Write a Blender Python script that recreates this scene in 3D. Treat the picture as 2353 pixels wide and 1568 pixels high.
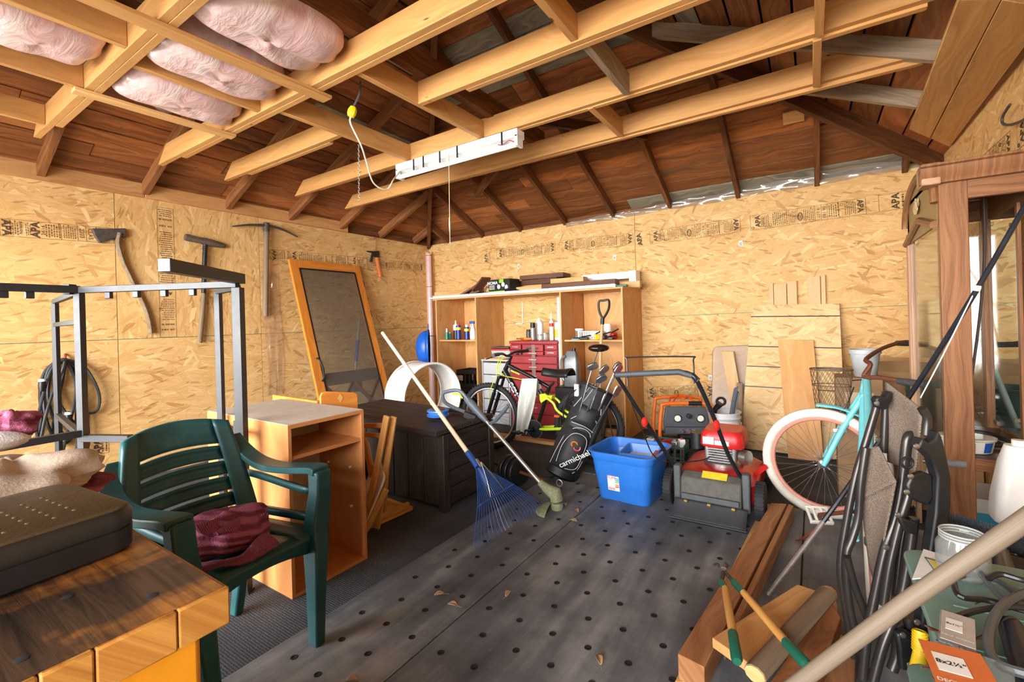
import bpy, bmesh, math, random
from mathutils import Vector, Matrix, Euler, Quaternion
random.seed(7)
R = math.radians; PI = math.pi
for o in list(bpy.data.objects): bpy.data.objects.remove(o)
SC = bpy.context.scene; COL = SC.collection
# ------------------------------------------------------------------ camera
FPX = 1050.0; W_, H_ = 2353.0, 1568.0; CAMZ = 1.30; YAW = R(33.4); ROLL = R(1.6); HZ = 737.0
R0 = Vector((math.cos(YAW), math.sin(YAW), 0)); F0 = Vector((-math.sin(YAW), math.cos(YAW), 0)); U0 = Vector((0, 0, 1))
CR = R0*math.cos(ROLL) - U0*math.sin(ROLL); CU = R0*math.sin(ROLL) + U0*math.cos(ROLL)
CAM = Vector((0, 0, CAMZ))
cd = bpy.data.cameras.new('camera'); cam = bpy.data.objects.new('camera', cd); COL.objects.link(cam)
cd.sensor_width = 36; cd.lens = FPX/W_*36; cd.shift_y = -(H_/2-HZ)/W_; cd.clip_start = .02
cam.matrix_world = Matrix(((CR.x, CU.x, -F0.x, 0), (CR.y, CU.y, -F0.y, 0), (CR.z, CU.z, -F0.z, CAMZ), (0, 0, 0, 1)))
SC.camera = cam
# ------------------------------------------------------------------ world and light
wd = bpy.data.worlds.new('sky'); SC.world = wd; wd.use_nodes = True
bg = wd.node_tree.nodes['Background']; bg.inputs[0].default_value = (.80, .90, 1.0, 1); bg.inputs[1].default_value = 1.0
def area(name, loc, direction, sx, sy, power, col=(1, 1, 1)):
    l = bpy.data.lights.new(name, 'AREA'); l.shape = 'RECTANGLE'; l.size = sx; l.size_y = sy; l.energy = power; l.color = col
    o = bpy.data.objects.new(name, l); COL.objects.link(o); o.location = loc
    o.rotation_euler = Vector(direction).to_track_quat('-Z', 'Y').to_euler(); return o
area('garage_door_daylight', (-2.0, -8.0, 2.4), (0, 1, .0), 16.0, 5.0, 4300, (1, .98, .97))
sl_ = bpy.data.lights.new('sun', 'SUN'); sl_.energy = 7.0; sl_.angle = R(1); sl_.color = (1, .95, .87); so_ = bpy.data.objects.new('sun', sl_); COL.objects.link(so_); so_.rotation_euler = Vector((.25, -.6, -.9)).to_track_quat('-Z', 'Y').to_euler()
area('side_window_daylight', (-4.93, -.05, 1.45), (.62, 1, -.25), .9, 1.1, 30, (1, .96, .9))
vs = SC.view_settings; vs.view_transform = 'Standard'; vs.look = 'None'; vs.gamma = 1; vs.use_curve_mapping = False; vs.exposure = .68
# ------------------------------------------------------------------ measuring helpers: where a sight line meets a real plane
def ray(u, v): return F0 + CR*((u-W_/2)/FPX) + CU*((HZ-v)/FPX)
def zpl(u, v, z=0.0): d = ray(u, v); return CAM + d*((z-CAMZ)/d.z)
def xpl(u, v, x): d = ray(u, v); return CAM + d*(x/d.x)
def ypl(u, v, y): d = ray(u, v); return CAM + d*(y/d.y)
def dpt(u, v, D): return CAM + ray(u, v)*D
LWX = -5.0; BWY = 5.27; RWX = .95; FWY = -.85
# ------------------------------------------------------------------ materials
def lin(c):
    c = c/255 if c > 1 else c
    return c/12.92 if c <= .04045 else ((c+.055)/1.055)**2.4
def rgb(r, g, b): return (lin(r/255), lin(g/255), lin(b/255), 1)
class NT:
    def __init__(s, name):
        s.m = bpy.data.materials.new(name); s.m.use_nodes = True; s.t = s.m.node_tree; s.b = s.t.nodes['Principled BSDF']
    def n(s, typ, ins=None, **props):
        k = s.t.nodes.new(typ)
        for a, b in props.items(): setattr(k, a, b)
        for a, b in (ins or {}).items(): s.set(k.inputs[a], b)
        return k
    def set(s, sock, val):
        if isinstance(val, bpy.types.NodeSocket): s.t.links.new(val, sock)
        else: sock.default_value = val
    def ramp(s, fac, stops):
        k = s.t.nodes.new('ShaderNodeValToRGB'); s.set(k.inputs[0], fac); e = k.color_ramp.elements
        while len(e) < len(stops): e.new(.5)
        for i, (p, c) in enumerate(stops): e[i].position = p; e[i].color = c
        return k.outputs[0]
    def mix(s, fac, a, b, blend='MIX'):
        k = s.t.nodes.new('ShaderNodeMix'); k.data_type = 'RGBA'; k.blend_type = blend
        s.set(k.inputs[0], fac); s.set(k.inputs[6], a); s.set(k.inputs[7], b); return k.outputs[2]
    def math(s, op, a, b=0.0):
        k = s.t.nodes.new('ShaderNodeMath'); k.operation = op; s.set(k.inputs[0], a); s.set(k.inputs[1], b); return k.outputs[0]
    def mapping(s, vec, scale=(1, 1, 1), rot=(0, 0, 0), loc=(0, 0, 0)):
        k = s.n('ShaderNodeMapping', {'Vector': vec}); k.inputs['Scale'].default_value = scale; k.inputs['Rotation'].default_value = rot; k.inputs['Location'].default_value = loc
        return k.outputs[0]
    def uv(s): return s.n('ShaderNodeTexCoord').outputs['UV']
    def obj(s): return s.n('ShaderNodeTexCoord').outputs['Object']
    def rnd(s): return s.n('ShaderNodeObjectInfo').outputs['Random']
    def noise(s, vec, scale, detail=3, rough=.55, dist=0): return s.n('ShaderNodeTexNoise', {'Vector': vec, 'Scale': scale, 'Detail': detail, 'Roughness': rough, 'Distortion': dist}).outputs[0]
    def bump(s, h, strength=.3, dist=.01): s.set(s.b.inputs['Normal'], s.n('ShaderNodeBump', {'Height': h, 'Strength': strength, 'Distance': dist}).outputs[0])
    def out(s, col=None, rough=None, metal=None):
        if col is not None: s.set(s.b.inputs['Base Color'], col)
        if rough is not None: s.set(s.b.inputs['Roughness'], rough)
        if metal is not None: s.set(s.b.inputs['Metallic'], metal)
        return s.m
_plain = {}
def plain(name, col, rough=.5, metal=0, var=.12, scale=14, bump=0, bscale=60, spec=None):
    """one colour with a little uneven wear"""
    if name in _plain: return _plain[name]
    t = NT(name); c = rgb(*col)
    n = t.noise(t.obj(), scale, 4, .6)
    d = tuple(max(0, x*(1-var)) for x in c[:3]) + (1,); l = tuple(min(1, x*(1+var)) for x in c[:3]) + (1,)
    t.out(t.ramp(n, [(.32, d), (.68, l)]), t.math('ADD', t.math('MULTIPLY', n, .18), rough-.09), metal)
    if spec is not None: t.b.inputs['Specular IOR Level'].default_value = spec
    if bump: t.bump(t.noise(t.obj(), bscale, 3), bump, .004)
    _plain[name] = t.m; return t.m
def wood(name, dark, light, su=1.2, sv=22, rough=.6, rv=.25, contrast=(.3, .72), knots=.0, knotc=(90, 50, 20), bump=.15, grey=None, greyat=.6):
    """grain runs along U of the piece; tone differs from piece to piece"""
    if name in _plain: return _plain[name]
    t = NT(name); uv = t.uv()
    w = t.noise(t.mapping(uv, (1.5, 3, 1)), 1.0, 2)
    v2 = t.n('ShaderNodeVectorMath', {0: t.mapping(uv, (su, sv, 1)), 1: t.n('ShaderNodeCombineXYZ', {'X': 0.0, 'Y': t.math('MULTIPLY', w, 5.0), 'Z': t.math('MULTIPLY', t.rnd(), 40.0)}).outputs[0]}, operation='ADD').outputs[0]
    g = t.noise(v2, 1.6, 6, .62, .6)
    f = t.noise(t.mapping(uv, (6, 260, 1)), 1.0, 2)
    h = t.math('ADD', t.math('MULTIPLY', g, .8), t.math('MULTIPLY', f, .2))
    c = t.ramp(h, [(contrast[0], rgb(*dark)), (contrast[1], rgb(*light))])
    if grey:
        gm = t.ramp(t.noise(v2, .55, 4, .6), [(greyat-.08, (0, 0, 0, 1)), (greyat+.08, (1, 1, 1, 1))])
        c = t.mix(gm, c, rgb(*grey))
    if knots:
        vo = t.n('ShaderNodeTexVoronoi', {'Vector': t.mapping(uv, (3.2, 8.5, 1)), 'Scale': 1.0, 'Randomness': 1.0})
        k = t.ramp(vo.outputs['Distance'], [(knots*.5, (1, 1, 1, 1)), (knots, (0, 0, 0, 1))])
        c = t.mix(k, c, rgb(*knotc))
    c = t.n('ShaderNodeHueSaturation', {'Value': t.math('ADD', t.math('MULTIPLY', t.rnd(), rv*2), 1-rv), 'Color': c}).outputs[0]
    t.out(c, rough); t.b.inputs['Specular IOR Level'].default_value = .3
    if bump: t.bump(h, bump, .004)
    _plain[name] = t.m; return t.m
def make_osb(name, pale, mid, dark, val=1.0):
    t = NT(name); uv = t.uv()
    wob = t.n('ShaderNodeVectorMath', {0: t.n('ShaderNodeTexNoise', {'Vector': uv, 'Scale': 5.0, 'Detail': 2.0}).outputs['Color'], 1: (.03, .03, .03)}, operation='MULTIPLY').outputs[0]
    p = t.n('ShaderNodeVectorMath', {0: uv, 1: wob}, operation='ADD').outputs[0]
    ramp = [(0, rgb(*dark)), (.11, rgb(*mid)), (.45, rgb(*[(a+b)/2 for a, b in zip(mid, pale)])), (.85, rgb(*pale)), (1, rgb(240, 214, 156))]
    col = None
    for i, (ang, su, sv, th) in enumerate([(.05, 5, 30, 0), (.6, 6.5, 32, .66), (-.42, 6, 28, .64), (.2, 5, 40, .55), (-.12, 5, 44, .6), (-1.1, 8, 34, .90), (.9, 8, 34, .86), (.35, 7, 26, .88), (-.6, 8, 30, .90)]):
        vo = t.n('ShaderNodeTexVoronoi', {'Vector': t.mapping(t.mapping(p, rot=(0, 0, ang)), (su, sv, 1), (0, 0, 0), (i*3.7, i*1.9, 0)), 'Scale': 1.0, 'Randomness': 1.0})
        sp = t.n('ShaderNodeSeparateColor', {0: vo.outputs['Color']})
        c = t.ramp(sp.outputs[0], ramp)
        gr = t.noise(t.mapping(t.mapping(p, rot=(0, 0, ang)), (6, 150, 1)), 1.0, 3, .65)
        c = t.mix(.34, c, t.ramp(gr, [(.33, rgb(*dark)), (.62, rgb(*pale))]))
        if col is None: col = c
        else: col = t.mix(t.math('GREATER_THAN', sp.outputs[1], th), col, c)
    vo = t.n('ShaderNodeTexVoronoi', {'Vector': t.mapping(t.mapping(p, rot=(0, 0, .3)), (14, 80, 1)), 'Scale': 1.0})
    sp = t.n('ShaderNodeSeparateColor', {0: vo.outputs['Color']})
    col = t.mix(t.math('MULTIPLY', t.math('GREATER_THAN', sp.outputs[2], .975), .6), col, rgb(120, 74, 32))
    big = t.noise(uv, 2.2, 3)
    col = t.mix(.25, col, t.ramp(big, [(.3, rgb(*mid)), (.7, rgb(*pale))]))
    if val != 1: col = t.n('ShaderNodeHueSaturation', {'Value': val, 'Color': col}).outputs[0]
    t.out(col, .62); t.b.inputs['Specular IOR Level'].default_value = .25
    t.bump(sp.outputs[0], .12, .002); return t.m
OSB = make_osb('osb', (224, 186, 126), (200, 154, 92), (150, 98, 48))
OSBP = make_osb('osb_pale', (228, 200, 150), (206, 168, 112), (168, 122, 70))
JOIST = wood('joist_lumber', (182, 126, 70), (214, 164, 102), .9, 13, .55, .07, (.25, .7), .075, (120, 66, 26), .08)
RAFT = wood('rafter_old', (58, 33, 18), (136, 84, 46), 1.2, 20, .7, .25)
RAFLIT = wood('rafter_lit', (92, 56, 30), (164, 108, 62), 1.2, 20, .65, .15)  # lighter copy of the rafter wood, light on the left side painted in
DECK = wood('deck_plank', (74, 40, 21), (184, 114, 62), .8, 13, .55, .42, (.26, .76), .06, (48, 26, 14), .25, (96, 80, 60), .68)
DECKG = wood('deck_plank_grey', (84, 78, 66), (176, 168, 146), .8, 9, .75, .15, (.3, .7), .06, (50, 40, 30), .25)
PLATE = wood('plate_wood', (164, 116, 70), (212, 162, 106), .9, 12, .6, .08, (.3, .7), .06)
GREYW = wood('grey_lumber', (112, 94, 74), (170, 148, 120), 1.2, 22, .7, .12)
PLY = wood('plywood', (186, 128, 70), (226, 176, 116), .7, 8, .55, .06, (.25, .75), .07, (128, 70, 30), .05)
PINE = wood('pine_board', (190, 140, 84), (228, 184, 126), 1.0, 14, .6, .1, (.3, .7), .06)
FIR = wood('fir_timber', (132, 84, 50), (190, 136, 90), 1.0, 18, .65, .1, (.3, .7), .06)
WALN = wood('brown_board', (74, 46, 32), (120, 80, 56), 1.0, 16, .55, .12)
BLACK = plain('black_plastic', (26, 27, 29), .42, 0, .2)
BLKM = plain('black_paint_metal', (34, 35, 38), .35, .2, .15)
STEEL = plain('bare_steel', (170, 170, 168), .3, .9, .1)
RUST = plain('rusty_steel', (112, 64, 42), .7, .4, .3, 40)
WHITE = plain('white_plastic', (232, 232, 228), .35, 0, .04)
CREAMP = plain('white_enamel', (238, 238, 234), .4, 0, .03)
INK = plain('stamp_ink', (74, 56, 34), .8, 0, .3, 120)
TEAL = plain('teal_edge', (96, 150, 120), .8)
RED = plain('red_paint', (176, 34, 38), .35, .1, .1)
def glass(name, col=(235, 240, 240), alpha=.22, rough=.08):
    if name in _plain: return _plain[name]
    t = NT(name); t.out(rgb(*col), rough); t.b.inputs['Alpha'].default_value = alpha; _plain[name] = t.m; return t.m
def clear(name, tint=(240, 244, 244), body=.06):
    t = NT(name); tr = t.n('ShaderNodeBsdfTransparent', {0: rgb(*tint)}); gl = t.n('ShaderNodeBsdfGlossy', {0: (1, 1, 1, 1), 1: .06}); df = t.n('ShaderNodeBsdfDiffuse', {0: rgb(*tint)})
    a = t.n('ShaderNodeMixShader', {0: body, 1: tr.outputs[0], 2: df.outputs[0]}); f0 = t.n('ShaderNodeLayerWeight', {0: .5}); f1 = t.math('ADD', t.math('MULTIPLY', t.math('POWER', f0.outputs['Facing'], 4.0), .6), .04)
    b = t.n('ShaderNodeMixShader', {0: f1, 1: a.outputs[0], 2: gl.outputs[0]}); t.t.links.new(b.outputs[0], t.t.nodes['Material Output'].inputs[0]); return t.m
CLEAR = clear('clear_plastic', (236, 238, 236), .10)
# ------------------------------------------------------------------ mesh builder
def T(x=0, y=0, z=0): return Matrix.Translation((x, y, z))
def Rz(a): return Matrix.Rotation(a, 4, 'Z')
def Rx(a): return Matrix.Rotation(a, 4, 'X')
def Ry(a): return Matrix.Rotation(a, 4, 'Y')
def frame(o, x, y):
    """matrix with given origin, x axis and approximate y axis"""
    x = Vector(x).normalized(); z = x.cross(Vector(y)).normalized(); y = z.cross(x); o = Vector(o)
    return Matrix(((x.x, y.x, z.x, o.x), (x.y, y.y, z.y, o.y), (x.z, y.z, z.z, o.z), (0, 0, 0, 1)))
I4 = Matrix.Identity(4)
_txt = {}
def text_geo(s, bold=0):
    k = (s, bold)
    if k not in _txt:
        c = bpy.data.curves.new('t', 'FONT'); c.body = s; c.size = 1; c.align_x = 'CENTER'; c.align_y = 'CENTER'; c.offset = bold; c.resolution_u = 3
        o = bpy.data.objects.new('t', c); COL.objects.link(o); bpy.context.view_layer.update()
        m = bpy.data.meshes.new_from_object(o.evaluated_get(bpy.context.evaluated_depsgraph_get()))
        _txt[k] = ([tuple(v.co) for v in m.vertices], [tuple(p.vertices) for p in m.polygons])
        bpy.data.objects.remove(o); bpy.data.curves.remove(c); bpy.data.meshes.remove(m)
    return _txt[k]
class MB:
    def __init__(s): s.v = []; s.f = []; s.u = []
    def face(s, idx, uv=None): s.f.append(tuple(idx)); s.u.append(uv)
    def hexa(s, P, uvs=None):
        """8 corners: bottom ring 0-3, top ring 4-7"""
        b = len(s.v); s.v += [Vector(p) for p in P]
        du, dv = random.random()*9, random.random()*9
        L = [(P[1]-P[0]).length, (P[3]-P[0]).length, (P[4]-P[0]).length]
        ax = L.index(max(L))
        loc = [(x, y, z) for z in (0, L[2]) for x, y in ((0, 0), (L[0], 0), (L[0], L[1]), (0, L[1]))]
        for q in ((0, 3, 2, 1), (4, 5, 6, 7), (0, 1, 5, 4), (1, 2, 6, 5), (2, 3, 7, 6), (3, 0, 4, 7)):
            uv = []
            for i in q:
                l = loc[i]; o = [l[k] for k in range(3) if k != ax]
                uv.append((l[ax]+du, o[0]+o[1]*1.0+dv))
            s.face([b+i for i in q], uv)
        return s
    def box(s, c, d, M=I4):
        c = Vector(c); x, y, z = [k/2 for k in d]
        return s.hexa([M @ (c+Vector(p)) for p in ((-x, -y, -z), (x, -y, -z), (x, y, -z), (-x, y, -z), (-x, -y, z), (x, -y, z), (x, y, z), (-x, y, z))])
    def beam(s, p0, p1, w, h, up=(0, 0, 1), ext=0):
        p0 = Vector(p0); p1 = Vector(p1); x = (p1-p0).normalized(); up = Vector(up)
        if abs(x.dot(up)) > .99: up = Vector((0, 1, 0))
        y = up.cross(x).normalized(); z = x.cross(y)
        M = Matrix(((x.x, y.x, z.x, 0), (x.y, y.y, z.y, 0), (x.z, y.z, z.z, 0), (0, 0, 0, 1))); M.translation = (p0+p1)/2
        return s.box((0, 0, 0), ((p1-p0).length+ext, w, h), M)
    def tube(s, pts, r, n=8, closed=False, cap=True, flat=1.0, M=I4):
        pts = [M @ Vector(p) for p in pts]; N = len(pts); b = len(s.v)
        rr = r if isinstance(r, (list, tuple)) else [r]*N
        tans = []
        for i in range(N):
            a = pts[(i-1) % N] if (closed or i > 0) else pts[i]; c = pts[(i+1) % N] if (closed or i < N-1) else pts[i]
            tv = (c-a); tans.append(tv.normalized() if tv.length > 1e-9 else Vector((0, 0, 1)))
        t0 = tans[0]; ref = Vector((0, 0, 1)) if abs(t0.z) < .9 else Vector((0, 1, 0))
        nx = t0.cross(ref).normalized(); d = 0
        for i in range(N):
            if i > 0:
                nx = tans[i-1].rotation_difference(tans[i]) @ nx
                nx = (nx - tans[i]*nx.dot(tans[i])).normalized(); d += (pts[i]-pts[i-1]).length
            ny = tans[i].cross(nx)
            for k in range(n):
                a = 2*PI*k/n; s.v.append(pts[i] + nx*math.cos(a)*rr[i] + ny*math.sin(a)*rr[i]*flat)
        for i in range(N if closed else N-1):
            j = (i+1) % N
            for k in range(n):
                l = (k+1) % n
                s.face((b+i*n+k, b+i*n+l, b+j*n+l, b+j*n+k), [(i*.1, k*.01), (i*.1, k*.01+.01), (i*.1+.1, k*.01+.01), (i*.1+.1, k*.01)])
        if cap and not closed:
            s.face([b+k for k in range(n)][::-1]); s.face([b+(N-1)*n+k for k in range(n)])
        return s
    def lathe(s, prof, n=20, M=I4, cap=True):
        b = len(s.v)
        for r, z in prof:
            for k in range(n): a = 2*PI*k/n; s.v.append(M @ Vector((r*math.cos(a), r*math.sin(a), z)))
        for i in range(len(prof)-1):
            for k in range(n): l = (k+1) % n; s.face((b+i*n+k, b+i*n+l, b+(i+1)*n+l, b+(i+1)*n+k))
        if cap:
            if prof[0][0] > 1e-4: s.face([b+k for k in range(n)][::-1])
            if prof[-1][0] > 1e-4: s.face([b+(len(prof)-1)*n+k for k in range(n)])
        return s
    def prism(s, poly, h, M=I4):
        """2-D outline in local xy, thickness h along +z"""
        n = len(poly); b = len(s.v); A = sum(poly[i][0]*poly[(i+1) % n][1]-poly[(i+1) % n][0]*poly[i][1] for i in range(n))
        if A < 0: poly = poly[::-1]
        for z in (0, h):
            for p in poly: s.v.append(M @ Vector((p[0], p[1], z)))
        s.face([b+i for i in range(n)][::-1], [(p[0], p[1]) for p in poly][::-1]); s.face([b+n+i for i in range(n)], [(p[0], p[1]) for p in poly])
        for i in range(n): j = (i+1) % n; s.face((b+i, b+j, b+n+j, b+n+i), [(poly[i][0], 0), (poly[j][0], 0), (poly[j][0], h), (poly[i][0], h)])
        return s
    def loft(s, rings, cap=True):
        """closed rings of equal length joined in order"""
        n = len(rings[0]); b = len(s.v)
        for r in rings: s.v += [Vector(p) for p in r]
        for i in range(len(rings)-1):
            for k in range(n): l = (k+1) % n; s.face((b+i*n+k, b+i*n+l, b+(i+1)*n+l, b+(i+1)*n+k))
        if cap: s.face([b+k for k in range(n)][::-1]); s.face([b+(len(rings)-1)*n+k for k in range(n)])
        return s
    def grid(s, fn, nu, nv, wu=False, wv=False):
        b = len(s.v); NU = nu if wu else nu+1; NV = nv if wv else nv+1
        for i in range(NU):
            for j in range(NV): s.v.append(Vector(fn(i/nu, j/nv)))
        for i in range(nu):
            for j in range(nv):
                i2 = (i+1) % NU; j2 = (j+1) % NV
                s.face((b+i*NV+j, b+i2*NV+j, b+i2*NV+j2, b+i*NV+j2), [(i/nu, j/nv), ((i+1)/nu, j/nv), ((i+1)/nu, (j+1)/nv), (i/nu, (j+1)/nv)])
        return s
    def ball(s, c, r, n=14, m=9, M=I4, fn=None):
        c = Vector(c); r = (r, r, r) if not isinstance(r, (tuple, list)) else r; b = len(s.v)
        def pt(a, p):
            d = Vector((math.cos(p)*math.cos(a), math.cos(p)*math.sin(a), math.sin(p))); k = fn(d) if fn else 1
            return M @ (c+Vector((d.x*r[0]*k, d.y*r[1]*k, d.z*r[2]*k)))
        s.v.append(pt(0, -PI/2))
        for j in range(1, m):
            for k in range(n): s.v.append(pt(2*PI*k/n, -PI/2+PI*j/m))
        s.v.append(pt(0, PI/2)); top = len(s.v)-1
        for k in range(n):
            l = (k+1) % n; s.face((b, b+1+l, b+1+k)); s.face((top, top-n+k, top-n+l))
            for j in range(m-2): q = b+1+j*n; s.face((q+k, q+l, q+n+l, q+n+k))
        return s
    def torus(s, Rr, r, N=40, n=8, M=I4, flat=1.0):
        return s.tube([(Rr*math.cos(2*PI*i/N), Rr*math.sin(2*PI*i/N), 0) for i in range(N)], r, n, True, M=M, flat=flat)
    def text(s, txt, size, M, bold=0, sx=1.0):
        vv, ff = text_geo(txt, bold); b = len(s.v)
        s.v += [M @ Vector((p[0]*size*sx, p[1]*size, 0)) for p in vv]
        for q in ff: s.face([b+i for i in q])
        return s
    def quad(s, a, b, c, d):
        k = len(s.v); s.v += [Vector(p) for p in (a, b, c, d)]; s.face((k, k+1, k+2, k+3), [(0, 0), (1, 0), (1, 1), (0, 1)]); return s
    def add(s, o, M=I4):
        b = len(s.v); s.v += [M @ p for p in o.v]
        for f, u in zip(o.f, o.u): s.face([b+i for i in f], u)
        return s
    def build(s, name, mat, parent=None, bevel=0, world=True, angle=38, sub=0, solid=0, seg=2):
        me = bpy.data.meshes.new(name); inv = parent.matrix_basis.inverted() if (parent is not None and world) else I4
        if parent is not None and world and parent.parent is not None: inv = inv @ parent.parent.matrix_basis.inverted()
        me.from_pydata([tuple(inv @ Vector(p)) for p in s.v], [], s.f)
        uvl = me.uv_layers.new(name='UVMap'); i = 0
        for f, u in zip(s.f, s.u):
            for k in range(len(f)):
                if u: uvl.data[i].uv = u[k]
                else: p = s.v[f[k]]; uvl.data[i].uv = (p[0]+p[1]*.31, p[2]+p[1]*.2)
                i += 1
        me.polygons.foreach_set('use_smooth', [True]*len(me.polygons)); me.set_sharp_from_angle(angle=R(angle))
        me.materials.append(mat); o = bpy.data.objects.new(name, me); COL.objects.link(o)
        if parent is not None: o.parent = parent
        if solid: k = o.modifiers.new('thickness', 'SOLIDIFY'); k.thickness = solid; k.offset = 0
        if bevel: k = o.modifiers.new('edges', 'BEVEL'); k.width = bevel; k.segments = seg; k.limit_method = 'ANGLE'; k.angle_limit = R(40)
        if sub: k = o.modifiers.new('smooth', 'SUBSURF'); k.levels = sub; k.render_levels = sub
        return o
def empty(name, loc=(0, 0, 0), rz=0, M=None):
    o = bpy.data.objects.new(name, None); COL.objects.link(o); o.empty_display_size = .1
    if M is not None: o.matrix_basis = M
    else: o.matrix_basis = T(*loc) @ Rz(rz)
    return o
def tag(o, label, cat, group=None):
    o['label'] = label; o['category'] = cat
    if group: o['group'] = group
    return o
def thing(name, label, cat, loc=(0, 0, 0), rz=0, group=None, M=None): return tag(empty(name, loc, rz, M), label, cat, group)
def struct(o): o['kind'] = 'structure'; return o
def dup(root, M, label=None, group=None):
    r = root.copy(); COL.objects.link(r); r.matrix_basis = M
    if label: r['label'] = label
    if group: r['group'] = group
    for ch in root.children:
        c = ch.copy(); COL.objects.link(c); c.parent = r
        for g in ch.children: d = g.copy(); COL.objects.link(d); d.parent = c
    return r
def lerp(a, b, t): return Vector(a)*(1-t)+Vector(b)*t
def spline(pts, n=8, closed=False):
    """smooth curve through points"""
    P = [Vector(p) for p in pts]; out = []; N = len(P)
    for i in range(N if closed else N-1):
        g = lambda k: P[k % N] if closed else P[max(0, min(N-1, k))]
        a, b, c, d = g(i-1), g(i), g(i+1), g(i+2)
        for k in range(n):
            t = k/n; out.append(.5*((2*b)+(c-a)*t+(2*a-5*b+4*c-d)*t*t+(3*b-a-3*c+d)*t**3))
    if not closed: out.append(P[-1])
    return out
def rrect(w, h, r, n=4, cx=0, cy=0):
    o = []
    for sx, sy, a0 in ((1, 1, 0), (-1, 1, 90), (-1, -1, 180), (1, -1, 270)):
        for k in range(n+1): a = R(a0+90*k/n); o.append((cx+sx*(w/2-r)+r*math.cos(a), cy+sy*(h/2-r)+r*math.sin(a)))
    return o
# =================================================================== SETTING
# ---- floor: dark ribbed carpet, rubber mats with rows of holes
def rubber():
    t = NT('rubber_mat'); p = t.obj()
    n = t.noise(p, 1.6, 6, .65); s = t.noise(t.mapping(p, (9, .8, 1)), 1.0, 4, .6); sp = t.noise(p, 90, 2)
    c = t.ramp(t.math('ADD', t.math('MULTIPLY', n, .6), t.math('MULTIPLY', s, .4)), [(.34, rgb(54, 59, 66)), (.5, rgb(100, 105, 111)), (.66, rgb(156, 158, 158))])
    c = t.mix(t.ramp(sp, [(.66, (0, 0, 0, 1)), (.76, (.6, .6, .6, 1))]), c, rgb(150, 146, 136))
    t.out(c, t.math('ADD', t.math('MULTIPLY', n, .3), .4)); t.bump(sp, .15, .002); return t.m
def carpet():
    t = NT('ribbed_carpet'); p = t.obj()
    wv = t.n('ShaderNodeTexWave', {'Vector': p, 'Scale': 28.0, 'Distortion': 1.0, 'Detail': 2.0}, wave_type='BANDS', bands_direction='Y').outputs[0]
    n = t.noise(p, 130, 3); b = t.noise(p, 2.0, 4)
    c = t.ramp(t.math('ADD', t.math('MULTIPLY', n, .5), t.math('ADD', t.math('MULTIPLY', wv, .1), t.math('MULTIPLY', b, .4))), [(.33, rgb(36, 39, 44)), (.55, rgb(70, 73, 79)), (.75, rgb(128, 130, 130))])
    t.out(c, .95); t.bump(t.math('ADD', n, t.math('MULTIPLY', wv, .35)), .5, .004); return t.m
RUB = rubber(); CARP = carpet()
floor = struct(empty('floor'))
MB().box((-2.0, 2.2, -.06), (6.4, 6.4, .1)).build('slab', plain('concrete', (110, 108, 104), .9), floor)
MB().box((-3.42, 2.22, -.005), (3.18, 6.1, .01)).build('carpet', CARP, floor)
MB().box((-.44, 4.4, -.006), (2.78, 1.7, .012)).build('carpet', CARP, floor)
MB().box((-1.585, 1.2, .003), (.515, 4.1, .018)).build('rubber_mat', RUB, floor, bevel=.004)
MB().box((-.70, 1.38, .0025), (1.24, 4.3, .017)).build('rubber_mat', RUB, floor, bevel=.004)
MB().box((.44, 1.38, .0022), (1.03, 4.3, .016)).build('rubber_mat', RUB, floor, bevel=.004)
HOLE = plain('hole_dark', (20, 20, 20), .9)
hm = None
for iy in range(40):
    y = -.6+iy*.16
    for ix in range(16):
        x = -1.72+ix*.16+(.08 if iy % 2 else 0)
        if x > .1 or y < .7 or y > 3.35: continue
        if y < .95 and x < -1.5 or x > -.35 and y > 2.4 or -1.36 < x < -1.27 or x > -.3 and y < 1.2 and y > 1.5: continue
        x += random.uniform(-.006, .006); yy = y+random.uniform(-.006, .006)
        if hm is None:
            m = MB().lathe([(.0, .0005), (.009, .0008), (.0105, .0018), (.0125, .0020), (.0145, .0004)], 14)
            h = m.build('mat_hole', HOLE, floor); h.location = (x, yy, .0117); hm = h
        else:
            h = hm.copy(); COL.objects.link(h); h.location = (x, yy, .0117)
# ---- walls: sheets of OSB with teal edges showing at the joints
def wall(name, P, U, sheets, T_=.012, mat=OSB, sgn=1):
    """P origin, U unit along the wall, inner face; sheets: (u0,u1,[v at u0 low, high],[v at u1 low, high], rot)"""
    root = struct(empty(name)); U = Vector(U); n = Vector((0, 0, 1)).cross(U)*sgn
    for (u0, u1, l0, h0, l1, h1, rot) in sheets:
        g = .0025; m = MB(); b = [Vector(P)+U*(u0+g)+Vector((0, 0, l0+g)), Vector(P)+U*(u1-g)+Vector((0, 0, l1+g)), Vector(P)+U*(u1-g)+Vector((0, 0, h1-g)), Vector(P)+U*(u0+g)+Vector((0, 0, h0-g))]
        m.v += b + [p-n*T_*1.0 for p in b]
        du, dv = random.random()*20, random.random()*20
        uv = [((p-Vector(P)).dot(U)+du, p.z+dv) for p in b]
        if rot: uv = [(y, x) for x, y in uv]
        m.face((0, 1, 2, 3), uv); m.face((7, 6, 5, 4), uv[::-1])
        for q in ((1, 0, 4, 5), (2, 1, 5, 6), (3, 2, 6, 7), (0, 3, 7, 4)): m.face(q)
        m.build('osb_panel', mat, root)
    return root, n
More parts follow.
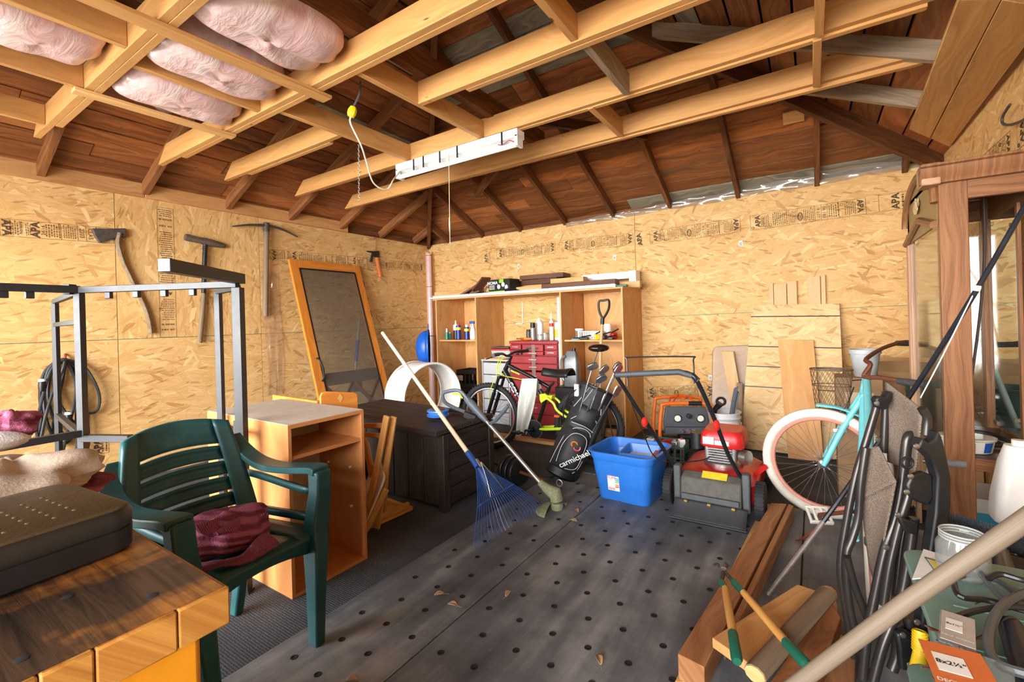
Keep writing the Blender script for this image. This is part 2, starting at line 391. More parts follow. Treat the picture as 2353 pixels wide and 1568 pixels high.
# left wall runs along +Y, its inner side faces +X
SZ = 1.232
wl, _ = wall('wall_left', (LWX, 0, 0), (0, -1, 0), [(-y1, -y0, a, b, a, b, r) for y0, y1, a, b, r in (
    (.55, 1.415, 0, SZ, 0), (1.415, 2.64, 0, SZ, 0), (2.64, BWY, 0, SZ, 0), (.55, 1.415, SZ, 2.5, 0), (1.415, 2.64, SZ, 2.5, 1), (2.64, BWY, SZ, 2.5, 0))])
MB().box((LWX-.05, 2.7, 1.235), (.07, 5.4, 2.47)).build('backing', TEAL, wl)
# wall around the side window, out of sight to the left
MB().box((LWX-.03, .03, .45), (.06, 1.06, .9)).box((LWX-.03, .03, 2.28), (.06, 1.06, .55)).box((LWX-.03, -.68, 1.27), (.06, .36, 2.54)).build('window_surround', OSB, wl)
zb = lambda x: SZ + (x-LWX)*.0185
wb, _ = wall('wall_back', (0, BWY, 0), (1, 0, 0), [
    (LWX, -1.72, 0, 0+zb(LWX), 0, zb(-1.72), 0), (-1.72, RWX, 0, zb(-1.72), 0, zb(RWX), 0),
    (LWX, -1.72, zb(LWX), 2.51, zb(-1.72), 2.53, 0), (-1.72, RWX, zb(-1.72), 2.53, zb(RWX), 2.58, 0)], sgn=-1)
MB().box((-2.0, BWY+.05, 1.245), (6.2, .07, 2.49)).build('backing', TEAL, wb)
wr, _ = wall('wall_right', (RWX, 0, 0), (0, 1, 0), [(FWY, 2.2, 0, 1.22, 0, 1.22, 0), (2.2, BWY, 0, 1.22, 0, 1.22, 0), (FWY, 2.2, 1.22, 2.64, 1.22, 2.64, 0), (2.2, BWY, 1.22, 2.64, 1.22, 2.64, 0)])
MB().box((RWX+.05, 2.2, 1.3), (.07, 6.2, 2.6)).build('backing', TEAL, wr)
wf = struct(empty('wall_front'))
MB().box((-4.68, FWY-.05, 1.27), (.64, .1, 2.54)).box((.62, FWY-.05, 1.27), (.66, .1, 2.54)).box((-2.0, FWY-.05, 2.46), (4.7, .1, .16)).build('door_surround', OSB, wf)
MB().box((-2, -9, -.1), (30, 16.2, .1)).build('driveway', plain('driveway_concrete', (170, 166, 158), .9, 0, .1, 3)); struct(bpy.data.objects['driveway'])
# plates and trims
tr = struct(empty('trim_1'))
for a, b in ((-.8, 1.618), (1.622, 3.76)): MB().box((LWX+.02, (a+b)/2, 2.555), (.04, b-a, .125)).build('wall_plate', PLATE, tr, bevel=.003)
tr2 = struct(empty('trim_2'))
m = MB(); m.box((LWX+.03, BWY-.055, 1.2), (.06, .035, 2.4)); m.build('corner_stud', PINE, tr2, bevel=.002)
MB().box((LWX+.08, BWY-.02, 1.2), (.04, .036, 2.4)).build('corner_stud', PINE, tr2, bevel=.002)
# ---- roof: four slopes rising inward from the walls
MS = .45; ZD = 2.60                      # slope, underside of decking at the wall line
ceil = struct(empty('ceiling'))
for c_, s_ in (((-2.02, BWY+.06, 2.56), (6.3, .05, .24)), ((LWX-.06, 2.2, 2.56), (.05, 6.4, .24)), ((RWX+.06, 2.2, 2.6), (.05, 6.4, .3))): MB().box(c_, s_).build('top_plate', RAFT, ceil)
AX, AY = (LWX+RWX)/2, (FWY+BWY)/2; HALF = (RWX-LWX)/2
sl = math.sqrt(1+MS*MS)
def slope_plank(side, d0, d1, s0, s1, mat):
    """plank on a roof side between plan distances d0,d1 from the wall, from s0 to s1 along the wall"""
    def pt(s, d, up):
        z = ZD+MS*d+up
        if side == 'back': return Vector((s, BWY-d, z))
        if side == 'left': return Vector((LWX+d, s, z))
        if side == 'right': return Vector((RWX-d, s, z))
        return Vector((s, FWY+d, z))
    lo, hi = (LWX, RWX) if side in ('back', 'front') else (FWY, BWY)
    k = random.uniform(-.006, .008)
    def cl(s, d): return min(max(s, lo+d), hi-d)
    P = [pt(cl(s0, d0), d0, k), pt(cl(s1, d0), d0, k), pt(cl(s1, d1), d1, k), pt(cl(s0, d1), d1, k)]
    if (P[0]-P[1]).length < .02: return
    MB().hexa(P+[p+Vector((0, 0, .022)) for p in P]).build('roof_plank', mat, ceil)
for side in ('back', 'left', 'right', 'front'):
    lo, hi = (LWX, RWX) if side in ('back', 'front') else (FWY, BWY)
    d = -.06; i = 0
    while d < HALF-.05:
        w = random.uniform(.125, .165) if side == 'left' else random.uniform(.15, .19); d1 = min(d+w, HALF)
        cuts = [lo-.1]
        if side != 'front': c = lo+random.uniform(1.2, 4.4); cuts += [c] if lo+d+.3 < c < hi-d-.3 else []
        cuts.append(hi+.1)
        for a, b in zip(cuts, cuts[1:]):
            g = side == 'back' and (1.68 < d < 2.15 or d < .12 and a > -3) and a < -.2 or random.random() < .04 or side == 'left' and 1.9 < d < 2.1
            slope_plank(side, d+.007, d1-.007, a+.002, b-.002, DECKG if g else DECK)
        d = d1
SLOT = plain('roof_felt', (16, 13, 11), .95)
apex = Vector((AX, (BWY-HALF), ZD+MS*HALF+.06)); cs = [Vector((LWX-.1, BWY+.1, ZD+.02)), Vector((RWX+.1, BWY+.1, ZD+.02)), Vector((RWX+.1, FWY-.1, ZD+.02)), Vector((LWX-.1, FWY-.1, ZD+.02))]
m = MB(); m.v += cs+[apex]
for q in ((0, 1, 4), (1, 2, 4), (2, 3, 4), (3, 0, 4)): m.face(q)
for p in m.v[:]: pass
o = m.build('roof_felt', SLOT, ceil); o.location.z = .03
def rafter(p0, p1, w=.042, h=.10, mat=RAFT, name='rafter'):
    return MB().beam(p0, p1, w, h).build(name, mat, ceil, bevel=.003, seg=1)
RZ = ZD-.05*1.0                            # centre line of a rafter below the decking
for x in (-4.6, -3.95, -3.3, -2.62, -1.97, -1.31, -.62, .06, .7):
    d = min(x-LWX, RWX-x); rafter((x, BWY+.02, RZ-.005), (x, BWY-d, RZ+MS*d-.005))
for y in (.28, .963, 1.625, 2.32, 2.99, 3.66, 4.33, 4.98):
    d = min(BWY-y, y-FWY, HALF); rafter((LWX-.02, y, RZ-.005), (LWX+d, y, RZ+MS*d-.005), .05, .10, RAFLIT)
for y in (4.05, 3.38, 2.71, 2.04, 1.3):
    d = min(BWY-y, HALF); rafter((RWX-.2, y, RZ-.005+MS*.2), (RWX-d, y, RZ+MS*d-.005), .045, .11, GREYW if y in (4.05, 3.38) else RAFT)
GREYD = None
for cx, cy, sx, sy in ((LWX, BWY, 1, -1), (RWX, BWY, -1, -1), (LWX, FWY, 1, 1), (RWX, FWY, -1, 1)):
    rafter((cx-sx*.02, cy-sy*.02, RZ-.03), (cx+sx*HALF, cy+sy*HALF, RZ+MS*HALF-.03), .048, .16, name='hip_rafter')
# joists, new lumber
JB = 2.67; JH = .14
def joist(y, x0, x1, bl=True, br=False, y1=None, z0=0, z1=0):
    """bevelled ends follow the slope of the roof"""
    y1 = y if y1 is None else y1; w = .038
    a = .16 if bl else 0; b = .26 if br else 0
    P = [Vector((x0, y-w/2, JB+z0)), Vector((x1-b*.0, y1-w/2, JB+z1)), Vector((x1, y1+w/2, JB+z1)), Vector((x0, y+w/2, JB+z0))]
    Q = [Vector((x0+a, y-w/2, JB+JH+z0)), Vector((x1-b, y1-w/2, JB+JH+z1)), Vector((x1-b, y1+w/2, JB+JH+z1)), Vector((x0+a, y+w/2, JB+JH+z0))]
    MB().hexa(P+Q).build('ceiling_joist', JOIST, ceil, bevel=.002, seg=1)
    m = MB(); m.box(((x0+x1)/2+.1, (y+y1)/2+.038, JB+.043+(z0+z1)/2), (x1-x0-.5, .036, .09)); m.build('joist_sister', JOIST, ceil, bevel=.002, seg=1)
joist(3.40, -4.52, .70, True, True, z0=-.02, z1=.04)
joist(2.79, -4.52, .62, True, True, z1=.03)
joist(2.10, -4.52, -2.84); joist(2.10, -2.03, .6, False, True)
joist(1.585, -4.5, .6, True, True); joist(.86, -4.5, .6, True, True); joist(.20, -4.5, .6, True, True)
def block(x, y0, y1, mat=JOIST, w=.038, h=.13, z=None):
    MB().box((x, (y0+y1)/2, z if z else JB+.07), (w, y1-y0, h)).build('blocking', mat, ceil, bevel=.002, seg=1)
block(-2.05, 1.604, 2.77); block(-2.82, 1.604, 2.77)
block(-.955, 1.604, 2.08); block(-.93, 2.12, 2.77, GREYW); block(-1.19, 2.81, 3.38)
block(.058, 2.12, 2.77); block(.05, 2.81, 3.38)
for x in (-2.75, -3.41, -4.2): block(x, .22, .84)
block(-2.92, .88, 1.566)
# boards nailed flat under the joists
def strap(p0, p1, w=.089, t=.02, mat=JOIST): MB().beam(p0, p1, w, t).build('strapping_board', mat, ceil, bevel=.002, seg=1)
strap((-2.44, -.3, JB-.012), (-2.40, 1.70, JB-.012)); strap((-3.42, .80, JB-.012), (-3.40, 1.64, JB-.012), .075, .02, PINE)
# dark tie timber on top of the joists, small braces
rafter((-1.97, -.5, 2.885), (-1.97, 3.55, 2.885), .06, .14, RAFT, 'tie_beam')
a = ypl(1255, 380, 3.9); b = ypl(1352, 405, 3.9)
rafter((-1.97, 3.3, 3.0), (-1.25, 4.25, 2.98), .04, .09); rafter((-3.3, 4.3, 2.8), (-2.0, 3.4, 2.98), .04, .09)
# wide boards along the top of the right-hand wall
def qboard(pts, t, mat, name, parent, up=(0, 0, 1)):
    up = Vector(up)*t; P = [Vector(p) for p in pts]; return MB().hexa(P+[p+up for p in P]).build(name, mat, parent, bevel=.002, seg=1)
SOFF = wood('soffit_board', (168, 122, 72), (212, 168, 112), .8, 9, .6, .05, (.3, .7), .05)
z = 2.575
for (a, b, c, d) in (((2090, 298), (2202, 0), (2300, 0), (2136, 318)), ((2139, 319), (2303, 0), (2420, 20), (2182, 338))):
    qboard([zpl(*a, z), zpl(*b, z), zpl(*c, z), zpl(*d, z)], .02, SOFF, 'soffit_board', ceil)
qboard([zpl(2090, 298, z+.022), zpl(1995, 215, z+.09), zpl(2160, 0, z+.09), zpl(2202, 0, z+.022)], .001, SLOT, 'roof_shadow_gap', ceil) if False else None
# small pale repair patch between rafters on the back slope
p = zpl(1845, 256, 2.6+MS*.93); MB().box((0, 0, 0), (.15, .13, .012), T(-.10, 4.50, ZD+MS*.77-.012) @ Rx(-math.atan(MS))).build('repair_patch', PINE, ceil)
# plastic sheet tucked along the top of the back wall
PLSH = clear('plastic_sheet', (214, 210, 200), .22)
m = MB()
def sheet(u, v):
    x = -2.6+u*3.5; s = math.sin(u*60)*.006+math.sin(u*23+v*5)*.01
    return (x, BWY-.006-.02*v-abs(s)*.8, 2.47+u*.06+v*(.05+.055*u)+s*.6)
m.grid(sheet, 90, 5).build('plastic_sheet', PLSH, wb)
def sheet2(u, v):
    s = math.sin(v*9+u*3)*.005+math.sin(u*16)*.006
    return (LWX+.012+abs(s), 2.66+u*.2+s+.02*math.sin(v*5), .55+v*1.35)
MB().grid(sheet2, 12, 30).build('plastic_sheet', clear('plastic_sheet_faint', (240, 232, 216), .12), wl)
# ---- printed grade stamps on the sheets
def stamp(parent, O, U, V, W, H, kind=0, s=1):
    """O lower left corner on the wall; U along, V up (unit)"""
    U = Vector(U).normalized(); N = U.cross(Vector(V)).normalized(); V = N.cross(U); M = Matrix(((U.x, V.x, N.x, O[0]), (U.y, V.y, N.y, O[1]), (U.z, V.z, N.z, O[2]), (0, 0, 0, 1))) @ T(0, 0, .0012)
    rnd = random.Random(int(W*1000)+kind*7+int(O[2]*100)); m = MB(); e = .0022
    def rect(x0, y0, x1, y1): m.quad(M @ Vector((x0, y0, 0)), M @ Vector((x1, y0, 0)), M @ Vector((x1, y1, 0)), M @ Vector((x0, y1, 0)))
    def lines(x0, x1, n, sc=1):
        dx = (x1-x0)/n
        for i in range(n):
            y = H*.08+rnd.random()*H*.1
            while y < H*(.75+rnd.random()*.17):
                l = H*rnd.uniform(.04, .14); rect(x0+dx*(i+.3), y, x0+dx*(i+.62), y+l); y += l+H*rnd.uniform(.025, .05)
    rect(0, 0, W, e); rect(0, H-e, W, H); rect(0, 0, e, H); rect(W-e, 0, W, H)
    up = Rz(PI/2); dn = Rz(-PI/2)
    if kind == 0:
        m.text('APA', H*.42, M @ T(W*.075, H*.55, 0) @ up, .03); m.text('APA', H*.42, M @ T(W*.955, H*.55, 0) @ dn, .03)
        m.torus(H*.075, .002, 12, 4, M @ T(W*.022, H*.14, 0)); m.torus(H*.08, .0016, 14, 4, M @ T(W*.19, H*.2, 0)); m.torus(H*.08, .0016, 14, 4, M @ T(W*.81, H*.8, 0))
        lines(W*.10, W*.18, 5); m.text('24/16', H*.2, M @ T(W*.125, H*.5, 0) @ up)
        lines(W*.21, W*.35, 8); rect(W*.36, 0, W*.36+e, H); lines(W*.37, W*.43, 4); rect(W*.435, 0, W*.435+e, H)
        m.torus(H*.14, .003, 16, 4, M @ T(W*.46, H*.45, 0) @ Matrix.Scale(2, 4, (0, 1, 0)) @ Matrix.Scale(.9, 4)); m.text('QAI', H*.22, M @ T(W*.46, H*.45, 0) @ dn)
        lines(W*.485, W*.58, 6); rect(W*.585, 0, W*.585+e, H); m.text('R 0 27', H*.22, M @ T(W*.615, H*.5, 0) @ dn); rect(W*.64, 0, W*.64+e, H)
        m.text('06 183', H*.26, M @ T(W*.665, H*.5, 0) @ dn); rect(W*.69, 0, W*.69+e, H); lines(W*.70, W*.79, 5); rect(W*.785, 0, W*.785+e, H); lines(W*.83, W*.925, 6)
    elif kind == 1:
        m.text('APA', H*.5, M @ T(W*.5, H*.5, 0) @ up, .03); lines(W*.62, W*.98, 2)
    elif kind == 2:   # long strip with the other mill's print
        m.text('APA', H*.5, M @ T(W*.05, H*.5, 0) @ dn, .03); lines(W*.075, W*.15, 4); m.text('Norbord', H*.2, M @ T(W*.165, H*.55, 0) @ up, .01); lines(W*.2, W*.25, 3)
        m.text('APA', H*.5, M @ T(W*.285, H*.5, 0) @ up, .03); m.text('24/16', H*.26, M @ T(W*.35, H*.5, 0) @ up); lines(W*.365, W*.5, 6); rect(W*.5, 0, W*.5+e, H)
        lines(W*.52, W*.64, 6); rect(W*.65, 0, W*.65+e, H); m.text('2203', H*.3, M @ T(W*.69, H*.5, 0) @ dn); rect(W*.73, 0, W*.73+e, H); m.text('CLAS', H*.3, M @ T(W*.77, H*.5, 0) @ dn); lines(W*.82, W*.97, 6)
    elif kind == 3:   # vertical strip
        m.text('20 183', H*.16, M @ T(W*.06, H*.5, 0) @ up, .01, 1.8); m.text('2020 B', H*.16, M @ T(W*.1, H*.5, 0) @ up, .01, 1.8); lines(W*.13, W*.3, 12); m.text('APA', H*.3, M @ T(W*.34, H*.5, 0) @ up, .03); lines(W*.37, W*.5, 8)
        m.text('APA', H*.3, M @ T(W*.55, H*.5, 0) @ dn, .03); lines(W*.59, W*.82, 14); m.text('20 183', H*.16, M @ T(W*.86, H*.5, 0) @ up, .01, 1.8); m.text('2020 B', H*.16, M @ T(W*.91, H*.5, 0) @ up, .01, 1.8); lines(W*.93, W*.99, 4)
    return m.build('print_stamp', INK, parent)
def bstamp(a, b, h, kind=0):
    p = ypl(*a, BWY-.002); q = ypl(*b, BWY-.002); d = q-p; stamp(wb, p, d, (0, 0, 1), d.length, h, kind)
bstamp((1108, 606), (1128, 602), .13, 1); bstamp((1142, 597), (1276, 582), .15); bstamp((1291, 580), (1455, 564), .15); bstamp((1469, 566), (1476, 564), .15, 1)
bstamp((1494, 562), (1702, 533), .15); bstamp((1725, 530), (1991, 492), .15); bstamp((2020, 487), (2100, 476), .15, 1)
bstamp((1490, 920), (1640, 916), .15)
for u, v in ((1192, 612), (1412, 592), (1702, 560), (1632, 868)):
    p = ypl(u, v, BWY-.001); m = MB().box(p, (.035, .002, .055)); o = m.build('price_sticker', WHITE, wb)
    m = MB()
    for k in range(4): m.box(p+Vector((0, -.0016, -.018+k*.009)), (.025, .0008, .005))
    m.build('sticker_print', INK, o)
def lstamp(a, b, h, kind):
    p = xpl(*a, LWX+.002); q = xpl(*b, LWX+.002); d = q-p; stamp(wl, p, d, (0, 0, 1), d.length, h, kind)
lstamp((0, 542), (262, 560), .13, 2); lstamp((620, 598), (800, 610), .12, 2); lstamp((800, 610), (975, 625), .12, 0)
p = xpl(368, 776, LWX+.002); q = xpl(368, 462, LWX+.002); stamp(wl, p+Vector((0, .13, 0)), (0, 0, 1), (0, -1, 0), 1.2, .13, 3)
p = xpl(200, 1050, LWX+.002); stamp(wl, p, (0, 1, 0), (0, 0, 1), .14, .13, 1)
stamp(wr, (RWX-.002, 4.6, 2.15), (0, -1, 0), (0, 0, 1), .9, .14, 0); stamp(wr, (RWX-.002, 3.6, 2.15), (0, -1, 0), (0, 0, 1), .9, .14, 0)
# =================================================================== LEFT WALL AND LEFT SIDE
def lw(u, v, off=0.0): return xpl(u, v, LWX+off)
LWM = lambda off: frame((LWX+off, 0, 0), (0, 1, 0), (0, 0, 1))
def lw2(u, v, off=0): p = lw(u, v, off); return (p.y, p.z)
OLDH = wood('old_handle', (96, 80, 62), (150, 128, 100), 3, 30, .6, .05)
OLDIRON = plain('old_iron', (84, 78, 70), .65, .5, .25, 40, .3)
NAIL = plain('nail_steel', (130, 128, 124), .4, .8)
# axe
t = thing('axe', 'felling axe with a worn grey handle hung on the left wall', 'axe', lw(287, 540))
MB().prism([lw2(*p) for p in ((208, 526), (250, 527), (286, 526), (288, 546), (262, 549), (244, 553), (226, 560), (214, 543))], .03, LWM(.01)).build('axe_head', OLDIRON, t, bevel=.006)
pts = spline([lw(*p, .028) for p in ((274, 536), (271, 560), (282, 600), (296, 630), (312, 664), (328, 696), (338, 722), (344, 748), (346, 767))], 5)
MB().tube(pts, [.03-.005*math.sin(PI*k/(len(pts)-1)) for k in range(len(pts))], 10, flat=.62).build('handle', OLDH, t)
MB().tube([lw(256, 551, .0), lw(256, 551, .05)], .003, 6).build('nail', NAIL, t)
MB().tube([lw(284, 551, .0), lw(284, 551, .05)], .003, 6).build('nail', NAIL, t)
# sledge hammer
t = thing('sledge_hammer', 'cross peen sledge hammer with black taped grip hung on the left wall', 'hammer', lw(471, 560))
a, b = lw(425, 545, .035), lw(518, 566, .035)
MB().tube([lerp(a, b, k) for k in (0, .06, .35, .5, .65, .92, 1)], [.03, .034, .03, .038, .036, .026, .016], 8).build('hammer_head', plain('rusty_hammer', (98, 84, 70), .7, .3, .25, 50, .3), t)
MB().tube([lw(472, 556, .035), lw(470, 600, .035), lw(468, 676, .035)], .0205, 10).build('grip_tape', BLACK, t)
m = MB()
for k in range(26): m.torus(.0212, .0025, 12, 4, frame(lerp(lw(471.5, 568, .035), lw(468.3, 672, .035), k/25), (0, 1, 0), (1, 0, 0)))
m.build('tape_winding', BLACK, t)
MB().tube([lw(468, 674, .035), lw(464, 730, .035), lw(459, 788, .035)], [.0205, .023, .021], 10).build('handle', OLDH, t)
for u in (462, 482): MB().tube([lw(u, 572, 0), lw(u, 572, .05)], .003, 6).build('nail', NAIL, t)
# pickaxe
t = thing('pickaxe', 'pickaxe with curved grey head and pale handle hung on the left wall', 'pickaxe', lw(611, 540))
pts = spline([lw(*p, .06) for p in ((534, 520.5), (570, 517), (600, 517.5), (612, 519), (624, 520), (650, 528), (684, 545))], 5)
n = len(pts)-1
MB().tube(pts, [.006+.017*math.sin(PI*min(1, max(0, .04+.92*k/n)))**.7 for k in range(n+1)], 8, flat=.6).build('pick_head', OLDIRON, t)
MB().tube([lw(612, 512, .06), lw(612, 528, .06), lw(612, 538, .06)], [.03, .034, .026], 10).build('eye', OLDIRON, t)
MB().tube([lw(612, 530, .06), lw(612, 560, .06), lw(611, 660, .06), lw(610, 727, .06)], [.03, .027, .026, .028], 10).build('handle', OLDH, t)
for u in (600, 625): MB().tube([lw(u, 526, 0), lw(u, 526, .05)], .003, 6).build('nail', NAIL, t)
# caulking gun
t = thing('caulking_gun', 'caulking gun with clear orange barrel hung on the left wall', 'caulking gun', lw(866, 600))
MB().tube([lw(*p, .02) for p in ((858, 551), (861, 545), (864, 550), (864, 572), (866, 590), (869, 622))], .004, 6).build('plunger_rod', STEEL, t)
MB().tube([lw(865, 592, .02), lw(873, 633, .02)], .028, 14).build('barrel', glass('orange_clear', (236, 130, 66), .5, .1), t)
MB().tube([lw(873, 632, .02), lw(873.5, 636, .02)], .03, 14).build('barrel_cap', plain('orange_plastic', (226, 92, 40), .4), t)
MB().prism([lw2(*p) for p in ((856, 578), (868, 577), (869, 592), (861, 592), (854, 588), (852, 602), (847, 602), (852, 582), (840, 579), (841, 577))], .02, LWM(.01)).build('trigger_grip', BLACK, t, bevel=.004)
# extension cord coil
t = thing('extension_cord', 'long black extension cord coiled on a red hook on the left wall', 'cord', lw(150, 1000))
CORD = plain('black_cord', (38, 40, 42), .5, 0, .2)
loops = [[(148, 828), (106, 850), (92, 900), (95, 960), (88, 1005), (112, 1010), (128, 950), (140, 890)],
         [(150, 826), (112, 848), (100, 910), (108, 970), (128, 1010), (150, 1020), (172, 990), (176, 920), (170, 860)],
         [(152, 826), (124, 842), (110, 900), (122, 960), (150, 1000), (182, 985), (190, 930), (180, 860)],
         [(150, 828), (190, 840), (218, 880), (229, 916), (222, 945), (198, 945), (196, 890), (178, 850)],
         [(150, 830), (130, 852), (126, 905), (150, 948), (180, 990), (170, 1046), (146, 1052), (150, 1010), (168, 940), (174, 880)],
         [(146, 830), (118, 850), (96, 920), (84, 985), (92, 1012), (104, 960), (122, 900), (144, 850)]]
m = MB()
for i, lp in enumerate(loops):
    q = [lw(u, v, .02+.014*i+.01*math.sin(k*2.1+i)) for k, (u, v) in enumerate(lp)]; m.tube(spline(q, 6, True), .0105, 8, True)
m.build('cord_loops', CORD, t)
MB().tube(spline([lw(200, 950, .06), lw(204, 1000, .06), lw(200, 1035, .06), lw(170, 1052, .05), lw(140, 1056, .05)], 6), .0085, 8).build('cord_tail', CORD, t)
MB().tube([lw(150, 814, .0), lw(150, 822, .045), lw(149, 834, .05)], .008, 8).build('hook', RED, t)
for u, v, mt in ((97, 884, WHITE), (157, 960, WHITE)):
    o = MB().tube([lw(u, v-14, .10), lw(u-1, v+2, .10), lw(u-2, v+16, .10)], [.016, .022, .016], 10).build('plug', BLACK, t)
    MB().tube([lw(u, v-13, .10), lw(u, v-7, .10)], .0225, 10).build('plug_face', mt, o)
MB().box(lw(142, 1018, .05), (.004, .05, .08)).build('warning_tag', plain('yellow_tag', (232, 200, 30), .5), t)
# corner pipe wrapped in pinkish plastic
t = thing('wrapped_pipe', 'tall pipe sleeved in pinkish plastic standing in the corner', 'pipe', (-4.86, 5.12, 0))
MB().tube([(-4.86, 5.12, .0), (-4.87, 5.13, 1.1), (-4.9, 5.16, 2.36)], .042, 12).build('plastic_sleeve', plain('pinkish_film', (214, 182, 182), .3, 0, .10, 9, .3, 30), t)
for z in (1.85, 2.33): MB().torus(.043, .004, 16, 5, T(-4.87-.03*(z-1.1)/1.26, 5.13+.03*(z-1.1)/1.26, z)).build('red_tape', RED, t)
# blue hard hat hung on the corner stud
t = thing('hard_hat', 'blue hard hat hanging on edge beside the shelf unit', 'hat', (-4.32, 4.56, .95))
BLUE = plain('blue_shell', (24, 92, 190), .35, 0, .08)
Mh = T(-4.38, 4.56, .96) @ Rz(R(38)) @ Ry(R(-90)) @ Rz(R(0))
MB().lathe([(.165, 0), (.16, .05), (.135, .11), (.09, .15), (.03, .165), (.0, .166)], 24, Mh @ Matrix.Diagonal((1.45, .95, 1, 1)), False).build('shell', BLUE, t, solid=.004)
MB().torus(.168, .012, 30, 6, Mh @ Matrix.Diagonal((1.5, .97, 1, 1)), .5).build('brim', BLUE, t)
MB().prism([(-.02, -.03), (.1, -.05), (.13, 0), (.1, .05), (-.02, .03)], .006, Mh @ T(.2, 0, -.005)).build('peak', BLUE, t)
MB().tube([(-4.42, 4.60, 1.12), (-4.305, 4.66, 1.12)], .006, 6).build('hanging_peg', NAIL, t)
# broom-like shovel behind the screen door
t = thing('scoop_shovel', 'shovel with blue grip and dark scoop behind the screen door', 'shovel', (-4.86, 3.75, 0))
MB().tube([lw(826, 735, .06), lw(815, 875, .14)], .014, 8).build('shaft', plain('grey_shaft', (140, 140, 138), .5), t)
MB().tube([lw(822, 782, .09), lw(818, 830, .12)], .022, 10).build('grip', plain('blue_grip', (50, 80, 150), .5), t)
MB().grid(lambda u, v: lw(802+u*30+(0), 866+v*34-8*math.sin(PI*u)*(1-v), .16+.03*math.sin(PI*u)), 8, 6).build('scoop', plain('dark_scoop', (50, 62, 66), .5), t, solid=.006)
MB().tube([lw(812, 890, .15), (-4.82, 3.72, .0)], .014, 8).build('lower_shaft', plain('grey_shaft', (140, 140, 138), .5), t)
# screen door leaning on the left wall
t = thing('screen_door', 'honey coloured wooden screen door leaning against the left wall', 'door', (-4.45, 3.4, 0))
DO = wood('honey_oak', (186, 104, 32), (220, 146, 62), 1.2, 16, .4, .03)
DKB = wood('dark_red_wood', (60, 30, 26), (104, 56, 48), 1.2, 16, .5, .05)
B0 = Vector((-4.30, 2.93, .0)); Bw = Vector((0, .96, 0)); Bh = Vector((-.655, .0, 2.06)); Lh = Bh.length
Md = frame(B0, Bw, Bh)          # x across, y up the door, z towards the room... flipped below
wd_, st = .96, .105
def dbox(x0, x1, y0, y1, z0, z1): return MB().box(((x0+x1)/2, (y0+y1)/2, (z0+z1)/2), (x1-x0, y1-y0, z1-z0), Md)
sgn = 1 if (Md.to_3x3() @ Vector((0, 0, 1))).x > 0 else -1
dbox(0, st, 0, Lh, 0, .035).build('stile', DO, t, bevel=.004); dbox(wd_-st, wd_, 0, Lh, 0, .035).build('stile', DO, t, bevel=.004)
dbox(st, wd_-st, Lh-.11, Lh, 0, .035).build('top_rail', DO, t, bevel=.004); dbox(st, wd_-st, 0, .2, 0, .035).build('bottom_rail', DO, t, bevel=.004)
dbox(st, wd_-st, .66, .80, .004, .03).build('lock_rail', DKB, t, bevel=.004)
m = MB()
for a, b in (((st, .2), (wd_/2, .66)), ((wd_/2, .2), (wd_-st, .66)), ((wd_-st, .2), (wd_/2, .66)), ((wd_/2, .2), (st, .66))): m.beam(Md @ Vector((*a, .018)), Md @ Vector((*b, .018)), .02, .045)
m.build('cross_brace', DKB, t)
for x in (st, wd_-st): dbox(x-.008, x+.008, .2, Lh-.11, .03, .04).build('screen_bead', BLKM, t)
for y in (Lh-.112,): dbox(st, wd_-st, y-.008, y+.008, .03, .04).build('screen_bead', BLKM, t)
SCRN = NT('insect_screen'); SCRN.out(rgb(98, 92, 80), .8); SCRN.b.inputs['Alpha'].default_value = .42
dbox(st, wd_-st, .2, Lh-.11, .031, .0325).build('insect_screen', SCRN.m, t)
MB().tube([Md @ Vector((.075, .72, .04)), Md @ Vector((.09, .75, .07)), Md @ Vector((.1, .85, .075)), Md @ Vector((.085, .95, .07)), Md @ Vector((.07, .98, .04))], .011, 8).build('pull_handle', BLKM, t)
for y in (.95, 1.5, Lh-.25): dbox(wd_-.004, wd_+.012, y-.045, y+.045, 0, .03).build('hinge', BLKM, t)
# white ring of bent plastic behind the deck box
t = thing('plastic_drum_ring', 'white plastic drum ring standing behind the dark deck box', 'ring', (-3.97, 4.03, 0))
Mr = T(-3.97, 4.03, .42) @ Rz(R(-12)) @ Ry(R(90))
MB().grid(lambda u, v: Mr @ Vector((.4*math.cos(2*PI*u), .4*math.sin(2*PI*u), -.2+.4*v)), 48, 4, True).build('band', CREAMP, t, solid=.012)
MB().torus(.4, .014, 48, 6, Mr @ T(0, 0, .2)).build('rim', CREAMP, t)
MB().torus(.4, .014, 48, 6, Mr @ T(0, 0, -.2)).build('rim', CREAMP, t)
# =================================================================== black steel rack
t = thing('steel_rack', 'tall dark grey square tube steel frame behind the green chair', 'rack', (-2.6, .9, 0))
GM = plain('gunmetal_paint', (26, 28, 32), .45, 0, .08)
def ground(p): return Vector((p.x, p.y, 0))
P4 = dpt(553, 900, 2.25); P3 = dpt(507, 900, 2.46); P2 = dpt(188, 900, 2.32); P1 = dpt(132, 900, 2.95)
ZT = 1.5
for nm, p, w in (('post', P4, .042), ('post', P3, .03), ('post', P2, .033), ('post', P1, .028)):
    MB().beam((p.x, p.y, 0), (p.x, p.y, ZT), w, w, up=R0).build(nm, GM, t, bevel=.002)
    MB().box((p.x, p.y, .006), (w+.012, w+.012, .012), T(p.x, p.y, 0) @ Rz(YAW) @ T(-p.x, -p.y, 0)).build('foot_cap', BLACK, t)
def hb(a, b, z, w, nm='rail', h=None): return MB().beam((a.x, a.y, z), (b.x, b.y, z), w, h or w).build(nm, GM, t, bevel=.002)
J1 = dpt(160, 670, 2.3); E0 = dpt(-90, 660, 1.98)
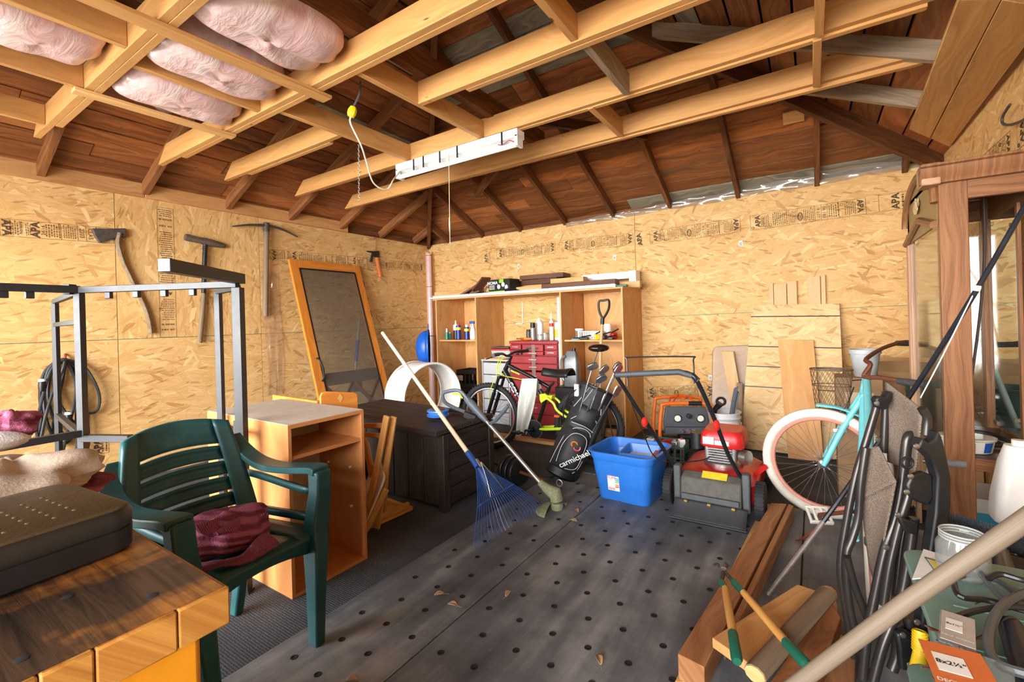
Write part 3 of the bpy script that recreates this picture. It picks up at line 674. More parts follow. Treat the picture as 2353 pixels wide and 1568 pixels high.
hb(P4, P2, ZT+.016, .032, 'top_rail'); hb(P2, Vector((E0.x, E0.y, 0)), ZT+.018, .036, 'top_rail'); hb(P2, P1, ZT+.005, .028, 'top_rail'); hb(P4, P3, ZT+.0, .028, 'top_rail')
e = dpt(380, 645, 1.72); o = hb(P4+(P4-e)*.06, e, ZT+.045, .045, 'corner_bar', .05)
d = (e-P4); d.z = 0; d.normalize(); c = Vector((e.x, e.y, ZT+.045)); MB().beam(c, c+d*.006, .041, .046).build('end_cap', plain('pale_cap', (150, 150, 148), .5), t)
hb(P2, P1, 1.355, .026, 'rung'); hb(P3, P4, .77, .026, 'rung'); hb(P1, P2, .77, .028, 'rung')
hb(P2, dpt(300, 1003, 2.28), .765, .034, 'lower_rail'); hb(P2, Vector((E0.x, E0.y, 0)), .79, .034, 'lower_rail')
jb = MB().beam((J1.x, J1.y, ZT-.006), (J1.x, J1.y, ZT+.044), .04, .036, up=R0).build('joint_bracket', GM, t, bevel=.002)
m = MB()
for u in (250, 314, 378, 443):
    k = (u-188)/(553-188); p = lerp(P2, P4, .0); 
    dd = ray(u, 680); a = P2; b = P4
    # point on the rail seen at this column
    den = dd.x*(b.y-a.y)-dd.y*(b.x-a.x); s = (a.x*(b.y-a.y)-a.y*(b.x-a.x))/den; q = Vector((dd.x*s, dd.y*s, ZT-.016))
    MB().box((0, 0, 0), (.03, .02, .032), T(q.x, q.y, ZT-.016) @ Rz(math.atan2(b.y-a.y, b.x-a.x))).build('clip', BLKM, t, bevel=.002)
for u in (8, 68):
    dd = ray(u, 680); a = P2; b = E0; den = dd.x*(b.y-a.y)-dd.y*(b.x-a.x); s = (a.x*(b.y-a.y)-a.y*(b.x-a.x))/den
    MB().box((0, 0, 0), (.03, .02, .032), T(dd.x*s, dd.y*s, ZT-.016) @ Rz(math.atan2(b.y-a.y, b.x-a.x))).build('clip', BLKM, t, bevel=.002)
MB().box((0, 0, 0), (.012, .02, .09), T(P4.x, P4.y, .80) @ Rz(YAW) @ T(-.03, 0, 0)).build('latch', BLACK, t)
# =================================================================== green plastic armchair
GREEN = NT('green_resin'); _p = GREEN.obj(); _n = GREEN.noise(_p, 5, 5, .6)
GREEN.out(GREEN.ramp(_n, [(.3, rgb(20, 62, 66)), (.6, rgb(34, 84, 86)), (.8, rgb(66, 112, 108))]), GREEN.math('ADD', GREEN.math('MULTIPLY', _n, .25), .3)); GREEN = GREEN.m
t = thing('plastic_armchair', 'dark green plastic garden armchair with slatted back', 'chair', (-1.965, .86, 0), R(7))
Mc = t.matrix_basis
def L(x, y, z): return Mc @ Vector((x, y, z))
# backrest: curved slats between two broad stiles
def backp(s, h, off=0):
    """s -1..1 across, h 0..1 up"""
    y = s*(.262-.062*h**1.5); x = -.20-.115*h+.05*s*s+off; z = .44+.47*h-.03*h*s*s
    return L(x, y, z)
hs = [(.0, .13), (.16, .28), (.31, .43), (.46, .58), (.61, .73), (.76, 1.0)]
for i, (h0, h1) in enumerate(hs):
    MB().grid(lambda u, v: backp(-.72+1.44*u, h0+(h1-h0)*v, -.012*math.sin(PI*v)), 14, 4).build('back_slat' if i < 5 else 'top_rail', GREEN, t, solid=.012)
for s in (-1, 1):
    MB().grid(lambda u, v: backp(s*(.70+.30*u), v, .0) if True else 0, 4, 12).build('back_stile', GREEN, t, solid=.022)
    # side wing sweeping down from the back into the arm
    pts = spline([L(-.262, s*.222, .80), L(-.235, s*.252, .735), L(-.165, s*.27, .685), L(-.06, s*.278, .668), L(.08, s*.28, .676), L(.2, s*.278, .69), L(.245, s*.272, .688)], 5)
    n = len(pts)
    m = MB(); rings = []
    for k, p in enumerate(pts):
        w = .035+.012*min(1, k/12); d = .014
        rings.append([p+Mc.to_3x3() @ Vector(q) for q in ((0, -w*.9*1, d), (0, w*.9, d), (0, w*.9, -d), (0, -w*.9, -d))])
    m.loft(rings).build('arm', GREEN, t, bevel=.006)
    # front leg from arm tip to the floor
    m = MB(); rings = []
    for x, y, z, a, b in ((.235, .272, .69, .03, .036), (.24, .268, .60, .03, .036), (.235, .25, .47, .034, .04), (.25, .232, .40, .042, .034), (.265, .215, .2, .032, .026), (.278, .2, 0, .026, .022)):
        rings.append([L(x+i*a, s*y+j*b, z) for i, j in ((-1, -1), (1, -1), (1, 1), (-1, 1))])
    m.loft(rings).build('front_leg', GREEN, t, bevel=.008)
    m = MB(); rings = []
    for x, y, z, a, b in ((-.17, .225, .46, .035, .03), (-.2, .21, .25, .028, .024), (-.235, .195, 0, .022, .02)):
        rings.append([L(x+i*a, s*y+j*b, z) for i, j in ((-1, -1), (1, -1), (1, 1), (-1, 1))])
    m.loft(rings).build('rear_leg', GREEN, t, bevel=.008)
    MB().grid(lambda u, v: L(-.2+.42*u, s*(.245+.0*v), .46+v*.03+.02*u), 6, 2).build('side_rail', GREEN, t, solid=.02)
    MB().grid(lambda u, v: L(-.23+.44*u, s*(.262-.01*u), .60+.012*math.cos(u*PI)+v*.028), 8, 2).build('lower_arm_rail', GREEN, t, solid=.014)
# seat with slots
def seatp(u, v): x = -.2+.45*u; y = -.25+.5*v; return L(x, y, .432+.02*u-.02*math.sin(PI*v)*math.sin(PI*u)+(.0 if u < .9 else -(u-.9)*.12))
for a, b in ((0, .2), (.225, .36), (.385, .52), (.545, 1.0)): MB().grid(lambda u, v: seatp(a+(b-a)*u, .18+.64*v), 5, 10).build('seat_slat', GREEN, t, solid=.012)
for a, b in ((0, .19), (.81, 1)): MB().grid(lambda u, v: seatp(u, a+(b-a)*v), 12, 3).build('seat_side', GREEN, t, solid=.014)
MB().grid(lambda u, v: L(.25-.012*v, -.235+.47*u, .445-.085*v+.04*v*math.sin(PI*u)), 14, 3).build('front_apron', GREEN, t, solid=.012)
# crumpled maroon striped cloth on the seat
def cloth_mat(name, c1, c2, sc=55):
    t_ = NT(name); p = t_.uv(); w = t_.n('ShaderNodeTexWave', {'Vector': t_.mapping(p, (1, 1, 1)), 'Scale': float(sc)/6, 'Distortion': 2.5, 'Detail': 2.0, 'Detail Scale': 1.5}, bands_direction='Y').outputs[0]
    n = t_.noise(t_.obj(), 160, 3)
    t_.out(t_.mix(.3, t_.ramp(w, [(.25, rgb(*c1)), (.8, rgb(*c2))]), t_.ramp(n, [(.3, rgb(*c1)), (.7, rgb(*c2))])), .95); t_.bump(t_.math('ADD', t_.math('MULTIPLY', w, .7), n), .6, .006); return t_.m
MAR = cloth_mat('maroon_knit', (104, 30, 58), (172, 98, 124), 60)
def crumple(d, seed, amt=.16):
    a = math.atan2(d.y, d.x)
    return 1+amt*(math.sin(3*a+seed+2*d.z)*.5+math.sin(5*d.x*2+seed*2+3*d.z)*.35+math.sin(9*d.y+4*d.x+seed)*.22+math.sin(13*d.z+7*d.y+seed*3)*.12)
t = thing('knit_blanket', 'crumpled maroon striped knit blanket on the green chair seat', 'blanket', L(.02, -.02, .45))
MB().ball(L(.03, .0, .512), (.15, .165, .075), 48, 30, fn=lambda d: crumple(d, 1.3, .17)).build('blanket_heap', MAR, t)
def fold(u, v):
    a = -2.7+3.2*u; r = .13+.05*v+.015*math.sin(9*u+5*v)
    return L(.05+math.cos(a)*r*1.15, -.03+math.sin(a)*r*1.05, .463+.05*math.sin(PI*v)*(.7+.3*math.sin(7*u))+.006*math.sin(22*u))
MB().grid(fold, 50, 10).build('blanket_fold', MAR, t, solid=.012)
MB().grid(lambda u, v: L(.0+.14*u+.02*math.sin(6*v), -.12+.2*v+.02*math.sin(8*u), .545+.035*math.sin(PI*u)*math.cos(2*v)+.012*math.sin(14*u+6*v)), 26, 26).build('blanket_fold', MAR, t, solid=.014)
# =================================================================== workbench
t = thing('workbench', 'thick laminated wooden workbench on a yellow cabinet', 'workbench', (-1.35, -.1, 0))
BT = NT('scorched_bench_top'); _u = BT.uv(); _w = BT.noise(BT.mapping(_u, (1.2, 5, 1)), 1.5, 3); _g = BT.noise(BT.mapping(_u, (3, 42, 1)), 1.4, 6, .65, .8)
_c = BT.ramp(_g, [(.3, rgb(96, 54, 20)), (.7, rgb(178, 116, 52))]); _s = BT.noise(BT.mapping(BT.obj(), (3.4, 1.8, 1)), 2.0, 5, .6, .6)
_c = BT.mix(BT.ramp(_s, [(.31, (0, 0, 0, 1)), (.47, (1, 1, 1, 1))]), _c, BT.ramp(_g, [(.3, rgb(26, 22, 20)), (.75, rgb(84, 62, 44))])); BT.out(_c, .38); BT.bump(_g, .2, .004); BT = BT.m
LAM = wood('bench_edge', (146, 88, 32), (196, 142, 68), 1.5, 18, .45, .24, (.3, .7))
zt = .9; x0, x1, y0, y1 = -2.0, -.765, -.7, .345
n = 9; ws = [.07, .09, .05, .085, .06, .08, .10, .055, .09, .07, .08, .1, .07, .06, .075, .09]
y = y1; i = 0
while y > y0:
    w = ws[i % len(ws)]; MB().box(((x0+x1)/2, y-w/2, zt-.0285-.0005*(i % 2)), (x1-x0+.001*(i % 3), w-.0008, .057)).build('top_stave', LAM, t, bevel=.003); y -= w; i += 1
MB().box(((x0+x1)/2-.004, (y0+y1)/2-.004, zt+.0005), (x1-x0-.006, y1-y0-.006, .002)).build('worn_top_skin', BT, t)
YEL = plain('yellow_enamel', (210, 136, 20), .35, 0, .06)
b = MB().box((-1.38, -.16, .42), (1.18, .95, .84)).build('cabinet', YEL, t, bevel=.01)
MB().lathe([(0, 0), (.017, 0), (.017, .004), (0, .004)], 16, T(-.789, .20, .78) @ Ry(R(90))).build('knob_hole', plain('hole_brown', (60, 34, 14), .8), b)
for q in ((-.84, .27), (-.82, .13), (-.95, .2), (-.83, .02), (-1.0, .1)): MB().lathe([(0, 0), (.007, 0), (.0076, .0006), (.006, .001)], 12, T(q[0], q[1], zt+.0014)).build('dog_hole', HOLE, t)
# black case on the bench
t = thing('tool_case', 'closed black plastic case with rounded corners on the workbench', 'case', (-1.17, .08, zt+.002))
def rbox(cx, cy, w, d, r, zs, M=I4, n=5):
    """stack of rounded rectangles: zs = (z, inset)"""
    m = MB(); m.loft([[M @ Vector((p[0], p[1], z)) for p in rrect(w-2*i, d-2*i, max(.002, r-i), n, cx, cy)] for z, i in zs]); return m
CB = plain('case_black', (30, 30, 32), .38, 0, .12); CT = plain('case_lid_sheen', (72, 60, 36), .45, 0, .1, 30, .25, 90)  # olive-brown sheen on the black lid is painted into its colour
Mk = T(-1.175, .06, zt+.002) @ Rz(R(6))
b = rbox(0, 0, .31, .50, .045, [(0, .008), (.006, .001), (.042, 0), (.043, .003), (.045, .003), (.046, 0), (.068, 0), (.077, .005)], Mk).build('case_body', CB, t)
rbox(0, 0, .298, .488, .04, [(.0772, 0), (.080, .004)], Mk).build('lid_panel', CT, t)
m = MB()
for i in range(6):
    for j in range(9): m.ball((-.06+i*.028+(.012 if j % 2 else 0), -.06+j*.03, .0795), (.007, .0045, .0016), 8, 4, Mk)
m.build('lid_dimples', CT, t)
MB().tube([Mk @ Vector((-.02+.11*math.cos(a), -.17+.11*math.sin(a), .0803)) for a in [k*PI/12 for k in range(13)]], .0035, 6).build('lid_arc', CB, t)
# towels and cloths behind the case
FLE = plain('white_fleece', (226, 226, 228), .95, 0, .06, 60, .6, 150); BEI = plain('beige_towel', (188, 168, 148), .95, 0, .08, 60, .3, 150)
def heap(name, label, cat, c, r, seed, mat, amt=.14, cx=0):
    t_ = thing(name, label, cat, c)
    MB().ball(c, r, 44, 26, fn=lambda d: crumple(d, seed, amt)).build('folds', mat, t_); return t_
heap('towel', 'beige terry towel heaped on the workbench behind the black case', 'towel', (-1.55, .24, .955), (.18, .15, .052), 2.1, BEI, .3)
heap('fleece_cloth', 'white fleece cloth on top of the cloth pile', 'cloth', (-1.76, .14, 1.03), (.13, .16, .036), 4.4, FLE, .1)
heap('cream_cloth', 'cream cloth at the bottom of the pile beside the black case', 'cloth', (-1.45, .08, .93), (.10, .14, .03), 5.5, plain('cream_cloth', (222, 206, 170), .9, 0, .06, 60, .4, 120), .1)
heap('striped_cloth', 'small maroon striped cloth poking above the white fleece', 'cloth', (-1.78, .28, 1.06), (.05, .05, .035), 1.0, MAR, .3)
heap('maroon_rag', 'dark maroon rag under the beige towel', 'cloth', (-1.56, .36, .918), (.09, .06, .02), 3.0, MAR, .2)
t = thing('black_tray', 'flat black tray resting on the cloth pile', 'tray', (-1.62, .05, 1.02)); rbox(0, 0, .10, .22, .012, [(0, .006), (.004, 0), (.03, 0), (.034, .004)], T(-1.58, .06, 1.005) @ Rz(R(10))).build('tray_body', CB, t)
# =================================================================== orange melamine cabinets back to back
MELA = wood('orange_melamine', (190, 120, 66), (214, 150, 94), .8, 10, .3, .02, (.2, .8), 0, bump=0)
TOPG = plain('raw_top', (190, 176, 160), .7, 0, .08, 20)
def cabinet(label, x0, x1, y0, y1, h, face, shelf):
    t_ = thing('open_cabinet', label, 'cabinet', ((x0+x1)/2, (y0+y1)/2, 0)); k = .018; xc = (x0+x1)/2; yc = (y0+y1)/2; w = x1-x0; d = y1-y0
    for y in (y0+k/2, y1-k/2): MB().box((xc, y, h/2), (w, k, h)).build('side_panel', MELA, t_, bevel=.001)
    MB().box((xc, yc, h-k/2), (w, d-2*k, k)).build('top_panel', MELA, t_); MB().box((xc, yc, k/2), (w, d-2*k, k)).build('bottom_panel', MELA, t_)
    MB().box((xc-.002*face, yc, h+.001), (w-.006, d-.006, .003)).build('raw_top_skin', TOPG, t_)
    MB().box((x0+.004 if face > 0 else x1-.004, yc, h/2), (.006, d-2*k, h-2*k)).build('back_panel', plain('hardboard_back', (176, 152, 128), .6), t_)
    if shelf: 
        MB().box((xc, yc, shelf), (w-.02, d-2*k, k)).build('shelf', MELA, t_)
        for z, xo in ((.5, .1), (.5, .3), (.28, .1), (.28, .3)): MB().tube([(x1-xo, y1-k, z), (x1-xo, y1-k-.012, z)], .006, 8).build('shelf_pin', WHITE, t_)
    return t_
cabinet('orange wood-look open cabinet with one shelf beside the green chair', -2.5, -2.1, 1.22, 1.66, .828, 1, .665)
cabinet('orange wood-look cabinet back to back with the open one', -2.92, -2.503, 1.22, 1.66, .828, -1, None)
# orange hutch end behind the cabinets
t = thing('bookcase_hutch', 'orange wooden hutch with a diamond inlay behind the cabinets', 'hutch', (-2.7, 1.95, 0))
HO = wood('hutch_orange', (206, 120, 44), (232, 156, 78), 1.0, 12, .35, .02)
a = dpt(733, 895, 2.80); b = dpt(818, 905, 2.98); n_ = Vector((b.y-a.y, a.x-b.x, 0)).normalized(); wv = Vector((b.x-a.x, b.y-a.y, 0))
Mx = frame((a.x, a.y, 0), wv, (0, 0, 1)); wl_ = wv.length
prof = [(0, 0), (wl_, 0), (wl_, .82)] + [(wl_-.03+.03*math.cos(k*PI/8), .835+.03*math.sin(k*PI/8)) for k in range(5)] + [(.035, .895), (.012, .89), (0, .87)]
MB().prism(prof, .02, Mx).build('end_panel', HO, t, bevel=.003)
MB().prism([(0, 0), (.016, .026), (0, .052), (-.016, .026)], .002, Mx @ T(wl_*.52, .815, .0202)).build('diamond_inlay', PINE, t)
bk = Vector((-1, .04, 0)).normalized()
MB().beam(Vector((a.x, a.y, .42))+bk*.01, Vector((a.x, a.y, .42))+bk*.55, .02, .84).build('side_panel', HO, t, bevel=.002)
# =================================================================== CENTRE AND BACK
DKP = wood('dark_resin', (30, 26, 25), (66, 57, 52), 1.0, 14, .5, .06, (.3, .75), 0, bump=.3)
# dark deck box with plank pattern
t = thing('deck_box', 'dark brown plastic deck box with plank pattern and loose lid', 'deck box', (-2.76, 2.62, 0))
x0, x1, y0, y1, h = -3.42, -2.13, 2.335, 2.90, .53
MB().box(((x0+x1)/2, (y0+y1)/2, .27), (x1-x0-.03, y1-y0-.03, .50)).build('inner_shell', plain('resin_groove', (18, 16, 16), .6), t)
n = 8; w = (x1-x0-.08)/n
for i in range(n): MB().box((x0+.04+w*(i+.5), y0+.008, .27), (w-.007, .02, .46)).build('front_plank', DKP, t, bevel=.003)
for i in range(4): MB().box((x1-.008, (y0+y1)/2, .095+.117*i), (.02, y1-y0-.09, .111)).build('end_plank', DKP, t, bevel=.003)
for x in (x0+.02, x1-.02):
    for y in (y0+.02, y1-.02): MB().box((x, y, .265), (.06, .06, .53)).build('corner_post', DKP, t, bevel=.006)
MB().box(((x0+x1)/2, y0+.006, .515), (x1-x0, .03, .03)).build('top_rail', DKP, t, bevel=.004); MB().box((x1-.006, (y0+y1)/2, .515), (.03, y1-y0, .03)).build('top_rail', DKP, t, bevel=.004)
Ml = T(-2.76, 2.60, .565) @ Rz(R(-3)) @ Rx(R(1.2)) @ Ry(R(.6))
for i in range(5): MB().box((0, -.25+.122*i, 0), (1.31, .119, .035), Ml).build('lid_plank', DKP, t, bevel=.004)
MB().box((0, 0, -.022), (1.25, .56, .012), Ml).build('lid_frame', plain('resin_groove', (18, 16, 16), .6), t)
ZL = .60
# blue spool of trimmer line
p = zpl(1007, 957, ZL-.006)
t = thing('line_spool', 'blue spool of trimmer line on the deck box lid', 'spool', p)
BLT = plain('blue_translucent', (60, 130, 226), .25, 0, .1)
MB().lathe([(.055, 0), (.082, .004), (.084, .014), (.07, .02), (.07, .034), (.084, .04), (.082, .05), (.06, .052), (.0, .052)], 24, T(*p)).build('spool_body', BLT, t)
MB().lathe([(0, 0), (.05, 0), (.05, .003), (0, .003)], 20, T(p.x, p.y, p.z+.0525)).build('label_disc', plain('spool_label', (110, 70, 50), .5), t)
# pair of pruning shears on the lid
p = zpl(1055, 948, ZL-.006)
t = thing('pruning_shears', 'small dark pruning shears lying on the deck box lid', 'shears', p)
for s in (-1, 1): MB().tube(spline([p+Vector((-.09, .03*s, .012)), p+Vector((-.03, .012*s, .012)), p+Vector((.03, .02*s, .012)), p+Vector((.07, .012*s, .012))], 5), .009, 8).build('handle', RUST if s > 0 else BLACK, t)
# ------------------------------------------------------------------ rake
t = thing('leaf_rake', 'blue leaf rake with a pale wooden handle leaning on the deck box', 'rake', (-1.6, 2.4, 0))
RB = plain('rake_blue', (44, 82, 150), .4, .2, .12); PALE = wood('pale_handle', (206, 186, 150), (236, 222, 192), 2, 24, .5, .03)
Nk = dpt(1090, 1062, 2.93); Tp = dpt(879, 765, 3.80)
A = zpl(1094, 1268); B = zpl(1243, 1176)
MB().tube([Tp, Nk+(Tp-Nk)*.02], [.014, .0155], 10).build('handle', PALE, t)
MB().tube([Nk+(Tp-Nk)*.06, Nk, Nk+(Nk-Tp)*.03], [.019, .019, .022], 10).build('socket', RB, t)
mid = (A+B)/2; dn = (mid-Nk)
base = Nk+(Nk-Tp).normalized()*.05
n = 22; tips = []
for i in range(n):
    s = i/(n-1); tip = lerp(A, B, s); out = Vector((.02, 0, 0)); root = base+(B-A)*((s-.5)*.07)
    k = lerp(root, tip, .82); k2 = tip+Vector((-.012, 0, .055)); arc = Vector((0, 0, .028*math.sin(PI*s)))
    MB().tube(spline([root, lerp(root, k2, .5)+Vector((.02, 0, .01))+arc*.3, k2+arc, tip+arc+Vector((.016, 0, .004))], 4), .0028, 5, flat=1).build('tine', RB, t)
q0 = lerp(base, A+Vector((0, 0, .05)), .55); q1 = lerp(base, B+Vector((0, 0, .05)), .50)
MB().beam(q0+Vector((.016, 0, .008)), q1+Vector((.016, 0, .012)), .012, .034, up=(.7, 0, .7)).build('cross_bar', RB, t, bevel=.002)
for s in (.3, .72): MB().tube(spline([base+Vector((.02, 0, .04)), lerp(base, lerp(q0, q1, s), .5)+Vector((.035, 0, .02)), lerp(q0, q1, s)+Vector((.026, 0, .006))], 4), .0035, 6).build('spring_brace', STEEL, t)
MB().tube([Nk+Vector((.018, 0, .02)), base+Vector((.022, 0, .01))], .009, 8).build('clamp', STEEL, t)
# ------------------------------------------------------------------ string trimmer
t = thing('string_trimmer', 'grey cordless string trimmer propped on the deck box', 'trimmer', (-1.5, 2.8, 0))
TG = plain('trimmer_grey', (86, 96, 106), .45, 0, .08); LIME = plain('lime_green', (196, 222, 40), .4, 0, .05)
HD = zpl(1268, 1140, .10); S0 = dpt(1106, 955, 3.42); ax = (S0-HD).normalized()
MB().tube([HD+ax*.06, S0], .0135, 10).build('shaft', plain('brushed_shaft', (178, 176, 166), .35, .7, .08), t)
MB().tube([S0-ax*.06, S0, S0+ax*.06, S0+ax*.13, S0+ax*.19], [.018, .026, .03, .032, .024], 10).build('motor_housing', TG, t)
g = [dpt(u, v, d) for u, v, d in ((1098, 946, 3.44), (1076, 920, 3.47), (1054, 898, 3.5), (1022, 902, 3.53), (1017, 912, 3.53), (1026, 928, 3.52), (1060, 944, 3.48), (1090, 952, 3.45))]
MB().tube(spline(g, 4, True), .014, 8, True).build('loop_grip', TG, t)
MB().tube([dpt(1040, 905, 3.49), dpt(1056, 906, 3.485), dpt(1063, 916, 3.475)], .007, 6).build('trigger', LIME, t)
bt = dpt(1080, 956, 3.44); MB().box((0, 0, 0), (.10, .07, .055), T(bt.x, bt.y, bt.z) @ Rz(R(35)) @ Ry(R(20))).build('battery', BLACK, t, bevel=.01)
hp = [S0-ax*.10+Vector((0, 0, .01)), dpt(1140, 966, 3.30), dpt(1158, 945, 3.2), dpt(1168, 932, 3.15)]
MB().tube(hp, [.013, .013, .015, .012], 8).build('assist_handle', TG, t)
MOSS = plain('mossy_guard', (128, 132, 100), .8, 0, .3, 60, .5, 120)
MB().tube([HD+ax*.12, HD+ax*.05+Vector((0, 0, .01)), HD+Vector((.02, .01, .02)), HD+Vector((.03, .015, -.03))], [.022, .034, .05, .045], 12).build('head_motor', MOSS, t)
MB().grid(lambda u, v: HD+Vector((.02-.12*math.cos(2.6*u-1.0)*v-.02*(1-v), -.13*math.sin(2.6*u-1.0)*v*1.0-.02, -.045-.045*v*v)), 16, 6).build('guard', MOSS, t, solid=.006)
MB().lathe([(0, 0), (.04, 0), (.045, .02), (.04, .045), (0, .05)], 16, T(HD.x+.03, HD.y+.015, .012)).build('line_head', MOSS, t)
MB().tube([HD+Vector((.05, .02, .09))+Vector((.022*math.cos(a), 0, .022*math.sin(a))) for a in [k*2*PI/14 for k in range(14)]], .003, 5, True).build('edge_wire', STEEL, t)
# ------------------------------------------------------------------ folding wooden chairs
FC = wood('beech', (196, 138, 72), (226, 174, 104), 1.6, 20, .4, .04)
t = thing('folding_chair', 'folded beech chair with a pale seat leaning on the orange cabinet', 'chair', (-2.35, 1.95, 0), group='folding wooden chairs')
a0 = [zpl(834, 1236, .0), dpt(893, 957, 2.72)]
top = dpt(893, 955, 2.80); bot = zpl(838, 1234, .01)
off = Vector((.0, .05, 0))
for k, (u0, v0, d0, u1, v1) in enumerate(((889, 956, 2.74, 836, 1228), (905, 958, 2.80, 866, 1215))):
    MB().beam(dpt(u0, v0, d0), zpl(u1, v1, .01), .022, .04, up=(1, .3, .2)).build('leg', FC, t, bevel=.006)
MB().beam(dpt(896, 965, 2.84), zpl(880, 1190, .01), .022, .036, up=(1, .3, .2)).build('rear_leg', FC, t, bevel=.006)
MB().beam(dpt(826, 978, 2.95), dpt(884, 978, 2.80), .018, .03).build('back_rail', FC, t, bevel=.004); MB().beam(dpt(826, 998, 2.94), dpt(880, 1002, 2.79), .018, .03).build('back_rail', FC, t, bevel=.004)
SEATP = plain('pale_laminate', (222, 214, 202), .4, 0, .03)
q = [zpl(831, 1238, .012), dpt(888, 1098, 2.76), dpt(874, 1094, 2.9), zpl(826, 1225, .012)]
d0 = Vector((.012, -.004, 0))
ev = (q[1]-q[0]); Mq = frame(q[0], (q[1]-q[0]), (q[3]-q[0]).normalized()); W2 = (q[1]-q[0]).length
pr = [(p[0]+W2/2, p[1]+.17) for p in rrect(W2, .34, .04, 4)]
MB().prism(pr, .014, Mq).build('seat', SEATP, t, bevel=.003)
MB().beam(q[0]+Vector((.02, .02, .05)), lerp(q[0], q[1], .8)+Vector((.02, .02, .0)), .02, .035).build('seat_rail', FC, t, bevel=.004)
# pale board with a hand slot behind it
t = thing('slotted_board', 'pale rounded board with a hand slot between cabinet and deck box', 'board', (-2.5, 1.9, 0))
s0 = zpl(818, 1200, .0); s1 = dpt(838, 1018, 2.9); Mq = frame(s0, Vector((.05, .22, 0)), Vector((-.16, .05, .5)))
pr = [(p[0]+.09, p[1]+.26) for p in rrect(.18, .52, .04, 5)]
MB().prism(pr, .014, Mq).build('panel', wood('pale_ply', (214, 190, 158), (232, 212, 182), 1, 10, .45, .03), t, bevel=.003)
MB().prism([(p[0]+.12, p[1]+.3) for p in rrect(.022, .2, .01, 4)], .002, Mq @ T(0, 0, .0142)).build('hand_slot', HOLE, t)
t = thing('folding_chair', 'beech folding chair lying with its seat flat on the carpet', 'chair', (-2.32, 2.12, 0), group='folding wooden chairs')
q = [zpl(u, v, .0) for u, v in ((848, 1219), (955, 1171), (925, 1144), (862, 1172))]
cx = (q[0]+q[1]+q[2]+q[3])/4; xv = (q[1]-q[0]).normalized(); Mq = frame(q[0], xv, q[3]-q[0]); Ls = (q[1]-q[0]).length
MB().prism([(p[0]+Ls/2, p[1]+.17) for p in rrect(Ls, .34, .04, 4)], .016, Mq @ T(0, 0, .001)).build('seat', FC, t, bevel=.004)
for y in (.035, .29): MB().box((Ls/2, y, .036), (Ls*.84, .024, .04), Mq).build('seat_rail', FC, t, bevel=.004)
MB().box((Ls*.86, .16, .03), (.024, .25, .026), Mq).build('cross_rail', FC, t, bevel=.004)
for y in (.05, .27): MB().beam(Mq @ Vector((.12, y, .06)), Mq @ Vector((.05, y+.06, .60)), .022, .036, up=(1, 0, 0)).build('leg', FC, t, bevel=.005)
# ------------------------------------------------------------------ plywood shelf unit
t = thing('plywood_shelf', 'plywood shelf unit with three open bays against the back wall', 'shelf', (-3.0, 4.95, 0))
SX0, SX1, SY0, SY1, SH, K = -4.31, -1.665, 4.645, 5.262, 1.625, .018
for x in (SX0+K/2, -3.62, -2.40, SX1-K/2):
    MB().box((x, (SY0+SY1)/2, SH/2-.009), (K, SY1-SY0, SH-.018)).build('upright', PLY, t, bevel=.001)
MB().box(((SX0+SX1)/2, (SY0+SY1)/2, SH-K/2), (SX1-SX0+.01, SY1-SY0, K)).build('top_board', PLY, t, bevel=.001)
SZ1 = 1.062
MB().box(((SX0-3.62)/2, (SY0+SY1)/2+.02, SZ1-K/2), (-3.62-SX0-2*K, SY1-SY0-.05, K)).build('shelf_board', PLY, t); MB().box(((SX1-2.40)/2, (SY0+SY1)/2+.02, SZ1-K/2), (SX1+2.40-2*K, SY1-SY0-.05, K)).build('shelf_board', PLY, t)
MB().box(((SX1-2.40)/2, SY1-.012, .84), (SX1+2.40-2*K, .012, 1.5)).build('back_panel', PLY, t); MB().box(((SX0-3.62)/2, SY1-.012, .84), (-3.62-SX0-2*K, .012, 1.5)).build('back_panel', PLY, t)
MB().box((-2.425, SY0+.01, .8), (.03, .02, 1.5)).build('edge_strip', WHITE, t)
MB().box((-3.66, SY1-.03, .8), (.05, .03, 1.5)).build('cleat', PINE, t)
for (a, b) in ((SX0+.02, -3.64), (-2.38, SX1-.03)): MB().box(((a+b)/2, SY0+.03, .06), (b-a, .03, .09)).build('kick_board', PLY, t)
TOPZ = SH+.001
def board(label, u0, v0, u1, v1, y, w, h, mat, name='offcut_board', z=None, cat='board', group='boards on top of the plywood shelf', rz=0):
    a = ypl(u0, v0, y); b = ypl(u1, v1, y); zz = z if z is not None else TOPZ; L_ = b.x-a.x
    t_ = tag(MB().box((0, 0, h/2), (L_, w, h), Rz(rz)).build(name, mat, bevel=.002), label, cat, group)
    t_.location = ((a.x+b.x)/2, y, zz); return t_
# white rail on the front edge
t = thing('white_rail', 'long white metal rail along the front edge of the plywood shelf', 'rail', (-3.0, 4.66, TOPZ))
MB().box((-3.07, SY0+.02, TOPZ+.012), (2.66, .055, .022)).build('rail_body', WHITE, t, bevel=.004); MB().box((-3.07, SY0+.04, TOPZ+.03), (2.62, .02, .014)).build('rail_lip', WHITE, t)
MB().box((-1.75, SY0+.02, TOPZ+.014), (.02, .05, .03)).build('end_fitting', STEEL, t)
board('long pine board lying flat along the back of the plywood shelf', 1003, 660, 1455, 640, 5.1, .19, .075, PINE)
board('second pine board stacked on the long one on the plywood shelf', 1005, 655, 1280, 640, 5.13, .14, .05, PINE, z=TOPZ+.076)
board('short pine block at the left end of the plywood shelf', 1006, 665, 1070, 660, 4.86, .10, .075, PINE)
board('pine block with dark end behind the lamp box', 1190, 648, 1248, 640, 4.80, .09, .085, PINE, z=TOPZ)
board('dark brown plank lying along the right of the shelf top', 1250, 648, 1418, 636, 4.84, .13, .10, WALN)
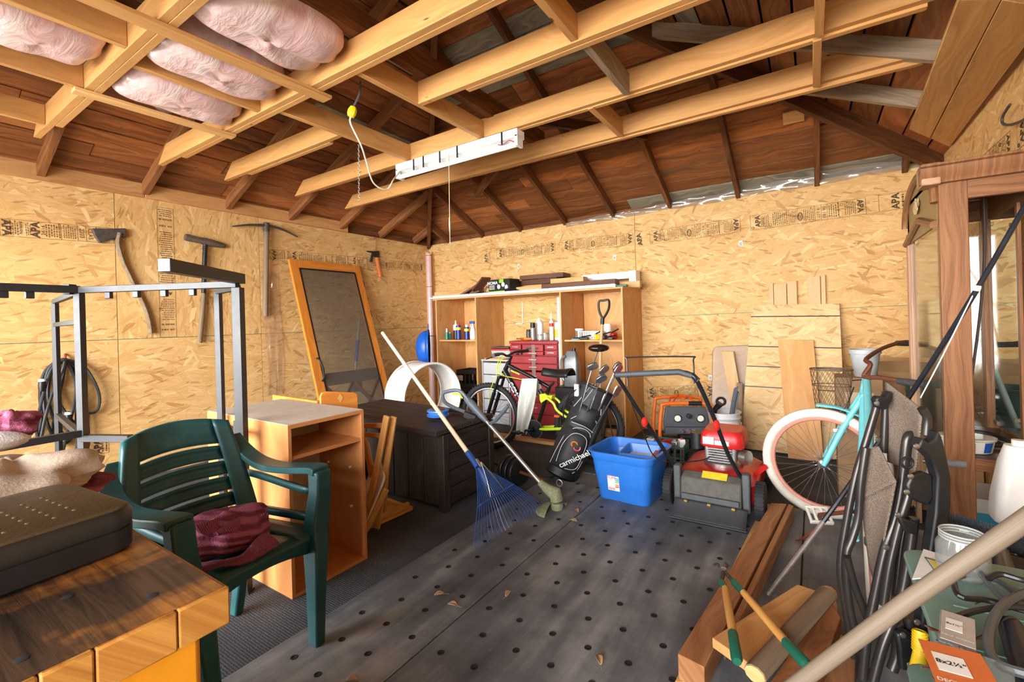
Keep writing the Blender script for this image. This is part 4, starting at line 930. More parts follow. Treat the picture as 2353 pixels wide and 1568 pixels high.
board('narrow pine stick at the right end of the shelf top', 1300, 648, 1472, 640, 4.95, .07, .07, PINE)
board('pine offcut lying on the dark brown plank', 1270, 635, 1345, 628, 4.87, .12, .055, PINE, z=TOPZ+.101)
board('brown plank offcut stacked on another brown plank', 1205, 630, 1300, 622, 5.08, .22, .055, WALN, z=TOPZ+.19, rz=R(4))
board('lower brown plank under the brown offcut', 1196, 642, 1290, 632, 5.1, .2, .06, WALN, z=TOPZ+.128, rz=R(-4))
for i, (u, v, a, b, lb) in enumerate(((1080, 640, 20, 28, 'brown plank leaning tilted beside the lamp box'), (1105, 632, -14, 35, 'brown plank propped up behind the lamp box'), (1092, 655, 8, 14, 'small brown plank lying in front of the tilted ones'))):
    p = ypl(u, v, 4.9-.06*(i == 2)); p.z = TOPZ+(.105, .17, .05)[i]
    o = tag(MB().box((0, 0, 0), (.36-.08*i, .15, .025), Rz(R(a)) @ Ry(R(-b))).build('offcut_board', WALN, bevel=.002), lb, 'board', 'boards on top of the plywood shelf'); o.location = p
# lamp carton
t = thing('light_carton', 'black and green carton of security lights on the plywood shelf', 'carton', (-3.4, 4.8, TOPZ))
a = ypl(1122, 668, 4.74); b = ypl(1172, 666, 4.74); xm = (a.x+b.x)/2; wx = b.x-a.x; zc = TOPZ+.002
Mb = T(xm, 4.74, zc-.001) @ Rz(R(-3))
MB().box((0, .11, .10), (wx, .22, .20), Mb).build('box', plain('carton_black', (24, 26, 26), .4), t, bevel=.002)
MB().box((-wx*.1, -.001, .027), (wx*.78, .002, .05), Mb).build('green_band', plain('carton_green', (134, 206, 46), .4), t); MB().box((wx*.12, -.001, .175), (wx*.2, .002, .045), Mb).build('green_tag', plain('carton_green', (134, 206, 46), .4), t)
Mt = Mb @ T(0, -.0025, 0) @ Rx(R(90))
MB().text('NOMA', .055, Mt @ T(-wx*.3, .155, 0), .02).build('brand_print', WHITE, t)
for x, z in ((-.02, .105), (.05, .13), (.10, .095)): MB().ball((wx*.05+x, -.001, z), (.026, .004, .03), 12, 6, Mb).build('lamp_print', plain('lamp_grey', (206, 208, 206), .4), t)
m = MB()
for k in range(5): m.box((-wx*.33, -.0025, .125-.012*k), (wx*.26, .001, .004), Mb)
m.build('small_print', WHITE, t); bpy.data.objects['small_print']['kind'] = 'stuff'
MB().tube([(xm-.20, 4.70, TOPZ+.03), (xm-.17, 4.71, TOPZ+.12)], .008, 8).build('marker_pen', BLACK); tag(bpy.data.objects['marker_pen'], 'black marker pen leaning beside the lamp carton', 'pen')
# white angled metal box
t = thing('white_channel', 'white painted metal channel lying on the right of the shelf top', 'channel', (-1.95, 5.05, TOPZ))
a = ypl(1345, 640, 5.06); b = ypl(1447, 625, 5.0); 
MB().box(((a.x+b.x)/2, 5.12, TOPZ+.155), (b.x-a.x+.1, .12, .08)).build('channel_body', WHITE, t, bevel=.003); MB().box((b.x+.02, 5.10, TOPZ+.10), (.08, .15, .2)).build('end_box', WHITE, t, bevel=.003)
tag(MB().box((-1.78, 4.70, TOPZ+.011), (.3, .06, .02)).build('green_strip', plain('teal_strip', (40, 110, 90), .5), bevel=.004), 'dark green strip at the right end of the shelf top', 'strip')
t = thing('cable_bundle', 'black cables bunched beside the lamp carton on the shelf top', 'cable', (-3.2, 4.72, TOPZ))
for k in range(4): MB().tube(spline([(xm+.1, 4.72+.01*k, TOPZ+.05+.015*k), (xm+.2, 4.73, TOPZ+.075-.01*k), (xm+.32+.03*k, 4.72+.015*k, TOPZ+.03)], 5), .008, 6).build('cable', BLACK, t)
# ------------------------------------------------------------------ bottles and cans
def bottle(name, label, u, z, y, prof, mats, cat='bottle', extra=None):
    p = ypl(u, 740, y); t_ = thing(name, label, cat, (p.x, y, z))
    for nm, pr, mt in mats: MB().lathe(pr, 16, T(p.x, y, z)).build(nm, mt, t_)
    return t_, Vector((p.x, y, z))
def cyl(r, z0, z1, e=.004): return [(0, z0), (r-e, z0), (r, z0+e), (r, z1-e), (r-e, z1), (0, z1)]
S1 = SZ1+.001; YB = 4.78
NAVY = plain('navy_can', (30, 52, 128), .35); YELC = plain('yellow_cap', (238, 206, 40), .4); GRNB = plain('green_bottle', (28, 132, 122), .35); REDC = plain('red_cap', (206, 36, 34), .4); GREYP = plain('grey_can', (150, 150, 150), .35, .3)
bottle('dropper_bottle', 'small teal dropper bottle with white and red tip', 1026, S1, YB, 0, [('body', cyl(.022, 0, .10), GRNB), ('tip', [(.012, .10), (.010, .15), (.006, .155), (0, .155)], WHITE), ('cap', cyl(.008, .15, .165, .002), REDC)])
bottle('dropper_bottle', 'short teal bottle standing behind the dropper bottle', 1033, S1, YB+.07, 0, [('body', cyl(.018, 0, .08), GRNB), ('cap', cyl(.01, .08, .10, .002), WHITE)])
bottle('glue_bottle', 'dark bottle with white body band and pointed nozzle', 1047, S1, YB+.08, 0, [('body', cyl(.036, 0, .15), BLACK), ('label', cyl(.0365, .12, .20), WHITE), ('nozzle', [(.02, .20), (.012, .22), (.006, .26), (0, .265)], WHITE)])
t, p = bottle('spray_can', 'blue and yellow lubricant spray can with red cap', 1053, S1, YB, 0, [('body', cyl(.034, 0, .19), NAVY), ('cap', cyl(.016, .19, .22), REDC)], 'can'); MB().lathe(cyl(.0345, .13, .165, .0005), 18, T(*p)).build('yellow_band', YELC, t)
t, p = bottle('spray_can', 'blue and yellow lubricant spray can with white cap', 1072, S1, YB+.02, 0, [('body', cyl(.034, 0, .165), NAVY), ('cap', cyl(.02, .165, .20), WHITE)], 'can'); MB().lathe(cyl(.0345, .11, .145, .0005), 18, T(*p)).build('yellow_band', YELC, t)
t, p = bottle('trigger_sprayer', 'white trigger spray bottle with blue head', 1086, S1, YB, 0, [('body', [(0, 0), (.036, 0), (.04, .02), (.038, .11), (.022, .17), (.014, .19), (0, .19)], WHITE)])
MB().box((p.x-.01, p.y, p.z+.225), (.075, .03, .035)).build('spray_head', plain('sprayer_blue', (40, 90, 180), .4), t, bevel=.008); MB().tube([p+Vector((0, 0, .185)), p+Vector((0, 0, .215))], .014, 10).build('collar', WHITE, t); MB().tube([p+Vector((-.03, 0, .215)), p+Vector((-.04, 0, .165))], .005, 6).build('trigger', WHITE, t)
ZR = 1.056; YR = 4.80
bottle('aerosol_can', 'black capped aerosol can on the red tool chest', 1224, ZR, YR, 0, [('body', cyl(.033, 0, .15), GREYP), ('cap', cyl(.03, .15, .21), BLACK)], 'can')
bottle('aerosol_can', 'short dark can on the red tool chest beside the black capped one', 1214, ZR, YR-.02, 0, [('body', cyl(.03, 0, .11), plain('dark_can', (60, 60, 58), .4)), ('cap', cyl(.026, .11, .13), BLACK)], 'can')
bottle('glue_jug', 'white bottle with rounded shoulder on the red tool chest', 1239, ZR, YR+.12, 0, [('body', [(0, 0), (.045, 0), (.05, .02), (.05, .20), (.03, .235), (.018, .24), (.018, .265), (0, .265)], WHITE)])
bottle('sealant_tube', 'white sealant cartridge with long nozzle on the red tool chest', 1267, ZR, YR-.06, 0, [('body', cyl(.025, 0, .23), WHITE), ('band', cyl(.0255, .16, .20, .0005), REDC), ('nozzle', [(.012, .23), (.004, .33), (0, .33)], WHITE)], 'tube')
bottle('glue_bottle', 'white bottle with yellow label on the red tool chest', 1279, ZR, YR, 0, [('body', cyl(.03, 0, .21), WHITE), ('label', cyl(.0305, .03, .13, .0005), YELC)])
bottle('glass_jar', 'clear glass jar on the red tool chest', 1252, ZR, YR-.07, 0, [('glass', cyl(.04, 0, .075), CLEAR), ('lid', cyl(.041, .075, .088, .002), GREYP)], 'jar')
bottle('glass_jar', 'second clear jar beside the sealant cartridge', 1240, ZR, YR-.1, 0, [('glass', cyl(.03, 0, .06), CLEAR), ('lid', cyl(.031, .06, .07, .002), GREYP)], 'jar')
ORG = plain('orange_handle', (238, 122, 28), .4)
for i, (u, rz, lb) in enumerate(((1204, .3, 'orange handled screwdriver lying on the red tool chest'), (1196, -.5, 'second orange handled screwdriver on the red tool chest'))):
    p = ypl(u, 770, 4.74+.07*i); t = thing('screwdriver', lb, 'screwdriver', (p.x, p.y, ZR)); d = Vector((math.cos(rz), math.sin(rz), 0)); c = Vector((p.x, p.y, ZR+.016))
    MB().tube([c-d*.0, c+d*.02, c+d*.09, c+d*.1], [.012, .015, .015, .01], 10).build('handle', ORG, t); MB().tube([c, c-d*.1], .004, 6).build('blade', STEEL, t)
# right bay clutter
bottle('plastic_jar', 'clear jar with white lid on the right bay shelf', 1331, S1, 4.80, 0, [('body', cyl(.05, 0, .10), CLEAR), ('lid', cyl(.05, .10, .125), WHITE)], 'jar')
bottle('mug', 'white mug at the back of the right bay shelf', 1396, S1, 5.05, 0, [('body', cyl(.045, 0, .17), WHITE)], 'mug')
p = ypl(1357, 770, 4.86); t = thing('wire_basket', 'white plastic basket of tools on the right bay shelf', 'basket', (p.x, p.y, S1))
for k in range(9): MB().box((p.x-.12+.03*k, p.y-.06, S1+.045), (.01, .006, .09)).build('slat', WHITE, t)
MB().box((p.x, p.y, S1+.004), (.26, .13, .008)).build('base', WHITE, t); MB().box((p.x, p.y-.06, S1+.088), (.26, .01, .012)).build('rim', WHITE, t); MB().box((p.x, p.y+.06, S1+.045), (.26, .006, .09)).build('rear_side', WHITE, t)
for i, (u, y, mt, r, lb) in enumerate(((1342, 4.72, BLACK, (.07, .03, .03), 'black utility tool at the front of the right bay shelf'), (1322, 4.70, plain('tool_blue', (60, 150, 210), .4), (.06, .02, .014), 'flat light blue tool on the right bay shelf'), (1372, 4.74, YELC, (.04, .03, .06), 'yellow tape measure on the right bay shelf'), (1410, 4.86, REDC, (.05, .06, .07), 'red tool at the right end of the right bay shelf'), (1388, 4.80, OLDIRON, (.07, .05, .05), 'heap of dark wrenches on the right bay shelf'), (1402, 4.74, plain('grey_tool', (90, 90, 92), .4, .4), (.06, .05, .03), 'grey pliers beside the red tool'))):
    p = ypl(u, 770, y); t = thing('hand_tool', lb, 'tool', (p.x, y, S1)); Mz = T(p.x, y, S1)
    MB().box((0, 0, r[2]*.5), (r[0]*1.5, r[1], r[2]), Mz @ Rz(.4*i)).build('body', mt, t, bevel=min(r)*.3)
    MB().tube([Mz @ Vector((-r[0]*.5, 0, r[2])), Mz @ Vector((r[0], .03, r[2]*1.6))], .008, 6).build('grip', BLACK, t)
# white angle bracket on the wall inside the middle bay
m = MB(); p = ypl(1200, 690, BWY-.01); m.box((p.x, BWY-.008, 1.40), (.012, .004, .30)); m.box((p.x-.055, BWY-.008, 1.255), (.12, .004, .012)); tag(m.build('shelf_bracket', WHITE), 'white metal shelf bracket hung on the wall in the middle bay', 'bracket')
# ------------------------------------------------------------------ red tool chest
t = thing('tool_chest', 'red metal tool chest with worn drawers in the middle bay', 'tool chest', (-2.76, 4.9, 0))
TX0, TX1, TY = -3.09, -2.43, 4.60
RDP = plain('worn_red', (148, 32, 38), .45, .1, .2, 7); RDD = plain('dark_red', (120, 24, 28), .5, .1)
MB().box(((TX0+TX1)/2, TY+.24, .36), (TX1-TX0, .42, .66)).build('lower_body', RDD, t, bevel=.004); MB().box(((TX0+TX1)/2, TY+.24, .87), (TX1-TX0-.01, .40, .34)).build('upper_body', RDD, t, bevel=.004)
MB().box(((TX0+TX1)/2, TY+.225, 1.035), (TX1-TX0, .44, .035)).build('lid', RDP, t, bevel=.006)
for k in range(2): MB().box((TX0+.1+k*.46, TY+.2, .015), (.08, .08, .03)).build('caster', BLACK, t)
CHR = plain('chrome_pull', (210, 210, 206), .25, .9)
def drawer(x0, x1, z0, z1):
    o = MB().box(((x0+x1)/2, TY+.02, (z0+z1)/2), (x1-x0-.008, .03, z1-z0-.006)).build('drawer', RDP, t, bevel=.003)
    w = min(.11, (x1-x0)*.5); MB().box(((x0+x1)/2, TY+.0, (z0+z1)/2+.002), (w, .012, .012)).build('pull', CHR, o, bevel=.002)
W3 = TX1-TX0
for a, b in ((0, .27), (.73, 1)):
    drawer(TX0+W3*a+.01, TX0+W3*b-.005, .95, 1.012); drawer(TX0+W3*a+.01, TX0+W3*b-.005, .885, .948)
drawer(TX0+W3*.28, TX0+W3*.72, .885, .93); MB().box((TX0+W3*.5, TY+.02, .972), (W3*.43, .03, .075)).build('logo_panel', RDP, t, bevel=.003); MB().box((TX0+W3*.5, TY+.004, .965), (.16, .003, .022)).build('badge', BLACK, t)
for z0, z1 in ((.79, .875), (.705, .785), (.59, .69), (.47, .585), (.34, .465), (.2, .335), (.05, .195)): drawer(TX0+.01, TX1-.01, z0, z1)
MB().box((TX0+W3*.52, TY+.003, .77), (.05, .002, .48)).build('worn_stripe', plain('worn_grey', (128, 100, 92), .6, .2, .3, 30), t)
# ------------------------------------------------------------------ clear drawer tower and things on it
t = thing('drawer_tower', 'tall tower of clear plastic drawers beside the red tool chest', 'drawers', (-3.35, 4.85, 0))
CLG = glass('milky_plastic', (206, 210, 214), .62, .25)
FR = plain('tower_frame', (196, 200, 204), .4)
for x in (-3.56, -3.15): MB().box((x, 4.85, .40), (.015, .34, .80)).build('side', CLG, t)
MB().box((-3.355, 4.85, .805), (.43, .36, .015)).build('top', FR, t)
for i in range(5): 
    o = MB().box((-3.355, 4.685, .08+.155*i), (.38, .02, .145)).build('drawer', CLG, t, bevel=.006); MB().box((-3.355, 4.67, .135+.155*i), (.12, .014, .018)).build('pull', FR, o, bevel=.004)
tag(MB().lathe(cyl(.17, 0, .018, .004), 28, T(-3.40, 4.80, .815)).build('round_board', PINE), 'round wooden board on top of the clear drawer tower', 'board')
t = thing('storage_tub', 'clear storage tub with red lid on the round wooden board', 'tub', (-3.33, 4.82, .835))
rbox(-3.31, 4.82, .30, .2, .03, [(.835, .02), (.84, .015), (.925, 0)]).build('tub', CLG, t); rbox(-3.31, 4.82, .32, .22, .035, [(.926, 0), (.945, 0), (.948, .006)]).build('lid', plain('red_lid', (178, 36, 40), .4), t)
tag(MB().box((-3.31, 4.82, .962), (.27, .2, .018)).build('magazine', plain('dark_cover', (70, 62, 58), .5), bevel=.002), 'dark magazine on the red lidded tub', 'magazine')
# black crates in the left bay
for i, lb in ((0, 'black plastic crate at the bottom of the stack in the left bay'), (1, 'black plastic crate on top of the stack with a paper label')):
    z = .18+.24*i; t = thing('plastic_crate', lb, 'crate', (-3.87, 4.88, z), group='black crates in the left bay')
    for y in (4.73, 5.03): 
        MB().box((-3.85, y, z+.03), (.38, .014, .06)).build('side_rail', BLACK, t, bevel=.003); MB().box((-3.85, y, z+.21), (.38, .014, .05)).build('side_rail', BLACK, t, bevel=.003)
        for k in range(6): MB().box((-4.03+.072*k, y, z+.12), (.02, .012, .13)).build('rib', BLACK, t)
    for x in (-4.04, -3.66):
        MB().box((x, 4.88, z+.12), (.014, .3, .235)).build('end_wall', BLACK, t, bevel=.003)
    MB().box((-3.85, 4.88, z+.005), (.38, .3, .01)).build('base', BLACK, t)
    if i: MB().box((-3.98, 4.721, z+.13), (.11, .003, .07)).build('paper_label', plain('paper', (206, 198, 176), .8), t)
tag(MB().box((-3.86, 4.88, .12), (.4, .3, .12)).build('cardboard_box', plain('cardboard', (150, 116, 80), .8), bevel=.002), 'low cardboard box under the black crates', 'box')
# plank on the carpet behind the bicycle
o = MB().box((0, 0, .018), (1.5, .09, .034)).build('floor_plank', PINE, bevel=.002); o.location = (-2.75, 4.18, 0); tag(o, 'narrow pine plank lying on the carpet behind the mountain bike', 'plank')
# barbell plate and bar beside the deck box
t = thing('barbell', 'short rusty barbell with black plates beside the deck box', 'barbell', (-2.0, 2.98, .11)); c = Vector((-1.98, 3.02, .11)); d = Vector((.9, -.25, 0)).normalized()
MB().tube([c-d*.28, c+d*.30], .013, 10).build('bar', RUST, t)
for k in (-.12, -.06, .0): MB().tube([c+d*k, c+d*(k+.035)], .108, 28).build('plate', BLACK, t, bevel=.006)
# =================================================================== BICYCLES, GOLF, MOWER
def wheel(t_, C, X, Z, Rw, tire, rim_r, tire_mat, rim_mat, spokes=32, hubw=.05, name='wheel'):
    """wheel in the plane spanned by X and Z through C; returned part owns its pieces"""
    X = Vector(X).normalized(); Z = Vector(Z).normalized(); M = frame(C, X, Z)
    o = MB().torus(Rw-tire, tire, 56, 10, M).build('tire', tire_mat, t_)
    MB().torus(Rw-2*tire-.004, rim_r, 56, 8, M, .9).build('rim', rim_mat, o)
    m = MB()
    for k in range(spokes):
        a = 2*PI*k/spokes; s = 1 if k % 2 else -1; b = a+(.45 if (k//2) % 2 else -.45)
        m.tube([M @ Vector((.022*math.cos(b), .022*math.sin(b), s*hubw*.5)), M @ Vector(((Rw-2*tire-.006)*math.cos(a), (Rw-2*tire-.006)*math.sin(a), 0))], .0013, 4, cap=False)
    sp = m.build('spokes', STEEL, o); sp['kind'] = 'stuff'
    MB().lathe([(.012, -hubw*.7), (.028, -hubw*.5), (.018, -hubw*.3), (.018, hubw*.3), (.028, hubw*.5), (.012, hubw*.7)], 14, M).build('hub', STEEL, o)
    return o, M
def knobs(M, Rw, tire, parent, mat, n=64):
    m = MB()
    for k in range(n):
        a = 2*PI*k/n
        for s in (-1, 0, 1): m.box((0, 0, 0), (.01, .012, .011), M @ Rz(a+(.5*PI/n if s == 0 else 0)) @ T(Rw-tire*(.0+.25*abs(s)), 0, s*tire*.6))
    o = m.build('tread', mat, parent); o['kind'] = 'stuff'
TIRE = plain('black_tire', (30, 30, 32), .75, 0, .15); ALLOY = plain('alloy_rim', (186, 188, 188), .3, .8)
YBK = 3.76
def by(u, v, dy=0): return ypl(u, v, YBK+dy)
t = thing('mountain_bike', 'black and lime mountain bike in front of the plywood shelf', 'bicycle', (-2.2, YBK, 0))
FWX, RWX_ = -2.78, -1.70
o, Mw = wheel(t, (FWX, YBK, .335), (1, .12, 0), (0, 0, 1), .335, .027, .012, TIRE, ALLOY); knobs(Mw, .335, .027, o, TIRE)
o, Mw = wheel(t, (RWX_, YBK, .335), (1, 0, 0), (0, 0, 1), .335, .027, .010, TIRE, BLKM); knobs(Mw, .335, .027, o, TIRE)
FRM = plain('bike_black', (24, 24, 26), .25, .1)
hb_ = by(1157, 858); ht = by(1170, 832); bb = by(1234, 984); st_ = by(1262, 890)
MB().tube([hb_, ht], .022, 12).build('head_tube', FRM, t)
MB().tube([lerp(hb_, ht, .75), lerp(hb_, ht, .75)*.5+st_*.5+Vector((0, 0, .006)), st_], .019, 10).build('top_tube', FRM, t)
MB().tube([lerp(hb_, ht, .25), by(1198, 918), bb], [.034, .034, .03], 12, flat=.75).build('down_tube', FRM, t)
MB().tube([st_+(st_-bb)*.05, bb], .018, 10).build('seat_tube', FRM, t)
MB().tube([st_, by(1273, 879)], .013, 8).build('seat_post', BLKM, t)
d = (by(1196, 915)-by(1170, 868)); Mt = frame(by(1183, 894)+Vector((.0, -.0305, 0)), d, (0, 0, 1))
Mt = frame(by(1183, 893)-Vector((0, .031, 0)), d, Vector((d.z*-1, 0, d.x)))
MB().text('CCM', .068, Mt, .03, .95).build('frame_lettering', WHITE, t)
MB().beam(by(1176, 851)-Vector((0, .02, 0)), by(1196, 860)-Vector((0, .02, 0)), .002, .012).build('frame_decal', LIME, t)
# suspension fork
for s in (-1, 1):
    y = Vector((0, .05*s, 0)); a = by(1152, 868)+y; ax_ = Vector((FWX, YBK, .335))+y
    MB().tube([a, lerp(a, ax_, .45)], .015, 10).build('fork_stanchion', FRM, t); MB().tube([lerp(a, ax_, .38), ax_], [.02, .017], 10).build('fork_leg', FRM, t)
MB().beam(by(1152, 867)-Vector((0, .06, 0)), by(1152, 867)+Vector((0, .06, 0)), .03, .03).build('fork_crown', FRM, t, bevel=.006)
stem = by(1166, 818); MB().tube([ht, ht+(ht-hb_).normalized()*.06, stem], .014, 8).build('stem', FRM, t)
MB().tube(spline([stem+Vector((.05, -.31, .03)), stem+Vector((.02, -.12, .03)), stem, stem+Vector((.02, .12, .03)), stem+Vector((.05, .31, .03))], 5), .012, 8).build('handlebar', BLKM, t)
for s in (-1, 1):
    MB().tube([stem+Vector((.05, s*.31, .03)), stem+Vector((.028, s*.19, .03))], .017, 10).build('grip', BLACK, t)
    MB().tube([stem+Vector((.02, s*.2, .02)), stem+Vector((-.05, s*.24, -.005)), stem+Vector((-.05, s*.29, -.01))], .006, 6).build('brake_lever', BLKM, t)
for k, (e, c) in enumerate(((by(1163, 850), .05), (by(1125, 930), .12), (by(1240, 883), .10))): MB().tube(spline([stem+Vector((-.02, -.1+.05*k, .02)), stem+Vector((-.09, -.06, -.10-c*.6)), lerp(stem, e, .6)+Vector((-.05, -.05, -.06)), e], 6), .0035, 5).build('cable', LIME, t)
sd = by(1279, 862)
def saddle(u, v):
    a = (v-.5)*PI*.95; w = .032+.05*max(0, u-.35)*1.55; return sd+Vector((-.14+.29*u, math.sin(a)*w*1.15, -.03+.07*math.cos(a)+.02*u*u+.018*(1-u)**3))
MB().grid(saddle, 12, 8).build('saddle', BLACK, t, solid=.016)
MB().tube([sd+Vector((-.09, 0, 0)), sd+Vector((-.02, 0, -.03)), sd+Vector((.08, 0, -.01))], .006, 6).build('saddle_rail', STEEL, t)
rh = Vector((RWX_, YBK, .335))
MB().prism([(p.x, p.z) for p in (by(1243, 905), by(1256, 904), by(1262, 909), by(1273, 908), by(1270, 918), by(1258, 918), by(1247, 926), by(1244, 918))], .07, frame((0, YBK+.035, 0), (1, 0, 0), (0, 0, 1))).build('suspension_link', LIME, t, bevel=.005)
for s in (-1, 1):
    y = Vector((0, .055*s, 0)); MB().tube(spline([by(1262, 912)+y, by(1278, 925)+y, by(1292, 946)+y, rh+y], 5), .012, 8).build('seat_stay', LIME, t)
    MB().tube([bb+y*.6, by(1262, 984)+y, rh+y], .014, 8).build('chain_stay', LIME, t)
MB().tube([by(1240, 896), by(1250, 912)], .022, 10).build('shock_spring', BLKM, t)
Mb_ = frame(bb, (1, 0, 0), (0, 0, 1)); MB().torus(.085, .005, 36, 6, Mb_ @ T(0, 0, .05), 1).build('chain_ring', STEEL, t); MB().lathe([(.02, .035), (.083, .048), (.083, .052), (.02, .06)], 30, Mb_).build('chain_guard', BLACK, t)
for s, a in ((1, 2.6), (-1, 2.6+PI)):
    c = bb+Vector((0, -.075*s, 0)); e = c+Vector((math.cos(a)*.17, 0, -math.sin(abs(a))*.06*s)); MB().tube([c, e], .011, 8).build('crank', BLKM, t); MB().box(e+Vector((0, -.05*s, 0)), (.09, .085, .022)).build('pedal', BLACK, t, bevel=.004)
MB().tube([bb, bb+Vector((0, -.09, 0)), bb+Vector((0, .09, 0))], .02, 10).build('bottom_bracket', FRM, t)
MB().box(by(1284, 955)-Vector((0, .03, 0)), (.05, .03, .02), I4).build('reflector', plain('orange_reflector', (230, 90, 40), .3), t)
# pale towel over the top tube
t = thing('draped_towel', 'pale grey waffle towel draped over the mountain bike frame', 'towel', by(1220, 990))
WAF = plain('waffle_towel', (206, 206, 200), .95, 0, .05, 30, .6, 140)
def towel(u, v):
    w = (u-.5); k = math.sin(7*u+2*v)*.008
    if v < .22:
        q = v/.22; return by(1226+14*w*2, 868)+Vector((.0+k*.3, .07-.14*q, -.0-.22*abs(1-q)**1.5*0-.18*(1-q)+.03*math.sin(PI*q)))
    q = (v-.22)/.78; c = by(1228-16*q+(17-5*q+2*math.sin(5*q))*w*2-3*q*q, 868+(128+6*math.sin(6*u))*q); return Vector((c.x, YBK-.075-.03*math.sin(10*u+2.5*q)*(.3+q)-.012, c.z))
MB().grid(towel, 18, 36).build('cloth', WAF, t, solid=.006)
# ------------------------------------------------------------------ golf bag
t = thing('golf_bag', 'black golf stand bag with white piping and swirl logo', 'golf bag', ypl(1290, 1075, 3.34))
GB = plain('golf_nylon', (34, 35, 38), .6, 0, .12, 20, .15, 200)
g0 = ypl(1288, 1072, 3.34); g0.z = .03; g1 = ypl(1372, 893, 3.56); ga = (g1-g0).normalized(); gl = (g1-g0).length
Mg = frame(g0, R0-ga*R0.dot(ga), ga.cross(R0)); Mg = frame(g0, (R0-ga*R0.dot(ga)), ga)   # x across the view, y up the bag, z towards viewer or away
Mg = Mg @ Matrix.Diagonal((1.18, 1, 1.12, 1)); zc_ = Mg.to_3x3() @ Vector((0, 0, 1)); FZ = -1 if zc_.dot(F0) > 0 else 1
def bagring(y, a, b, n=24, dz=0): return [Mg @ Vector((a*math.cos(2*PI*k/n), y, b*math.sin(2*PI*k/n)+dz)) for k in range(n)]
MB().loft([bagring(y*gl, a, b) for y, a, b in ((.0, .11, .10), (.03, .118, .105), (.3, .125, .11), (.7, .115, .105), (.95, .12, .11), (1.0, .128, .118))]).build('bag_body', GB, t)
MB().torus(.125, .013, 30, 8, Mg @ T(0, gl, 0) @ Rx(R(90)) @ Matrix.Diagonal((1, .92, 1, 1))).build('top_cuff', BLACK, t)
MB().loft([bagring(y, a, b) for y, a, b in ((-.02, .10, .09), (.0, .125, .112), (.055, .125, .112), (.06, .118, .105))]).build('base_boot', BLACK, t)
def pocket(y0_, y1_, x0_, x1_, dep, nm):
    def f(u, v):
        e = max(0, min(1, 4*min(u, 1-u)))*max(0, min(1, 4*min(v, 1-v))); e = e**.5
        x = x0_+(x1_-x0_)*u; zz = math.sqrt(max(.0, 1-(x/.125)**2))*.108
        return Mg @ Vector((x, y0_+(y1_-y0_)*v, FZ*(zz*.96+dep*e)))
    return MB().grid(f, 12, 14).build(nm, GB, t)
pocket(.06, .40, -.105, .085, .05, 'lower_pocket'); pocket(.44, .60, -.10, .08, .035, 'ball_pocket'); pocket(.16, .66, .07, .124, .05, 'side_pocket')
PIPE = plain('white_piping', (206, 208, 210), .5)
def onbag(x, y, dep): return Mg @ Vector((x, y, FZ*(math.sqrt(max(0, 1-(x/.125)**2))*.108*.96+dep)))
for pts, dep in (([(-.11, .06), (-.105, .2), (-.09, .33), (-.05, .40), (.02, .42), (.07, .38), (.085, .25), (.08, .12), (.05, .06)], .012), ([(-.085, .1), (-.09, .24), (-.06, .35), (.0, .375), (.05, .34), (.06, .22), (.05, .11), (-.02, .08)], .05), ([(-.10, .45), (-.05, .52), (.02, .54), (.07, .50), (.08, .44)], .025), ([(-.09, .43), (0, .44), (.08, .42)], .02), ([(-.11, .55), (-.08, .68), (-.06, .78)], .006), ([(-.085, .55), (-.055, .68), (-.04, .78)], .006), ([(.06, .62), (.09, .52), (.11, .4), (.115, .2)], .02)):
    MB().tube(spline([onbag(x, y, dep) for x, y in pts], 5), .0022, 5).build('piping', PIPE, t)
Mtx = Mg @ T(.0, .2, FZ*.158) @ (I4 if FZ > 0 else Ry(PI))
lt = MB().text('carmichael', .056, Mtx @ T(.015, -.02, .002) @ Rz(R(52)), .012).build('lettering', WHITE, t)
m = MB().tube([Mtx @ Vector((-.022+.02*math.cos(a), .085+.02*math.sin(a), .003)) for a in [k*.35 for k in range(1, 13)]], .0055, 5).build('logo_swirl', ORG, t)
m = MB().tube([Mtx @ Vector((.002+.022*math.cos(a), .07+.022*math.sin(a), .004)) for a in [PI+k*.35 for k in range(1, 12)]], .0055, 5).build('logo_swirl', plain('pink_logo', (226, 90, 96), .4), t)
for s in (.06, -.05): MB().tube([Mg @ Vector((.09, gl*.88, -FZ*s)), zpl(1381+40*(s < 0), 1050+10*(s < 0), 0.008)], .005, 6).build('stand_leg', STEEL, t)
MB().tube(spline([onbag(-.12, .72, .0), Mg @ Vector((-.16, .62, FZ*.03)), Mg @ Vector((-.165, .5, FZ*.03)), onbag(-.124, .4, .0)], 6), .012, 6, flat=.4).build('shoulder_strap', BLACK, t)
MB().box(Mg @ Vector((-.13, .68, FZ*.03)), (.04, .02, .10)).build('tag_card', plain('tag_card', (190, 190, 184), .4), t)
# clubs
CHROME = plain('club_chrome', (190, 190, 186), .22, .95); clubs = []
def club(lb, u, v, d, kind, x, z):
    h_ = dpt(u, v, d); b_ = Mg @ Vector((x, gl*.25, z)); t_ = thing('golf_club', lb, 'golf club', b_, group='clubs in the golf bag'); ax_ = (h_-b_).normalized()
    MB().tube([b_, h_-ax_*.01], .0055, 6).build('shaft', BLKM if kind == 'wood' else STEEL, t_)
    Mh_ = frame(h_, R0, U0)
    if kind == 'wood': MB().ball((0, 0, 0), (.085, .032, .06), 18, 10, Mh_).build('club_head', plain('driver_gloss', (30, 24, 22), .12, .2), t_)
    elif kind == 'iron': MB().prism([(-.055, -.012), (-.04, .02), (0, .034), (.035, .03), (.045, .0), (.03, -.02), (-.02, -.028)], .018, Mh_ @ Rz(.3+x*8) @ Rx(.4)).build('club_head', CHROME, t_, bevel=.004)
    return t_
